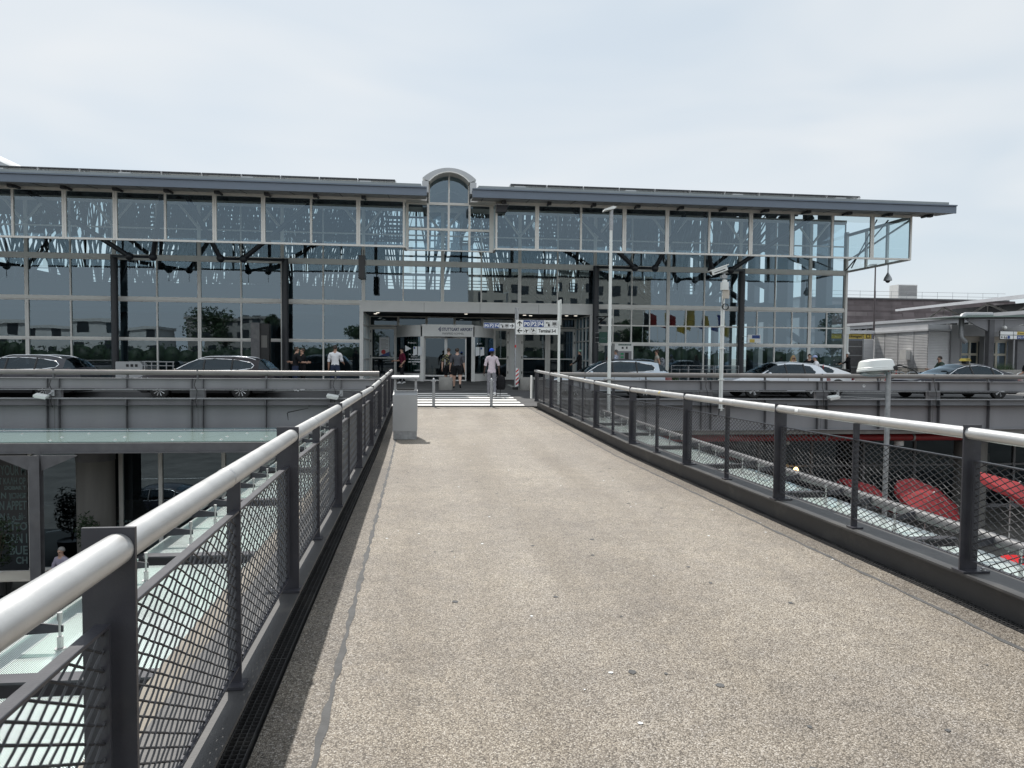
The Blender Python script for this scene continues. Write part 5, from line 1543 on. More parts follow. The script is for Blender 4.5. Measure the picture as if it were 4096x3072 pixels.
    if longhair:
        for k in range(13):
            w = R(150+k*20); rx = .078*S
            bx, by = rx*math.cos(w)*1.05, rx*math.sin(w)
            if by > .05*S: continue
            p0 = hc+Vector((bx*cosy+by*siny, -bx*siny+by*cosy, .01*S))
            m.tube([p0, p0+Vector((bx*.35,by*.3,-.12*S)), p0+Vector((bx*.5,by*.4,-.22*S)), p0+Vector((bx*.35,by*.4,-.31*S))], [.026*S,.032*S,.028*S,.010*S], 6)
    m.build('hair', hm, t, smooth=70, base=(0,0,0))
    # eyes, brows, mouth
    def hp_(a, b_, c): return (hv(a, b_, c)+off)*S
    m = MB()
    for s in (-1,1): m.ball(hp_(s*.030,.088,.058), .009*S, 8, 6); m.obox(hp_(s*.030,.090,.078), (.030*S,.010*S,.006*S))
    m.build('eyes', M['ink'], t, smooth=60, base=(0,0,0))
    m = MB(); m.obox(hp_(0,.090,.012), (.040*S,.012*S,.008*S)); m.build('mouth', pbr('lips', (.30,.12,.10), .5), t, base=(0,0,0)) if len(label) % 2 else None
    if glasses:
        m = MB()
        for s in (-1,1): m.ball(hp_(s*.034,.098,.060), (.028*S,.008*S,.021*S), 10, 6)
        m.tube([hp_(-.08,.0,.066), hp_(-.058,.092,.066), hp_(.058,.092,.066), hp_(.08,.0,.066)], .0045*S, 5); m.build('sunglasses', M['black'], t, smooth=60, base=(0,0,0))
    if cap:
        cc, peak, cm = cap
        m = MB(); vs = []; fs = []
        for i in range(8):
            th_ = R(88)*i/7
            for k in range(n):
                w = 2*math.pi*k/n
                q = Vector((.096*S*math.sin(th_)*math.cos(w), .110*S*math.sin(th_)*math.sin(w), .106*S*math.cos(th_)))
                vs.append(hc+Vector((q.x*cosy+q.y*siny, -q.x*siny+q.y*cosy, q.z+.006*S)))
        for i in range(7):
            for k in range(n):
                k2 = (k+1) % n; fs.append((i*n+k, (i+1)*n+k, (i+1)*n+k2, i*n+k2))
        m.add(vs, fs)
        if peak is not None:
            pw = R(peak)+hy
            fx, fy = math.sin(pw), math.cos(pw); sx, sy = fy, -fx
            pts = []
            for q in range(9):
                a = R(-90+22.5*q)
                pts.append(hc+Vector(((.075*S+.0)*math.sin(a)*sx+(.085+.085*math.cos(a))*S*fx, .075*S*math.sin(a)*sy+(.085+.085*math.cos(a))*S*fy, -.002*S-.012*S*math.cos(a))))
            m.prism(pts, (0,0,.008*S))
        m.build('cap', cm, t, smooth=60, base=(0,0,0))
    t.rotation_euler = (0,0,-R(face))
    rz = Matrix.Rotation(-R(face), 4, 'Z')
    return t, {k: rz @ v + Vector((x,y,z)) for k, v in hands.items()}
C_black = cloth('cloth_black', (.012,.012,.014)); C_white = cloth('cloth_white', (.74,.74,.76), .04); C_maroon = cloth('cloth_maroon', (.10,.012,.03))
C_grey = cloth('cloth_grey', (.085,.088,.10)); C_jeans = cloth('cloth_denim', (.03,.04,.075), .25); C_trgrey = cloth('cloth_grey_trousers', (.19,.19,.21)); C_green = cloth('cloth_olive', (.05,.075,.06))
C_cream = cloth('cloth_cream', (.45,.42,.37)); C_stripe = stripes('cloth_pink_stripe', (.72,.66,.70), (.34,.27,.32), 11); C_bstripe = stripes('cloth_blue_stripe', (.70,.73,.78), (.15,.20,.36), 12)
C_floral = patterned('cloth_floral', (.02,.02,.022), (.30,.28,.12)); C_floralred = patterned('cloth_floral_red', (.02,.015,.015), (.42,.08,.08)); C_lilac = cloth('cloth_lilac', (.36,.33,.42))
B_white = cloth('shoe_white', (.72,.72,.72), .05); B_dark = cloth('shoe_dark', (.02,.02,.022))
stand = dict(ll=(2,3), rl=(-3,2))
walk = dict(ll=(16,6), rl=(-14,20), la_f=(-16,14), ra_f=(14,16))
FL = 'people in front of the terminal'
person('man in black shirt with cropped hair embracing someone beside the dark estate', -5.25, 28.35, .128, 1.77, 60, C_black, C_jeans, M['skin'], B_white, .5, pose=dict(stand, la_f=(35,45), ra_f=(20,70), la=(15,-10), ra=(14,-30), head=(18,6), lean=5), hair=(.05,.035,.025), build=1.08, group=FL)
person('person half hidden behind the embracing man in black, arm round his back', -5.05, 28.85, .128, 1.72, 235, C_black, C_black, M['skin'], B_white, .5, pose=dict(stand, la_f=(40,45), ra_f=(40,50)), hair=(.05,.03,.02), group=FL)
person('man in white polo shirt and jeans seen from behind before the glass', -3.76, 28.6, .128, 1.86, 4, C_white, C_jeans, M['skin'], B_dark, .5, pose=dict(stand, ra_f=(12,62), ra=(10,16), la=(9,4)), hair=(.03,.02,.015), build=1.1, group=FL)
mt, mh = person('man in maroon shirt and dark cap holding a tablet beside the revolving door', -1.42, 35.5, .142, 1.83, 245, C_maroon, C_black, M['skin'], B_white, .55, pose=dict(ll=(14,6), rl=(-8,8), ra_f=(12,75), ra=(8,-6), la_f=(-6,40), la=(18,-22), head=(0,14)), hair=(.02,.015,.01), cap=((0,0,0), 180, C_black), group=FL)
person('heavy man in grey shirt and dark shorts walking to the revolving door', 1.11, 30.6, .142, 1.79, 4, C_grey, C_black, M['skin2'], B_dark, .5, shorts=.72, pose=dict(ll=(6,2), rl=(-12,26), la=(12,8), ra=(12,8), la_f=(4,10), ra_f=(-2,12)), hair=(.035,.022,.015), build=1.24, group=FL)
person('person in dark floral shirt walking just ahead of the grey shirt man', .78, 32.2, .142, 1.80, 2, C_floral, C_black, M['skin2'], B_white, .6, shorts=.8, pose=dict(walk, la=(14,4)), hair=(.05,.03,.02), build=1.15, group=FL)
sm, sh_ = person('man in striped shirt and blue cap crossing the zebra stripes', 2.24, 26.35, road_z(2.24,26.35), 1.82, 3, C_stripe, C_trgrey, M['skin3'], B_white, .55, pose=dict(ll=(4,3), rl=(-7,22), la=(14,8), la_f=(2,16), ra=(17,4), ra_f=(0,8), lean=2, head=(20,6)), hair=(.01,.01,.01), cap=((0,0,0), -50, cloth('cap_blue', (.02,.08,.45))), shirt_long=.14, build=.96, group=FL)
person('man in black tunic and pale green cap beside the portal side glass', 7.90, 37.4, .155, 1.82, 300, C_black, C_black, M['skin'], B_dark, 1.4, pose=dict(stand, la_f=(20,40)), cap=((0,0,0), None, cloth('cap_green', (.25,.42,.33))), build=1.05, group=FL, shirt_long=.5)
person('woman in red floral top bending by the silver estate', 8.45, 33.9, .13, 1.70, 110, C_floralred, C_black, M['skin2'], B_dark, .5, pose=dict(stand, lean=14, head=(0,22), la_f=(30,50), ra_f=(30,60)), hair=(.06,.03,.02), group=FL)
person('grey haired man in blue striped shirt before the ticket machine', 9.42, 35.6, .142, 1.84, 300, C_bstripe, C_jeans, M['skin'], B_dark, .5, pose=dict(stand), hair=(.10,.09,.085), group=FL)
vw, vh = person('woman in cream vest carrying a backpack before the lower glazing', 11.32, 34.8, .13, 1.84, 275, C_cream, C_white, M['skin'], B_white, .12, pose=dict(walk, head=(0,10)), hair=(.06,.03,.022), glasses=True, group=FL, build=.95)
person('blonde woman in sunglasses and white top behind the white cars', 17.22, 32.3, -.03, 1.79, 186, C_white, C_white, M['skin'], B_white, .4, pose=dict(stand, head=(0,8)), hair=(.42,.28,.13), longhair=True, glasses=True, group=FL, build=.92)
person('dark haired person in black top behind the white coupe', 17.98, 32.2, -.03, 1.86, 200, C_black, C_black, M['skin2'], B_dark, .5, pose=dict(stand, lean=6, head=(10,16)), hair=(.025,.018,.012), group=FL)
hm_, hh_ = person('man in white heart shirt and pale cap beside the hatchback tail', 16.72, 29.2, -.03, 1.78, 292, C_white, C_jeans, M['skin'], B_white, .85, pose=dict(stand, lean=10, head=(0,16), la_f=(10,30), ra_f=(10,30), la=(14,6)), hair=(.02,.015,.012), cap=((0,0,0), 0, cloth('cap_pale_blue', (.36,.42,.62))), build=1.2, group=FL)
person('driver in grey green shirt and glasses standing at the open taxi door', 22.40, 29.0, -.03, 1.80, 282, C_green, C_black, M['skin'], B_dark, .5, pose=dict(stand, la_f=(30,50), ra_f=(30,60), lean=8, head=(0,10)), hair=(.03,.022,.016), glasses=True, group=FL, build=1.1)
person('rider in white helmet and black jacket by the motorbike', 23.85, 38.4, .13, 1.86, 275, C_black, C_black, M['skin'], B_dark, 1.4, pose=dict(stand, la_f=(45,25), ra_f=(45,25), lean=8), cap=((0,0,0), 0, M['whiteplastic']), hair=(.6,.6,.58), group=FL)
person('person in black top behind the taxi boot, cut off by the picture edge', 25.35, 27.6, -.03, 1.74, 250, C_black, C_jeans, M['skin'], B_dark, .5, pose=dict(stand, la_f=(5,60), ra_f=(5,60), la=(20,-30)), group=FL, build=1.15)
person('seated grey haired man in lilac shirt at the lower cafe terrace', -9.93, 20.3, -5.0+.02, 1.76, 200, C_lilac, C_jeans, M['skin2'], B_dark, .9, pose=dict(sit=True, ll=(86,86), rl=(86,86), la_f=(20,60), ra_f=(20,60), head=(0,6)), hair=(.34,.33,.32))
for o in scn.objects:
    if o.get('label', '').startswith('seated grey'): o.location.z = -5.0-.42
m = MB(); pts = [(0,-.13),(-.11,.0),(-.105,.065),(-.05,.085),(0,.045),(.05,.085),(.105,.065),(.11,0)]
m.prism([(x-.05,-.205,1.26+z) for x, z in pts], (0,.012,0)); he = m.build('heart_emblem', M['redpaint'], hm_, base=(0,0,0))
m = MB(); m.prism([(x*.5-.05,-.209,1.262+z*.5) for x, z in pts], (0,.003,0)); m.build('heart_centre', M['paper'], he, base=(0,0,0))
# things carried
t = thing('backpack', 'black backpack with hanging straps held by the man in striped shirt', 'bag', tuple(sh_[1]))
hx, hyy, hz = sh_[1]
m = MB(); m.lathe([(.02,-.60),(.15,-.59),(.185,-.48),(.185,-.30),(.15,-.14),(.07,-.06),(.01,-.05)], (hx+.06,hyy,hz), 18, Matrix.Diagonal((1,.6,1,1))); m.build('body', C_black, t, smooth=50)
m = MB(); m.tube([(hx-.04,hyy,hz-.10),(hx-.02,hyy,hz+.0),(hx+.05,hyy,hz-.005),(hx+.10,hyy,hz-.10)], .012, 6); m.build('grab_loop', C_black, t)
m = MB(); m.tube([(hx-.08,hyy-.10,hz-.18),(hx-.12,hyy-.12,hz-.5),(hx-.10,hyy-.05,hz-.84)], .012, 5); m.tube([(hx+.06,hyy-.13,hz-.2),(hx+.04,hyy-.14,hz-.5),(hx+.03,hyy-.1,hz-.82)], .012, 5); m.build('strap', C_black, t)
m = MB(); m.lathe([(.02,-.5),(.11,-.49),(.12,-.34),(.04,-.27)], (hx+.06,hyy-.075,hz), 14, Matrix.Diagonal((1,.5,1,1))); m.build('pocket', C_black, t, smooth=50)
m = MB(); x, y, z = mh[1]; m.obox((x-.09,y-.02,z+.03), (.24,.17,.012), Matrix.Rotation(R(-18),4,'Y')); tag(m.build('tablet', M['black']), 'dark tablet held by the maroon shirt man', 'tablet')
t = thing('backpack', 'grey patterned backpack on the back of the cream vest woman', 'bag', (11.55,34.83,1.1))
m = MB(); m.lathe([(.02,.95),(.16,.97),(.18,1.15),(.16,1.38),(.06,1.47),(.01,1.48)], (11.60,34.83,.10), 16, Matrix.Diagonal((.75,1,1,1))); m.build('body', patterned('bag_pattern', (.22,.24,.27), (.05,.055,.07), 10), t, smooth=50)
m = MB(); m.tube([(11.50,34.70,1.52),(11.38,34.66,1.56),(11.28,34.68,1.45),(11.34,34.68,1.2)], .016, 6); m.build('strap', M['galv'], t)
# ================================================================== poles, signs, street furniture
t = thing('lamp_post', 'tall slim pale lamp post with flat head clamped to the road parapet', 'lamp post', (5.87,23.06,.2))
m = MB(); m.tube([(5.87,23.06,-.48),(5.87,23.06,5.75)], [.062,.05], 14); m.build('pole', M['whiteplastic'], t, smooth=40)
m = MB(); m.cyl((5.87,23.06,5.751),(5.87,23.06,6.12),.066,14); m.cyl((5.87,23.06,6.121),(5.87,23.06,6.45),.062,14); m.build('collar', M['galv'], t, smooth=40)
m = MB(); m.prism([(5.60,22.92,6.36),(5.95,22.92,6.44),(6.02,22.92,6.50),(5.90,22.92,6.53),(5.62,22.92,6.42)], (0,.28,0)); m.build('lamp_head', M['whiteplastic'], t)
m = MB(); m.box(5.72,6.02,22.98,23.19,.825,.865); m.box(5.74,6.0,22.98,23.19,-.30,-.26); m.build('clamp', M['galv'], t)

t = thing('camera_pole', 'white pole with surveillance camera and looped cable clamped to the road parapet', 'camera pole', (9.76,23.06,.2))
m = MB(); m.tube([(9.76,23.06,-.20),(9.77,23.06,4.2)], .052, 12); m.tube([(9.685,23.03,-.1),(9.69,23.03,3.3)], .022, 8)
for z in (.85,1.9,2.65,-.12): m.box(9.66,9.84,22.99,23.13,z-.012,z+.012)
m.build('pole', M['whiteplastic'], t, smooth=40)
m = MB(); m.cyl((9.78,23.0,3.86),(9.78,23.0,4.12),.135,16); m.cyl((9.78,23.0,4.121),(9.78,23.0,4.2),.08,14); m.build('dome_box', M['whiteplastic'], t, smooth=40)
m = MB(); m.box(9.70,9.92,22.93,22.99,3.58,3.86); m.build('junction_box', M['beige'], t)
m = MB(); m.cyl((9.77,23.05,4.2),(9.77,23.05,4.42),.05,10); m.box(9.66,9.86,22.98,23.12,4.26,4.36); m.build('head_mount', M['galv'], t)
Mx = Matrix.Rotation(R(-20),4,'Y')
m = MB(); m.obox((9.56,23.0,4.50), (.56,.20,.15), Mx); m.obox((9.55,23.0,4.592), (.66,.25,.03), Mx); ch = m.build('camera_housing', M['whiteplastic'], t)
m = MB(); m.obox((9.285,23.0,4.405), (.02,.14,.10), Mx); m.obox((9.56,22.897,4.48), (.40,.004,.03), Mx); m.build('camera_lens', M['black'], ch)
m = MB(); pts = []
for k in range(40):
    a = k*.5; pts.append((9.80+.11*math.sin(a)+.02*math.sin(a*.37), 22.96, 3.30+.10*math.cos(a)))
m.tube(pts, .009, 5); m.tube([(9.83,22.96,4.1),(9.95,22.94,3.9),(9.93,22.94,3.7)], .009, 5); m.tube([(9.73,22.96,3.56),(9.69,22.95,3.42),(9.75,22.96,3.3)], .009, 5); m.build('cable', M['rubber'], t)
m = MB(); m.tube([(9.69,23.03,-.1),(9.66,23.0,-.32),(9.52,22.99,-.38),(9.42,23.05,-.30)], .018, 8); m.build('hose', M['rubber'], t)

# wayfinding signs -----------------------------------------------------------
def arrow(mb, x, y, z, s, ang):
    Mr = Matrix.Rotation(R(ang), 3, 'Y')
    for pts in ([(-.10,-.5),(.10,-.5),(.10,.3),(-.10,.3)], [(0,.52),(-.46,.08),(-.46,-.14),(0,.28)], [(0,.52),(.46,.08),(.46,-.14),(0,.28)]):
        P = [Mr @ Vector((a*s, 0, b*s)) for a, b in pts]; mb.poly([(x+p.x, y, z+p.z) for p in P])
def ptile(par, x, y, z, s, txt, roof):
    mb = MB(); mb.box(x, x+s, y-.006, y, z, z+s); tl = mb.build('parking_tile', M['signblue'], par)
    text_mb(txt, s*.84, (x+s*.10, y-.008, z+s*.15), tl, M['signwhite'], width=s*.80, bold=s*.02)
    if roof:
        mb = MB(); mb.prism([(x+s*.06,y-.009,z+s*.78),(x+s*.5,y-.009,z+s*.88),(x+s*.94,y-.009,z+s*.78),(x+s*.94,y-.009,z+s*.83),(x+s*.5,y-.009,z+s*.94),(x+s*.06,y-.009,z+s*.83)], (0,.002,0)); mb.build('roof_mark', M['signwhite'], tl)
def icon(par, x, y, z, s, kind):
    mb = MB(); mb.tube([(x+s*.06,y-.003,z+s*.06),(x+s*.94,y-.003,z+s*.06),(x+s*.94,y-.003,z+s*.94),(x+s*.06,y-.003,z+s*.94)], s*.016, 4, closed=True)
    q = lambda pts: mb.poly([(x+s*a, y-.006, z+s*b) for a, b in pts])
    if kind == 'info':
        q([(.12,.66),(.42,.84),(.42,.5)]); q([(.50,.12),(.80,.12),(.80,.55),(.50,.55)]); q([(.56,.60),(.74,.60),(.70,.70),(.60,.70)])
        q([(.42,.70),(.80,.70),(.80,.74),(.42,.74)])
    elif kind == 'bag':
        for a in (.22,.40,.58): q([(a,.36),(a+.14,.36),(a+.14,.78),(a,.78)])
        q([(.14,.26),(.84,.26),(.84,.30),(.14,.30)]); q([(.80,.30),(.84,.30),(.84,.85),(.80,.85)]); q([(.14,.30),(.18,.30),(.18,.85),(.14,.85)]); q([(.3,.14),(.62,.14),(.62,.19),(.3,.19)])
    elif kind in ('dep','arr'):
        f = 1 if kind == 'dep' else -1
        def T(a, b):
            w = R(20*f); a -= .5; b -= .5; return (.5+a*math.cos(w)-b*math.sin(w), .5+a*math.sin(w)+b*math.cos(w)+(.02 if f > 0 else .06))
        for pts in ([(.10,.46),(.80,.46),(.88,.51),(.80,.56),(.16,.56)], [(.42,.46),(.62,.46),(.40,.20),(.30,.20)], [(.42,.56),(.60,.56),(.44,.78),(.36,.78)], [(.10,.50),(.20,.50),(.12,.70),(.06,.70)]): q([T(a,b) for a, b in pts])
        if kind == 'arr': q([(.14,.16),(.86,.16),(.86,.20),(.14,.20)])
    return mb.build('pictogram', M['ink'], par)
# small one on the grey post with the red and white beacon
X1, Yq = 3.60, 30.4
t = thing('sign_post', 'grey post with small P0 P2 P4 sign and striped beacon at its foot', 'sign', (X1,Yq,.14), 'wayfinding signs before the entrance')
m = MB(); m.tube([(X1,Yq,.142),(X1,Yq,3.66)], .038, 12); m.box(X1+.04,X1+.13,Yq-.02,Yq+.02,2.6,3.64); m.build('post', M['galv'], t, smooth=40)
m = MB(); m.box(2.22,3.555,Yq-.05,Yq-.02,2.765,3.0); bd = m.build('sign_board', M['signwhite'], t)
ptile(bd, 2.235, Yq-.051, 2.775, .215, 'P0', 0); ptile(bd, 2.455, Yq-.051, 2.775, .215, 'P2', 1); ptile(bd, 2.675, Yq-.051, 2.775, .215, 'P4', 1)
icon(bd, 2.90, Yq-.051, 2.78, .205, 'info'); icon(bd, 3.115, Yq-.051, 2.78, .205, 'bag')
m = MB(); arrow(m, 3.43, Yq-.056, 2.88, .17, 90); m.build('arrow', M['ink'], bd)
m = MB(); m.prism([(3.60,Yq-.06,.26),(3.73,Yq-.06,.30),(3.76,Yq-.06,1.04),(3.62,Yq-.06,1.08)], (0,.02,0)); be = m.build('beacon', M['signwhite'], t)
m = MB()
for z in (.32,.50,.68,.86): m.poly([(3.62,Yq-.064,z),(3.74,Yq-.064,z+.12),(3.742,Yq-.064,z+.20),(3.62,Yq-.064,z+.08)])
m.build('red_stripes', M['redpaint'], be)
m = MB(); m.box(3.50,3.72,Yq-.12,Yq+.12,.143,.25); m.build('foot', M['rubber'], t)
m = MB(); m.cyl((X1,Yq,1.95),(X1,Yq,2.06),.0395,12); m.build('sticker', M['redpaint'], t)
# large one on the pale post beside the right railing
X2, Yq = 4.18, 23.12
t = thing('sign_post', 'pale post with large two row terminal direction sign by the railing end', 'sign', (X2,Yq,.2), 'wayfinding signs before the entrance')
m = MB(); m.tube([(X2,Yq,-.2),(X2,Yq,3.44)], .042, 12); m.build('post', M['whiteplastic'], t, smooth=40)
m = MB(); m.box(2.745,4.135,Yq-.06,Yq-.02,2.30,2.77); bd = m.build('sign_board', M['signwhite'], t)
m = MB(); m.box(2.745,4.135,Yq-.0615,Yq-.0605,2.532,2.538); m.build('board_joint', M['greytext'], bd)
yb = Yq-.0605
m = MB(); arrow(m, 2.865, yb-.004, 2.652, .17, 0); arrow(m, 2.865, yb-.004, 2.418, .17, -90); m.build('arrow', M['ink'], bd)
for i, s in enumerate(('P0','P2','P4')): ptile(bd, 2.985+i*.232, yb, 2.545, .215, s, i > 0)
icon(bd, 3.69, yb, 2.545, .21, 'info'); icon(bd, 3.915, yb, 2.545, .21, 'bag'); icon(bd, 2.985, yb, 2.312, .21, 'dep'); icon(bd, 3.215, yb, 2.312, .21, 'arr')
text_mb('Terminal 3-4', .15, (3.49, yb-.004, 2.372), bd, M['ink'], width=.57, bold=.004)
m = MB(); m.box(4.215,4.235,Yq-.09,Yq+.52,2.62,3.46); m.build('side_board', M['whiteplastic'], t)
m = MB(); m.box(4.175,4.214,Yq-.03,Yq+.03,2.9,2.95); m.box(4.175,4.214,Yq-.03,Yq+.03,3.3,3.35); m.build('clip', M['galv'], t)

# round white luminaire on its grey post, right
XR, Yr = 9.31, 14.0
t = thing('round_lamp', 'round white drum lamp with clear bowl on grey post before the parapet', 'street lamp', (XR,Yr,-5))
Mx = Matrix.Rotation(R(-3),4,'Y') @ Matrix.Rotation(R(-5),4,'X')
m = MB(); m.lathe([(a_*.88,b_*.95) for a_, b_ in ((.002,.185),(.20,.18),(.33,.160),(.365,.135),(.375,.11),(.405,.0),(.418,-.012),(.418,-.034),(.428,-.05),(.428,-.085),(.36,-.09),(.01,-.09))], (XR,Yr,1.42), 48, Mx); m.build('hood', M['whiteplastic'], t, smooth=30)
m = MB(); m.lathe([(.345,-.089),(.32,-.125),(.24,-.165),(.12,-.19),(.002,-.195)], (XR,Yr,1.42), 40, Mx, caps=False); m.build('bowl', M['glass_clear'], t, smooth=60)
m = MB(); m.lathe([(.20,-.095),(.14,-.14),(.05,-.15),(.001,-.15)], (XR,Yr,1.42), 20, Mx, caps=False); m.build('reflector', M['steel'], t, smooth=60)
m = MB(); m.cyl((XR+.20,Yr-.36,1.415),(XR+.198,Yr-.30,1.415),.046,18); m.build('photo_cell', M['black'], t, smooth=40)
m = MB(); m.tube([(XR+.19,Yr-.14,-5),(XR+.19,Yr-.14,1.33)], .050, 18); m.build('post', M['galv'], t, smooth=40)

# other terminal fixtures
t = thing('hanging_sign', 'black slim sign box hanging under the projecting upper glazing', 'sign box', (-3.2,34,6.3))
m = MB(); m.box(-3.36,-3.08,33.6,34.5,5.14,6.18); m.build('housing', M['black'], t)
m = MB(); m.tube([(-3.25,33.9,6.18),(-3.25,33.9,6.52)], .02, 6); m.tube([(-3.17,34.2,6.18),(-3.17,34.2,6.52)], .02, 6); m.build('hanger', M['black'], t)
m = MB(); m.box(-3.079,-3.07,33.7,34.4,5.3,6.05); m.build('sign_face', M['windark'], t)
t = thing('floodlight', 'large glass fronted floodlight under the eaves beside the arched skylight', 'floodlight', (3.2,32.8,8.5))
m = MB(); m.prism([(2.95,32.55,8.46),(3.45,32.55,8.46),(3.38,32.55,8.16),(2.92,32.55,8.16)], (0,.30,0)); m.build('housing', M['column'], t)
m = MB(); m.box(2.90,3.50,32.50,32.90,8.4605,8.50); m.tube([(2.95,32.8,8.5),(2.95,32.95,8.66)], .015, 6); m.tube([(3.42,32.8,8.5),(3.42,32.95,8.66)], .015, 6); m.build('hood', M['galv'], t)
t = thing('dome_camera', 'grey dome camera on a drop rod under the end of the upper glazing', 'camera', (23.45,34.5,6.4))
m = MB(); m.tube([(23.45,34.5,6.52),(23.45,34.5,6.05)], .03, 8); m.lathe([(.04,6.05),(.07,5.98),(.17,5.80),(.20,5.70),(.20,5.64)], (23.45,34.5,0), 20); m.build('housing', M['galv'], t, smooth=40)
m = MB(); m.ball((23.45,34.5,5.64), .12, 14, 8); m.build('dome', M['black'], t, smooth=60)
t = thing('wall_camera', 'small white camera on an arm fixed to the dark column by the entrance', 'camera', (8.9,37.6,3.7))
m = MB(); m.tube([(8.95,37.75,3.35),(9.30,37.4,3.72),(9.52,37.4,3.78)], .035, 6); m.tube([(8.85,37.75,3.74),(9.30,37.4,3.74)], .03, 6); m.build('arm', M['black'], t)
m = MB(); m.ball((9.58,37.4,3.72), (.12,.10,.09), 12, 8); m.build('housing', M['whiteplastic'], t, smooth=60)
t = thing('column_sign', 'small dark green sign fixed to the column beside the ticket machine', 'sign', (9.0,37.7,2.6))
m = MB(); m.box(8.98,9.44,37.55,37.58,2.32,2.92); m.build('board', M['greendark'], t)
m = MB(); m.box(8.78,8.979,37.56,37.58,2.35,2.37); m.box(8.78,8.979,37.56,37.58,2.6,2.62); m.box(8.78,8.979,37.56,37.58,2.86,2.88); m.build('bracket', M['galv'], t)
text_mb('WC', .16, (9.06,37.545,2.52), t, M['tile_teal'], width=.3)
t = thing('column_sign', 'blue and yellow direction sign fixed to a dark column behind the white hatchback', 'sign', (17.2,37.7,2.6))
m = MB(); m.box(17.30,18.05,37.45,37.5,2.42,2.86); m.build('board', M['signwhite'], t)
m = MB(); m.box(17.55,18.0,37.44,37.449,2.66,2.84); m.build('blue_field', M['signblue'], t)
m = MB(); m.box(17.42,17.70,37.44,37.449,2.44,2.62); m.build('yellow_field', M['yellow'], t)
m = MB(); m.box(17.0,17.299,37.46,37.48,2.5,2.52); m.box(17.0,17.299,37.46,37.48,2.76,2.78); m.build('bracket', M['galv'], t)

def planter(x, y, label):
    t = thing('concrete_planter', label, 'planter', (x,y,.14), 'concrete planters before the entrance')
    z = road_z(x, y) if y < 29.5 else .142
    m = MB(); m.lathe([(.27,z),(.285,z+.03),(.285,z+.52),(.275,z+.54),(.235,z+.54),(.235,z+.46)], (x,y,0), 32); m.build('tub', M['concrete'], t, smooth=40)
    m = MB(); m.lathe([(.234,z+.44),(.001,z+.45)], (x,y,0), 24, caps=False); m.build('soil', M['bark'], t)
planter(.60, 29.75, 'low round concrete planter between the bollard and the grey shirt man')
planter(4.02, 29.75, 'low round concrete planter partly hidden by the white board at the railing end')

t = thing('ticket_machine', 'grey parking ticket machine with green header beside dark column', 'ticket machine', (10.3,37.6,.155))
m = MB(); m.box(9.80,10.82,37.35,37.95,.156,2.30); bd = m.build('cabinet', M['panel_grey'], t)
m = MB(); m.box(9.92,10.72,37.335,37.3495,.95,1.90); m.build('front_panel', M['girder'], t)
m = MB(); m.box(10.00,10.70,37.34,37.3495,2.20,2.28); hd = m.build('header', M['greendark'], t)
text_mb('Kiss & Fly KASSE', .06, (10.03,37.335,2.22), hd, M['paper'], width=.62)
m = MB(); m.box(10.36,10.56,37.32,37.3349,1.38,1.82); m.build('screen', M['black'], t)
m = MB()
for x, z, w, h in ((10.12,1.70,.16,.10),(10.12,1.52,.16,.10),(10.12,1.34,.16,.08),(10.36,1.10,.24,.18),(10.08,1.08,.22,.22)): m.box(x,x+w,37.32,37.3349,z,z+h)
m.build('keypad', M['green'], t)
m = MB(); m.box(10.18,10.28,37.34,37.3495,2.02,2.12); m.box(10.42,10.50,37.34,37.3495,2.02,2.14); m.build('symbols', M['ink'], t)
t = thing('waste_container', 'pale grey waste container before the glazing between the two dark estates', 'container', (-14.3,36,.128))
m = MB(); m.prism([(-14.88,35.6,.13),(-13.66,35.6,.13),(-13.66,35.6,1.02),(-13.78,35.6,1.17),(-14.86,35.6,1.17),(-14.88,35.6,1.1)], (0,.6,0)); m.build('body', M['zinc'], t)
m = MB()
for x in (-14.4,-14.2,-14.0): m.box(x,x+.12,35.59,35.599,.92,1.05)
m.build('symbols', M['ink'], t)
t = thing('info_stele', 'dark tall information stele with side screen behind the plum estate', 'stele', (-8.4,36.5,.15))
m = MB(); m.box(-8.82,-8.40,36.2,36.9,.156,3.12); m.build('housing', M['pipe_grey'], t)
m = MB(); m.box(-8.399,-7.98,36.3,36.8,.156,3.08); s_ = m.build('screen', M['black'], t)
m = MB(); m.box(-8.34,-8.06,36.29,36.2995,1.9,2.5); m.build('screen_image', M['concrete_dark'], s_)
t = thing('trolley_stand', 'chrome luggage trolley bay behind the dark grey estate', 'trolley stand', (-12.6,34.5,.13))
m = MB()
for x in (-13.1,-12.8,-12.5,-12.15,-11.85): m.tube([(x,34.4,.13),(x,34.4,1.18)], .025, 8)
m.tube([(-13.2,34.4,1.18),(-11.8,34.4,1.18)], .025, 8); m.tube([(-13.2,34.4,1.0),(-11.8,34.4,1.0)], .02, 8); m.tube([(-13.2,34.4,.5),(-11.8,34.4,.5)], .02, 8); m.build('rails', M['galv'], t, smooth=40)
for i, (x0, x1) in enumerate(((12.6,13.5),(13.55,14.9),(15.0,16.3),(18.5,20.0))):
    t = thing('hoop_barrier', ('short grey steel hoop barrier beside the green shrub','grey steel hoop barrier second from the green shrub','grey steel hoop barrier just before the dark column with the blue sign','grey steel hoop barrier behind the white hatchback')[i], 'barrier', ((x0+x1)/2,36.3,.155), 'hoop barriers along the glazing')
    m = MB(); m.tube([(x0,36.3,.155),(x0,36.3,1.15),(x1,36.3,1.15),(x1,36.3,.155)], .025, 8); m.tube([(x0,36.3,.95),(x1,36.3,.95)], .016, 6); m.tube([((x0+x1)/2,36.3,.155),((x0+x1)/2,36.3,.95)], .016, 6); m.build('tube', M['galv'], t, smooth=40)

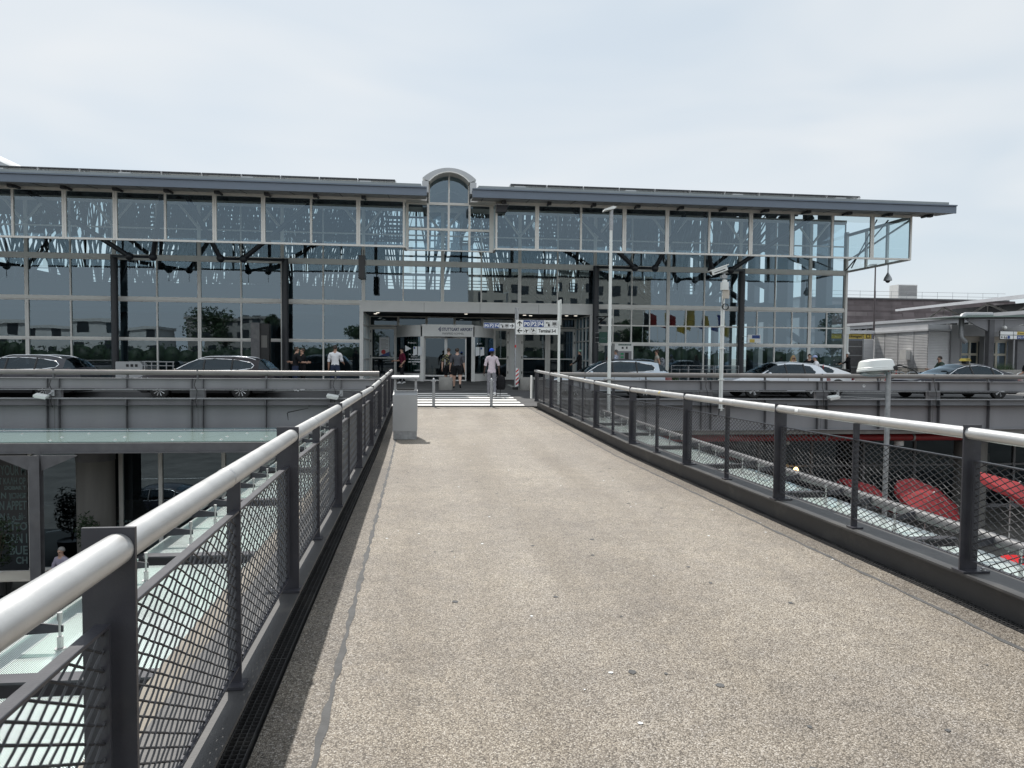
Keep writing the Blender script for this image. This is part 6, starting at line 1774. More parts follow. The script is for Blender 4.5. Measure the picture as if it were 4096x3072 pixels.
# ---------------------------------------------------------------- foliage
def leaves(mb, c, rad, n, size, rr):
    for i in range(n):
        while True:
            p = Vector((rr.uniform(-1,1), rr.uniform(-1,1), rr.uniform(-1,1)))
            if .25 < p.length < 1: break
        q = Vector((c[0]+p.x*rad[0], c[1]+p.y*rad[1], c[2]+p.z*rad[2]))
        a = Vector((rr.uniform(-1,1), rr.uniform(-1,1), rr.uniform(-.6,.9))).normalized(); b = a.cross(Vector((rr.uniform(-1,1),rr.uniform(-1,1),rr.uniform(-1,1)))).normalized()
        s = size*rr.uniform(.6,1.3)
        mb.quad(q-a*s, q+b*s*.45, q+a*s, q-b*s*.45)
def bush(label, x, y, z, w, h, n, size, mat, pot=True, seed=1):
    rr = random.Random(seed)
    t = thing('potted_shrub' if pot else 'shrub', label, 'shrub', (x,y,z))
    z0 = z
    if pot:
        m = MB(); m.lathe([(w*.35,z),(w*.45,z+.45),(w*.42,z+.45),(w*.38,z+.38)], (x,y,0), 18); m.build('pot', M['girder_dark'], t, smooth=40); z0 = z+.4
    m = MB()
    for k in range(7): a = rr.uniform(0,6.3); m.tube([(x,y,z0),(x+w*.3*math.cos(a),y+w*.3*math.sin(a),z0+h*.7)], [.018,.006], 5)
    m.build('stem', M['bark'], t)
    m = MB()
    for k in range(9):
        leaves(m, (x+rr.uniform(-.3,.3)*w, y+rr.uniform(-.3,.3)*w, z0+h*rr.uniform(.3,.8)), (w*.32,w*.32,h*.25), n//9, size, rr)
    m.build('foliage', mat, t)
bush('green shrub behind the tail of the silver estate', 11.25, 33.0, .0, 1.0, 1.05, 500, .09, M['leaf'], False, 3)
bush('dark potted climber before the round concrete column at the cafe', -9.45, 20.9, -5.0, .72, 2.05, 1300, .045, M['leaf2'], True, 4)
bush('dark potted shrub below the greeting letters of the cafe', -11.7, 20.4, -5.0, 1.0, 1.9, 1100, .06, M['leaf2'], True, 5)
bush('small green shrub among the red cafe tables', 17.3, 17.6, -5.0, .9, 1.3, 700, .06, M['leaf'], True, 6)
bush('tall leafy green shrub in front of the red cafe tables', 16.0, 14.0, -5.0, 1.0, 2.2, 900, .07, M['leaf'], True, 7)
t = thing('cafe_table', 'wooden cafe table before the seated man in lilac', 'table', (-10.6,19.8,-5))
m = MB(); m.box(-11.3,-10.2,19.3,20.1,-4.29,-4.25); m.build('top', M['beige'], t)
for dx in (-11.2,-10.3):
    for dy in (19.4,20.0): m = MB(); m.box(dx-.02,dx+.02,dy-.02,dy+.02,-5,-4.29); m.build('leg', M['black'], t)
t = thing('cafe_chair', 'dark cafe chair carrying the seated man', 'chair', (-9.9,20.3,-5))
m = MB(); m.box(-10.15,-9.65,20.05,20.55,-4.56,-4.52); m.build('seat', M['black'], t)
m = MB(); m.box(-10.15,-9.65,20.57,20.60,-4.5,-4.1); m.build('backrest', M['black'], t)
for dx in (-10.12,-9.68):
    for dy in (20.08,20.52): m = MB(); m.tube([(dx,dy,-5),(dx,dy,-4.56)], .015, 6); m.build('leg', M['black'], t)

# red parasols and tables below the right railing
def parasol(label, x, y, ztop, tiltx, tilty, rad=1.0):
    t = thing('parasol', label, 'parasol', (x,y,-5), 'red parasols on the lower terrace')
    Mx = Matrix.Rotation(R(tilty),4,'Y') @ Matrix.Rotation(R(tiltx),4,'X')
    m = MB(); n = 8; K = 32; vs = []; fs = []
    prof = [(.02,.0),(.35,-.09),(.7,-.19),(1.,-.30)]
    for (rr_, zz) in prof:
        for k in range(K):
            w = 2*math.pi*k/K; seg = (k % 4)/4; sag = 1-.045*math.sin(math.pi*seg)*(rr_)
            p = Mx @ Vector((rad*rr_*sag*math.cos(w), rad*rr_*sag*math.sin(w), rad*zz-.03*math.sin(math.pi*seg)*rr_)); vs.append(p+Vector((x,y,ztop)))
    for k in range(K):
        w = 2*math.pi*k/K; seg = (k % 4)/4; sag = 1-.045*math.sin(math.pi*seg)
        p = Mx @ Vector((rad*sag*math.cos(w), rad*sag*math.sin(w), rad*(-.30)-.03*math.sin(math.pi*seg)-.13-.035*math.sin(math.pi*seg))); vs.append(p+Vector((x,y,ztop)))
    for i in range(len(prof)):
        for k in range(K):
            k2 = (k+1) % K; fs.append((i*K+k, i*K+k2, (i+1)*K+k2, (i+1)*K+k))
    m.add(vs, fs); c = m.build('canopy', M['red'], t, smooth=25)
    m = MB()
    for k in range(8):
        w = 2*math.pi*k/8; a = Mx @ Vector((.02,0,-.03)); b = Mx @ Vector((rad*.98*math.cos(w), rad*.98*math.sin(w), rad*-.30-.02)); m.tube([a+Vector((x,y,ztop)), b+Vector((x,y,ztop))], .01, 4)
    m.build('rib', M['steel'], c)
    m = MB(); tp = Mx @ Vector((0,0,.06)); m.tube([tp+Vector((x,y,ztop)), (Mx @ Vector((0,0,-.45)))+Vector((x,y,ztop)), (x+(Mx @ Vector((0,0,-.45))).x, y+(Mx @ Vector((0,0,-.45))).y, -5)], .022, 8); m.build('pole', M['whiteplastic'], t)
    m = MB(); bx = x+(Mx @ Vector((0,0,-.45))).x; by = y+(Mx @ Vector((0,0,-.45))).y; m.cyl((bx,by,-5),(bx,by,-4.93),.30,20); m.build('base', M['concrete'], t)
parasol('red parasol seen edge on behind the post of the round lamp', 14.65, 22.0, -2.62, 0, 30, 1.05)
parasol('large red parasol tilted to the camera behind the mesh railing', 15.75, 20.6, -2.62, 33, 11, 1.02)
parasol('red parasol with the white pole, cut off by the picture edge', 18.35, 20.2, -2.25, 14, 26, 1.25)
def rtable(label, x, y):
    t = thing('cafe_table', label, 'table', (x,y,-5), 'red round tables on the lower terrace')
    m = MB(); m.cyl((x,y,-4.27),(x,y,-4.23),.62,28); m.build('top', M['redpaint'], t, smooth=30)
    m = MB(); m.cyl((x,y,-4.97),(x,y,-4.27),.16,16); m.build('leg', M['redpaint'], t, smooth=30)
    m = MB(); m.cyl((x,y,-5),(x,y,-4.97),.32,20); m.build('foot', M['black'], t)
rtable('red round table under the parasol cut off by the picture edge', 17.2, 18.6)
rtable('red round table below the tilted parasol', 15.0, 19.4)
def chair(x, y, rz, label):
    t = thing('cafe_chair', label, 'chair', (x,y,-5), 'dark chairs round the red tables')
    def W(p): a = R(rz); return (x+p[0]*math.cos(a)-p[1]*math.sin(a), y+p[0]*math.sin(a)+p[1]*math.cos(a), -5+p[2])
    Mz = Matrix.Rotation(R(rz),4,'Z')
    m = MB(); m.obox(W((0,0,.45)), (.44,.44,.035), Mz); m.build('seat', M['black'], t)
    m = MB(); m.obox(W((0,.21,.72)), (.42,.025,.36), Mz); m.build('backrest', M['black'], t)
    for a in (-.19,.19):
        for b in (-.19,.19): m = MB(); m.tube([W((a,b,0)), W((a,b,.44))], .014, 6); m.build('leg', M['galv'], t)
chair(16.5,18.0,140,'dark chair beside the shrub at the red table under the cut off parasol'); chair(17.9,18.1,220,'dark chair away from the shrub at the red table under the cut off parasol')
chair(14.4,19.9,60,'dark chair behind the red table below the tilted parasol'); chair(15.7,19.2,-70,'dark chair in front of the red table below the tilted parasol')

# ---------------------------------------------------------------- bicycles, motorbike, racks at right
def bike(x, y, rz, label, mat):
    t = thing('bicycle', label, 'bicycle', (x,y,.13), 'bicycles at the racks')
    a = R(rz)
    def W(p): return (x+p[0]*math.cos(a)-p[1]*math.sin(a), y+p[0]*math.sin(a)+p[1]*math.cos(a), .13+p[2])
    for wx in (-.52,.52):
        m = MB(); m.tube([W((wx+.33*math.cos(k*.2618), 0, .34+.33*math.sin(k*.2618))) for k in range(24)], .018, 6, closed=True); w = m.build('wheel', M['rubber'], t)
        m = MB()
        for k in range(10): m.tube([W((wx,0,.34)), W((wx+.32*math.cos(k*.628),0,.34+.32*math.sin(k*.628)))], .003, 3)
        m.build('spokes', M['steel'], w)
    m = MB()
    for p, q in (((-.52,0,.34),(-.10,0,.34)),((-.10,0,.34),(-.24,0,.86)),((-.24,0,.80),(.36,0,.80)),((-.10,0,.34),(.38,0,.74)),((-.52,0,.34),(-.22,0,.78)),((.52,0,.34),(.34,0,.98))): m.tube([W(p), W(q)], .018, 6)
    m.build('frame', mat, t)
    m = MB(); m.tube([W((.28,-.28,1.04)), W((.36,-.1,1.0)), W((.36,.1,1.0)), W((.28,.28,1.04))], .014, 6); m.build('handlebar', M['black'], t)
    m = MB(); m.obox(W((-.26,0,.90)), (.26,.13,.05), Matrix.Rotation(a,4,'Z')); m.build('saddle', M['black'], t)
bike(23.6, 34.2, 20, 'bicycle with red frame beside the white down pipe', M['redpaint'])
bike(24.5, 34.6, 12, 'dark bicycle parked directly behind the round white lamp', M['black'])
bike(27.2, 34.8, 8, 'dark bicycle with tall handlebar at the rack before the meter box', M['black'])
for i, x in enumerate((23.2,24.2,28.2,29.3,30.4)):
    t = thing('bike_rack', ('grey bike rack hoop beside the white down pipe','grey bike rack hoop second from the white down pipe','grey bike rack hoop just past the dark bicycle with tall handlebar','grey bike rack hoop middle of three before the taxi','grey bike rack hoop closest to the taxi driver')[i], 'bike rack', (x,33.9,.13), 'bike rack hoops')
    m = MB(); pts = [(x,33.9,.13),(x,33.9,.72),(x+.06,33.9,.86),(x+.2,33.9,.92),(x+.75,33.9,.92),(x+.89,33.9,.86),(x+.95,33.9,.72),(x+.95,33.9,.13)]
    m.tube(pts, .03, 8); m.tube([(x,33.9,.55),(x+.95,33.9,.55)], .02, 6); m.build('hoop', M['galv'], t, smooth=40)
t = thing('motorbike', 'motorbike with chrome headlamp beside the rider in white helmet', 'motorbike', (23.1,38.2,.13))
for wx in (22.35,23.75):
    m = MB(); m.tube([(wx+.28*math.cos(k*.2618), 38.2, .45+.28*math.sin(k*.2618)) for k in range(24)], .06, 8, closed=True); w = m.build('wheel', M['rubber'], t)
    m = MB(); m.cyl((wx,38.14,.45),(wx,38.26,.45),.2,20); m.build('rim', M['alloy'], w)
m = MB(); m.ball((22.95,38.2,.98),(.34,.16,.16),14,8); m.ball((23.0,38.2,.55),(.30,.18,.22),12,8); m.tube([(22.35,38.2,.45),(22.6,38.2,1.1)], .04, 6); m.tube([(23.75,38.2,.45),(23.0,38.2,.5)], .05, 6); m.build('frame', M['black'], t, smooth=50)
m = MB(); m.ball((23.45,38.2,.92),(.36,.15,.08),12,8); m.build('saddle', M['rubber'], t, smooth=50)
m = MB(); m.tube([(22.78,37.85,1.28),(22.62,38.1,1.18),(22.62,38.3,1.18),(22.78,38.55,1.28)], .02, 6); m.tube([(22.65,37.95,1.22),(22.60,37.85,1.45)], .01, 5); m.ball((22.60,37.83,1.48),(.03,.08,.06),8,6); m.ball((22.45,38.2,1.08),(.12,.12,.12),12,8); m.build('handlebar', M['chrome'], t, smooth=50)
# ================================================================== neighbouring buildings at right
A = thing('luggage_pavilion', 'flat pavilion of horizontal corrugated sheet with grey portal frames', 'building', (36,47,.13))
def corr(mb, p0, p1, z0, z1, nx, ny, pitch=.11, dep=.03):
    n = int((z1-z0)/pitch); vs = []; fs = []
    prof = []
    for i in range(n):
        z = z0+i*pitch
        prof += [(z, 0), (z+pitch*.42, 0), (z+pitch*.55, dep), (z+pitch*.88, dep)]
    prof.append((z1, 0))
    for (z, d) in prof: vs += [(p0[0]+nx*d, p0[1]+ny*d, z), (p1[0]+nx*d, p1[1]+ny*d, z)]
    for i in range(len(prof)-1): fs.append((2*i, 2*i+1, 2*i+3, 2*i+2))
    mb.add(vs, fs)
m = MB(); corr(m, (34.35,52.0), (33.65,45.0), .95, 3.52, -1, 0); corr(m, (33.65,45.0), (35.25,45.0), .95, 3.52, 0, -1); corr(m, (33.46,51.95), (34.3,51.95), .13, 3.12, 0, -1)
m.build('corrugated_wall', pbr('corrugated_sheet', (.74,.74,.75), .4, .15, .05, 1.5), A)
m = MB(); m.prism([(33.72,45.05,.13),(35.25,45.05,.13),(35.25,52,.13),(34.42,52,.13)], (0,0,3.38)); m.prism([(33.62,44.97,.125),(35.27,44.97,.125),(35.27,52,.125),(34.33,52,.125)], (0,0,.815)); m.build('plinth', M['concrete'], A)
m = MB(); m.prism([(33.56,44.9,3.53),(35.3,44.9,3.53),(35.3,52.1,3.53),(34.26,52.1,3.53)], (0,0,.13)); m.prism([(33.70,45.1,3.661),(35.3,45.1,3.661),(35.3,52.0,3.661),(34.40,52.0,3.661)], (0,0,.32)); m.box(30.6,34.25,51.8,52.2,3.53,3.78); m.build('roof_edge', M['pale_sheet'], A)
m = MB()
for y in (46.6,48.6,50.4): x = 33.65+(y-45)*.1; m.box(x-.05,x-.034,y-.012,y+.012,.95,3.52)
m.build('sheet_joint', M['girder'], A)
m = MB(); m.box(33.45,33.80,46.95,47.6,1.55,2.25); m.build('meter_box', M['panel_grey'], A)
m = MB(); m.box(30.5,33.4,51.98,52.05,3.14,3.52); ys = m.build('yellow_sign', M['yellow'], A)
text_mb('Gep\u00e4ckwagen', .27, (31.66, 51.97, 3.24), ys, M['ink'], width=1.62, bold=.006)
m = MB(); m.box(33.401,34.05,51.90,51.919,3.14,3.52); y2 = m.build('yellow_sign', M['yellow'], A)
m = MB(); m.box(33.62,33.92,51.89,51.8995,3.18,3.48); m.build('pictogram_field', M['ink'], y2)
m = MB(); m.box(33.67,33.87,51.88,51.8895,3.24,3.42); m.build('trolley_mark', M['yellow'], y2)
m = MB(); m.box(30.5,33.4,52.0,52.04,.13,3.0); gt = m.build('roller_gate', M['pipe_grey'], A)
m = MB()
for z in (.9,1.8,2.5): m.box(30.5,33.36,51.96,51.999,z,z+.07)
m.box(33.36,33.45,51.96,52.05,.13,3.05); m.build('gate_rail', M['galv'], gt)
# grey portal bays with cream framed glazing
m = MB()
for x in (35.26,37.72,39.9,42.1): m.box(x,x+.62,44.85,45.3,.13,3.2)
m.box(35.26,43.0,44.85,45.3,3.201,3.98); m.build('portal_frame', M['fascia'] if 0 else pbr('portal_grey', (.36,.36,.37), .6, 0, .06, 1), A)
m = MB(); m.box(35.88,36.4,45.31,45.34,.13,3.2); m.build('dark_jamb', M['girder'], A)
cream = pbr('cream_frame', (.56,.52,.42), .5, 0, .05, 3)
for (x0, x1) in ((36.42,37.08),(37.09,37.71),(38.36,39.1),(39.11,39.88),(40.54,41.3),(41.31,42.08)):
    for (z0, z1) in ((.15,1.95),(1.96,2.85)):
        m = MB(); w = .07
        m.box(x0,x0+w,45.4,45.5,z0,z1); m.box(x1-w,x1,45.4,45.5,z0,z1); m.box(x0+w,x1-w,45.4,45.5,z0,z0+w); m.box(x0+w,x1-w,45.4,45.5,z1-w,z1)
        f = m.build('window', cream, A); m = MB(); m.quad((x0+w,45.45,z0+w),(x1-w,45.45,z0+w),(x1-w,45.45,z1-w),(x0+w,45.45,z1-w)); m.build('pane', M['glass_low'], f)
m = MB(); m.box(36.4,43,45.38,45.52,2.86,3.2); m.build('header', M['beige'], A)
m = MB(); m.box(36,43,50,50.2,.13,3.5); m.box(36,43,45.6,50,.125,.14); m.box(36,43,45.53,50.2,3.5,3.6); m.build('inner_wall', M['hall_dark'], A)
m = MB(); m.tube([(40.9,46.4,.6),(42.0,46.4,1.9)], .05, 6); m.tube([(40.9,46.4,1.2),(42.0,46.4,2.5)], .05, 6); m.build('stair_rail', M['panel_grey'], A)

B = thing('long_hall', 'long low hall with pale roof band and trussed upper roof behind the pavilion', 'building', (48,58,.13))
m = MB(); m.box(43.5,60,46.5,74,.12,4.0); m.build('wall', M['fascia'], B)
m = MB(); m.box(43.3,60.2,45.8,74.6,4.62,4.95); m.box(43.1,60.2,45.6,74.8,4.951,5.22); m.build('roof_band', M['pale_sheet'], B)
m = MB(); m.box(43.7,60,46.8,74,4.001,4.619); m.build('clerestory_glass', M['windark'], B)
m = MB(); y = 47.
while y < 74: m.box(43.40,43.699,y,y+.10,4.001,4.619); y += 1.25
for z in (4.2,4.42): m.box(43.45,43.50,46.5,74,z,z+.04)
m.build('clerestory_bars', M['panel_grey'], B)
m = MB(); m.prism([(45.6,50,6.42),(45.6,65,6.42),(45.6,65,6.52),(45.6,50,6.62)], (14,0,1.6)); m.prism([(45.4,49.8,6.36),(45.4,65.5,6.30),(45.4,65.5,6.48),(45.4,49.8,6.66)], (.19,0,0)); m.build('upper_roof', M['pale_sheet'], B)
m = MB(); m.box(49.5,59,50.5,63,5.221,6.4); m.build('upper_wall', M['windark'], B)
m = MB()
for i in range(3):
    y0 = 48.1+i*5.2; m.tube([(47.2,y0,5.3),(47.2,y0+2.6,6.38),(47.2,y0+5.2,5.3)], .10, 4); m.tube([(47.2,y0+2.6,5.25),(47.2,y0+2.6,6.45)], .04, 4)
m.build('truss', M['concrete'], B)

Cb = thing('copper_building', 'far building clad in aged brown copper sheets with rooftop railing', 'building', (66,97,.1))
m = MB()
def slopez(z): return 95+(z-5)*.16
rr = random.Random(9)
for j in range(6):
    z0, z1 = 5.2+j*.83, 5.2+(j+1)*.83
    x = 52.+(j % 2)*.9
    while x < 84:
        x1 = x+1.8; o = rr.uniform(-.03,.03); m.cur = rr.choice((0,0,1,2))
        m.add([(x,slopez(z0)+o-.04,z0),(x1-.03,slopez(z0)+o-.04,z0),(x1-.03,slopez(z1)+o,z1),(x,slopez(z1)+o,z1)], [(0,1,2,3)]); x = x1
    m.box(52,84,slopez(z0)+.06,slopez(z0)+.12,z0-.02,z1)
m.build('cladding', [M['copper'],M['copper_b'],M['copper_c']], Cb)
m = MB(); m.box(52,84,96.1,110,.1,10.1); m.build('wall', M['girder'], Cb)
m = MB(); m.box(51.8,84.2,95.6,110.2,10.12,10.32); m.build('roof_edge', M['girder_dark'], Cb)
for x in (61.2,63.6,66.0):
    m = MB(); m.box(x,x+1.9,94.95,95.1,5.75,6.7); f = m.build('window', M['panel_grey'], Cb); m = MB(); m.box(x+.12,x+1.78,94.9,94.949,5.87,6.58); m.build('pane', M['windark'], f)
m = MB(); x = 54.
while x < 84: m.tube([(x,96.2,10.32),(x,96.2,11.35)], .025, 4); x += 2.4
for z in (10.75,11.3): m.tube([(53,96.2,z),(84,96.2,z)], .022, 4)
m.build('roof_railing', M['galv'], Cb)
t = thing('rooftop_unit', 'pale louvred ventilation unit on the copper building roof', 'ventilation unit', (68.5,98,10.3))
m = MB(); m.box(67.6,70.6,97,99,10.33,12.45); u = m.build('housing', M['panel_grey'], t)
m = MB()
for i in range(9): m.box(67.7,70.5,96.95,96.999,10.85+i*.17,10.95+i*.17)
m.build('louvre', M['girder'], u)
t = thing('lamp_post', 'far thin lamp post rising behind the pavilion roof', 'lamp post', (40.6,61.5,.13))
m = MB(); m.tube([(40.6,61.5,.13),(40.55,61.5,10.2)], [.10,.06], 8); m.build('pole', M['copper'], t, smooth=40)
m = MB(); m.prism([(39.7,61.4,10.12),(40.6,61.4,10.2),(40.65,61.4,10.32),(39.9,61.4,10.24)], (0,.3,0)); m.build('lamp_head', M['galv'], t)

t = thing('stop_canopy', 'green edged steel canopy with curved bracket above the taxi', 'canopy', (36,42,.0))
m = MB(); m.prism([(32.4,41,4.22),(40,41,4.40),(40,41,4.50),(32.4,41,4.27)], (0,3.6,0)); m.build('roof', M['greendark'] if 0 else pbr('canopy_green', (.20,.27,.24), .4, 0, .1, 2), t)
m = MB(); m.prism([(33.6,41.3,4.12),(40,41.3,4.29),(40,41.3,4.365),(33.6,41.3,4.225)], (0,.3,0)); m.build('beam', M['girder_dark'], t)
m = MB(); m.box(35.1,35.45,41.35,41.7,.0,4.14); m.box(36.05,36.55,40.2,40.4,.0,2.86); m.build('post', M['girder_dark'], t)
m = MB(); m.prism([(35.09,41.45,3.4),(35.09,41.45,4.12),(33.6,41.45,4.10),(34.3,41.45,3.72)], (0,.1,0)); m.prism([(35.46,41.45,3.3),(35.46,41.45,4.14),(38.6,41.45,4.22),(37,41.45,3.75)], (0,.1,0)); m.build('bracket', M['girder'], t)
m = MB(); m.ball((36.0,41.2,3.62), .14, 12, 8); m.build('loudspeaker', M['panel_grey'], t, smooth=60)
t = thing('stop_sign_board', 'white hanging direction board split by black frames under the green canopy', 'sign', (36,40,3.1))
m = MB(); m.box(34.62,37.2,39.98,40.02,2.84,3.38); m.box(34.9,34.92,39.99,40.01,3.38,4.2); m.box(36.6,36.62,39.99,40.01,3.38,4.3); m.build('board', M['ink'], t)
m = MB()
for x0, x1 in ((34.66,35.52),(35.56,36.4),(36.44,37.16)):
    for z0, z1 in ((2.88,3.10),(3.14,3.34)): m.box(x0,x1,39.965,39.979,z0,z1)
fp = m.build('panel', M['signwhite'], t)
m = MB(); m.box(35.78,36.4,39.955,39.9645,3.15,3.33); yf_ = m.build('yellow_field', M['yellow'], fp)
text_mb('Messe', .15, (35.82,39.95,3.19), yf_, M['ink'], width=.5)
m = MB(); m.box(35.78,36.4,39.955,39.9645,2.89,3.09); bf = m.build('blue_field', M['signblue'], fp)
text_mb('P0 P2', .17, (35.82,39.95,2.92), bf, M['signwhite'], width=.54)
m = MB(); m.box(35.14,35.30,39.955,39.9645,2.90,3.08); bf = m.build('blue_field', M['signblue'], fp)
m = MB(); arrow(m, 34.77, 39.955, 2.99, .15, -90); m.ball((34.93,39.955,3.03),(.03,.005,.03),8,6); m.box(34.90,34.96,39.95,39.96,2.91,2.99); m.ball((35.05,39.955,3.03),(.03,.005,.03),8,6); m.box(35.0,35.10,39.95,39.96,2.91,2.98); m.build('pictogram', M['ink'], fp)
t = thing('air_duct', 'galvanised round duct bending down from the green canopy', 'duct', (34,42.4,4))
m = MB()
pts = [(36.2,42.5,4.52),(34.35,42.5,4.50),(34.12,42.45,4.42),(34.0,42.4,4.25),(33.98,42.4,3.15),(34.05,42.38,2.95),(34.3,42.35,2.72)]
m.tube(pts, .16, 18); m.build('pipe', M['galv'], t, smooth=50)
m = MB()
for i in range(12): m.tube([(33.985,42.4,4.2-i*.085),(33.985,42.4,4.185-i*.085)], .168, 18)
m.build('spiral_seam', M['galv'], t)
t = thing('concrete_trough', 'low concrete trough with dry grass behind the taxi', 'planter', (35,38,.13))
m = MB(); m.box(33.6,36.2,38.6,39.3,.13,1.0); m.build('tub', M['concrete'], t)
m = MB(); rr = random.Random(4)
for i in range(160):
    x = rr.uniform(33.6,34.6); y = rr.uniform(38.7,39.2); h = rr.uniform(.2,.55); a = rr.uniform(-.15,.15)
    m.add([(x-.01,y,1.0),(x+.01,y,1.0),(x+a,y+rr.uniform(-.1,.1),1.0+h)], [(0,1,2)])
m.build('grass', M['leaf'], t)

# ================================================================== behind the photographer (seen only as reflections)
def reflected_block(label, x0, x1, y, d, h, wall, rows, step, nm='hotel_building'):
    t = thing(nm, label, 'building', ((x0+x1)/2, y-d/2, 0))
    m = MB(); m.box(x0,x1,y-d,y,.0,h); m.box(x0-.3,x1+.3,y-d-.3,y+.3,h+.001,h+.5); m.build('wall', wall, t)
    m = MB()
    for r_ in range(rows):
        z = 1.4+r_*3.1; x = x0+.8
        while x < x1-1.5: m.box(x,x+1.5,y+.001,y+.03,z,z+1.75); x += step
    w = m.build('window_rows', M['windark'], t); w['kind'] = 'stuff'
reflected_block('beige hotel block with dark window rows mirrored in the terminal glass', 9, 41, -56, 14, 17.2, M['beige'], 5, 3.0)
reflected_block('pale low office block mirrored in the glass above the dark estates', -82, -46, -50, 12, 6.3, M['palewall'], 2, 4.2, 'office_building')
reflected_block('grey block mirrored in the terminal glass between dark estate and entrance', -44, -30, -62, 14, 8.6, M['concrete'], 3, 2.2, 'office_building')
def hedge(label, x0, x1, y, h, n, seed):
    rr = random.Random(seed); t = thing('hedge', label, 'hedge', ((x0+x1)/2, y, 0), 'hedges mirrored in the glass')
    m = MB(); k = int((x1-x0)/1.6)
    for i in range(k): m.ball((x0+(i+.5)*1.6, y, h*.45), (1.2,.9,h*rr.uniform(.42,.55)), 8, 6)
    m.build('bush_core', M['leaf2'], t, smooth=80)
    m = MB(); L_ = x1-x0
    for i in range(n):
        q = Vector((rr.uniform(x0,x1), y+rr.uniform(-1,1), rr.uniform(.2,1)*h*1.05)); a = Vector((rr.uniform(-1,1),rr.uniform(-1,1),rr.uniform(-1,1))).normalized(); b = a.cross(Vector((rr.uniform(-1,1),.3,rr.uniform(-1,1)))).normalized(); s = rr.uniform(.12,.25)
        m.quad(q-a*s, q+b*s*.5, q+a*s, q-b*s*.5)
    m.build('foliage', M['leaf'], t)
hedge('long dark hedge mirrored low in the glass behind the dark estates', -60, -4.5, -13, 2.5, 2600, 1)
hedge('long dark hedge mirrored low in the glass behind the white cars', 8, 60, -13, 2.6, 2600, 2)
def bigtree(label, x, y, h, w, seed):
    rr = random.Random(seed); t = thing('broadleaf_tree', label, 'tree', (x,y,0), 'trees mirrored in the glass')
    m = MB(); m.tube([(x,y,0),(x+.1,y,h*.3),(x-.1,y,h*.6)], [.22,.16,.08], 8)
    for k in range(6): a = rr.uniform(0,6.3); m.tube([(x,y,h*.3),(x+w*.5*math.cos(a),y+w*.5*math.sin(a),h*rr.uniform(.55,.85))], [.10,.03], 5)
    m.build('trunk', M['bark'], t)
    m = MB()
    for k in range(16):
        a = rr.uniform(0,6.3); d = rr.uniform(0,.75)*w
        leaves(m, (x+d*math.cos(a), y+d*math.sin(a), h*rr.uniform(.45,.9)), (w*.35,w*.35,h*.14), 120, .22, rr)
    m.build('crown', M['leaf'], t)
bigtree('broad dark tree mirrored above the near black estate car', -29, -24, 8.5, 3.6, 1)
bigtree('slender tree mirrored beside the broad one', -21.5, -26, 7.2, 2.0, 2)
bigtree('rounded tree mirrored behind the flags', 30, -22, 5.8, 2.8, 3)
bigtree('dark tree mirrored in the last bay before the terminal corner', 60, -22, 8.2, 3.6, 4)
bigtree('low tree mirrored in the bay beside the entrance portal', -10, -30, 6.0, 3.4, 5)
fl_c = [((.02,.02,.02),'red'),((.16,.02,.02),'black banded'),((.30,.22,.04),'yellow'),((.26,.20,.05),'golden'),((.03,.04,.15),'blue'),((.24,.20,.05),'yellow and blue')]
for i, (cc, nm) in enumerate(fl_c):
    x = 29+i*2.3; t = thing('flag_pole', nm+' flag on a white pole mirrored in the glass behind the silver estate', 'flag', (x,-18,0), 'flags mirrored in the glass')
    m = MB(); m.tube([(x,-18,0),(x,-18,8)], .05, 8); m.build('pole', M['white'], t)
    m = MB(); vs = []; fs = []
    for j in range(9):
        for k in range(5): vs.append((x+.06+k*.28, -18+.12*math.sin(k*1.3+j*.5), 7.8-j*.38-.10*k))
    for j in range(8):
        for k in range(4): fs.append((j*5+k, j*5+k+1, (j+1)*5+k+1, (j+1)*5+k))
    m.add(vs, fs); m.build('cloth', cloth('flag_cloth', cc), t)
# ================================================================== sky, sun, camera
SUN = Vector((-.18, .68, 1.0)).normalized()
elev = math.asin(SUN.z); az = math.atan2(SUN.x, SUN.y)
w = bpy.data.worlds.new('World'); scn.world = w; w.use_nodes = True
nt = w.node_tree; nt.nodes.clear(); L = nt.links
out = N(nt, 'ShaderNodeOutputWorld'); bg = N(nt, 'ShaderNodeBackground'); bg.inputs['Strength'].default_value = .10
sky = N(nt, 'ShaderNodeTexSky'); sky.sky_type = 'NISHITA'; sky.sun_disc = False; sky.sun_elevation = elev; sky.sun_rotation = az
sky.altitude = 400; sky.air_density = 1.0; sky.dust_density = 2.2; sky.ozone_density = 1.4
tc = N(nt, 'ShaderNodeTexCoord'); mp = N(nt, 'ShaderNodeMapping'); mp.inputs['Scale'].default_value = (1.0, 1.6, 4.2); mp.inputs['Rotation'].default_value = (0, R(12), R(20))
n1 = N(nt, 'ShaderNodeTexNoise'); n1.inputs['Scale'].default_value = 1.7; n1.inputs['Detail'].default_value = 3.2; n1.inputs['Roughness'].default_value = .5; n1.inputs['Distortion'].default_value = .35
L.new(tc.outputs['Generated'], mp.inputs[0]); L.new(mp.outputs[0], n1.inputs['Vector'])
rp = N(nt, 'ShaderNodeValToRGB'); rp.color_ramp.elements[0].position = .34; rp.color_ramp.elements[1].position = .68
rp.color_ramp.elements[0].color = (7.3,8.15,8.8,1); rp.color_ramp.elements[1].color = (8.5,8.85,9.1,1)
L.new(n1.outputs['Fac'], rp.inputs['Fac'])
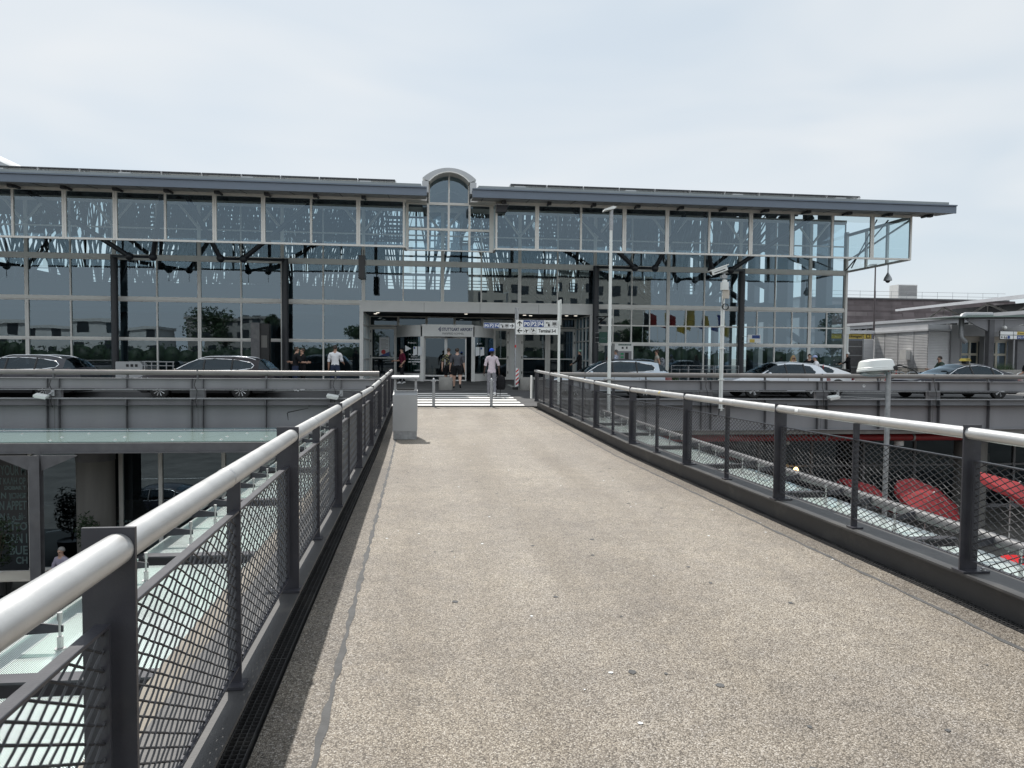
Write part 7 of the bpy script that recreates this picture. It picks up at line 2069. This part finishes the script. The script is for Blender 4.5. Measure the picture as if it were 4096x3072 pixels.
# veil of thin cloud: nearly closed towards the horizon
cov = N(nt, 'ShaderNodeMapRange'); cov.inputs['From Min'].default_value = .3; cov.inputs['From Max'].default_value = .7; cov.inputs['To Min'].default_value = .80; cov.inputs['To Max'].default_value = .94
L.new(n1.outputs['Fac'], cov.inputs['Value'])
mx = N(nt, 'ShaderNodeMixRGB'); L.new(cov.outputs[0], mx.inputs[0]); L.new(sky.outputs[0], mx.inputs[1]); L.new(rp.outputs[0], mx.inputs[2])
sx = N(nt, 'ShaderNodeSeparateXYZ'); L.new(tc.outputs['Generated'], sx.inputs[0])
za = N(nt, 'ShaderNodeMapRange'); za.interpolation_type = 'SMOOTHSTEP'; za.inputs['From Min'].default_value = .5; za.inputs['From Max'].default_value = 1.; za.inputs['To Min'].default_value = 1.; za.inputs['To Max'].default_value = 1.1
L.new(sx.outputs['Z'], za.inputs['Value'])
ya = N(nt, 'ShaderNodeMapRange'); ya.interpolation_type = 'SMOOTHSTEP'; ya.inputs['From Min'].default_value = .1; ya.inputs['From Max'].default_value = -.7; ya.inputs['To Min'].default_value = 1.; ya.inputs['To Max'].default_value = 1.3
L.new(sx.outputs['Y'], ya.inputs['Value'])
mm = N(nt, 'ShaderNodeMath', operation='MULTIPLY'); L.new(za.outputs[0], mm.inputs[0]); L.new(ya.outputs[0], mm.inputs[1])
vm = N(nt, 'ShaderNodeVectorMath', operation='SCALE'); L.new(mx.outputs[0], vm.inputs[0]); L.new(mm.outputs[0], vm.inputs['Scale'])
L.new(vm.outputs[0], bg.inputs['Color']); L.new(bg.outputs[0], out.inputs['Surface'])
sd = bpy.data.lights.new('sun', 'SUN'); sd.energy = 4.9; sd.angle = R(.6); sd.color = (1., .955, .89)
so = bpy.data.objects.new('sun', sd); COL.objects.link(so); so.location = (0,0,60)
so.rotation_euler = (-SUN).to_track_quat('-Z', 'Y').to_euler()
cd = bpy.data.cameras.new('camera'); co = bpy.data.objects.new('camera', cd); COL.objects.link(co); scn.camera = co
cd.sensor_fit = 'HORIZONTAL'; cd.sensor_width = 36; cd.lens = 36*2841/4096; cd.clip_start = .05; cd.clip_end = 3000
yaw, pit, rol = R(6.5), R(2.28), R(.475)
fw = Vector((math.sin(yaw)*math.cos(pit), math.cos(yaw)*math.cos(pit), -math.sin(pit)))
r0 = Vector((math.cos(yaw), -math.sin(yaw), 0)); u0 = r0.cross(fw)
rt = r0*math.cos(rol)+u0*math.sin(rol); up = u0*math.cos(rol)-r0*math.sin(rol)
co.matrix_world = Matrix(((rt.x,up.x,-fw.x,0),(rt.y,up.y,-fw.y,0),(rt.z,up.z,-fw.z,1.6),(0,0,0,1)))
vs_ = scn.view_settings; scn.display_settings.display_device = 'sRGB'
vs_.view_transform = 'Standard'; vs_.look = 'None'; vs_.exposure = 0.; vs_.gamma = 1.
scn.render.engine = 'CYCLES'
scn.cycles.max_bounces = 12; scn.cycles.transparent_max_bounces = 24; scn.cycles.glossy_bounces = 4; scn.cycles.diffuse_bounces = 4
scn.cycles.use_denoising = True
scn.cycles.caustics_reflective = False; scn.cycles.caustics_refractive = False
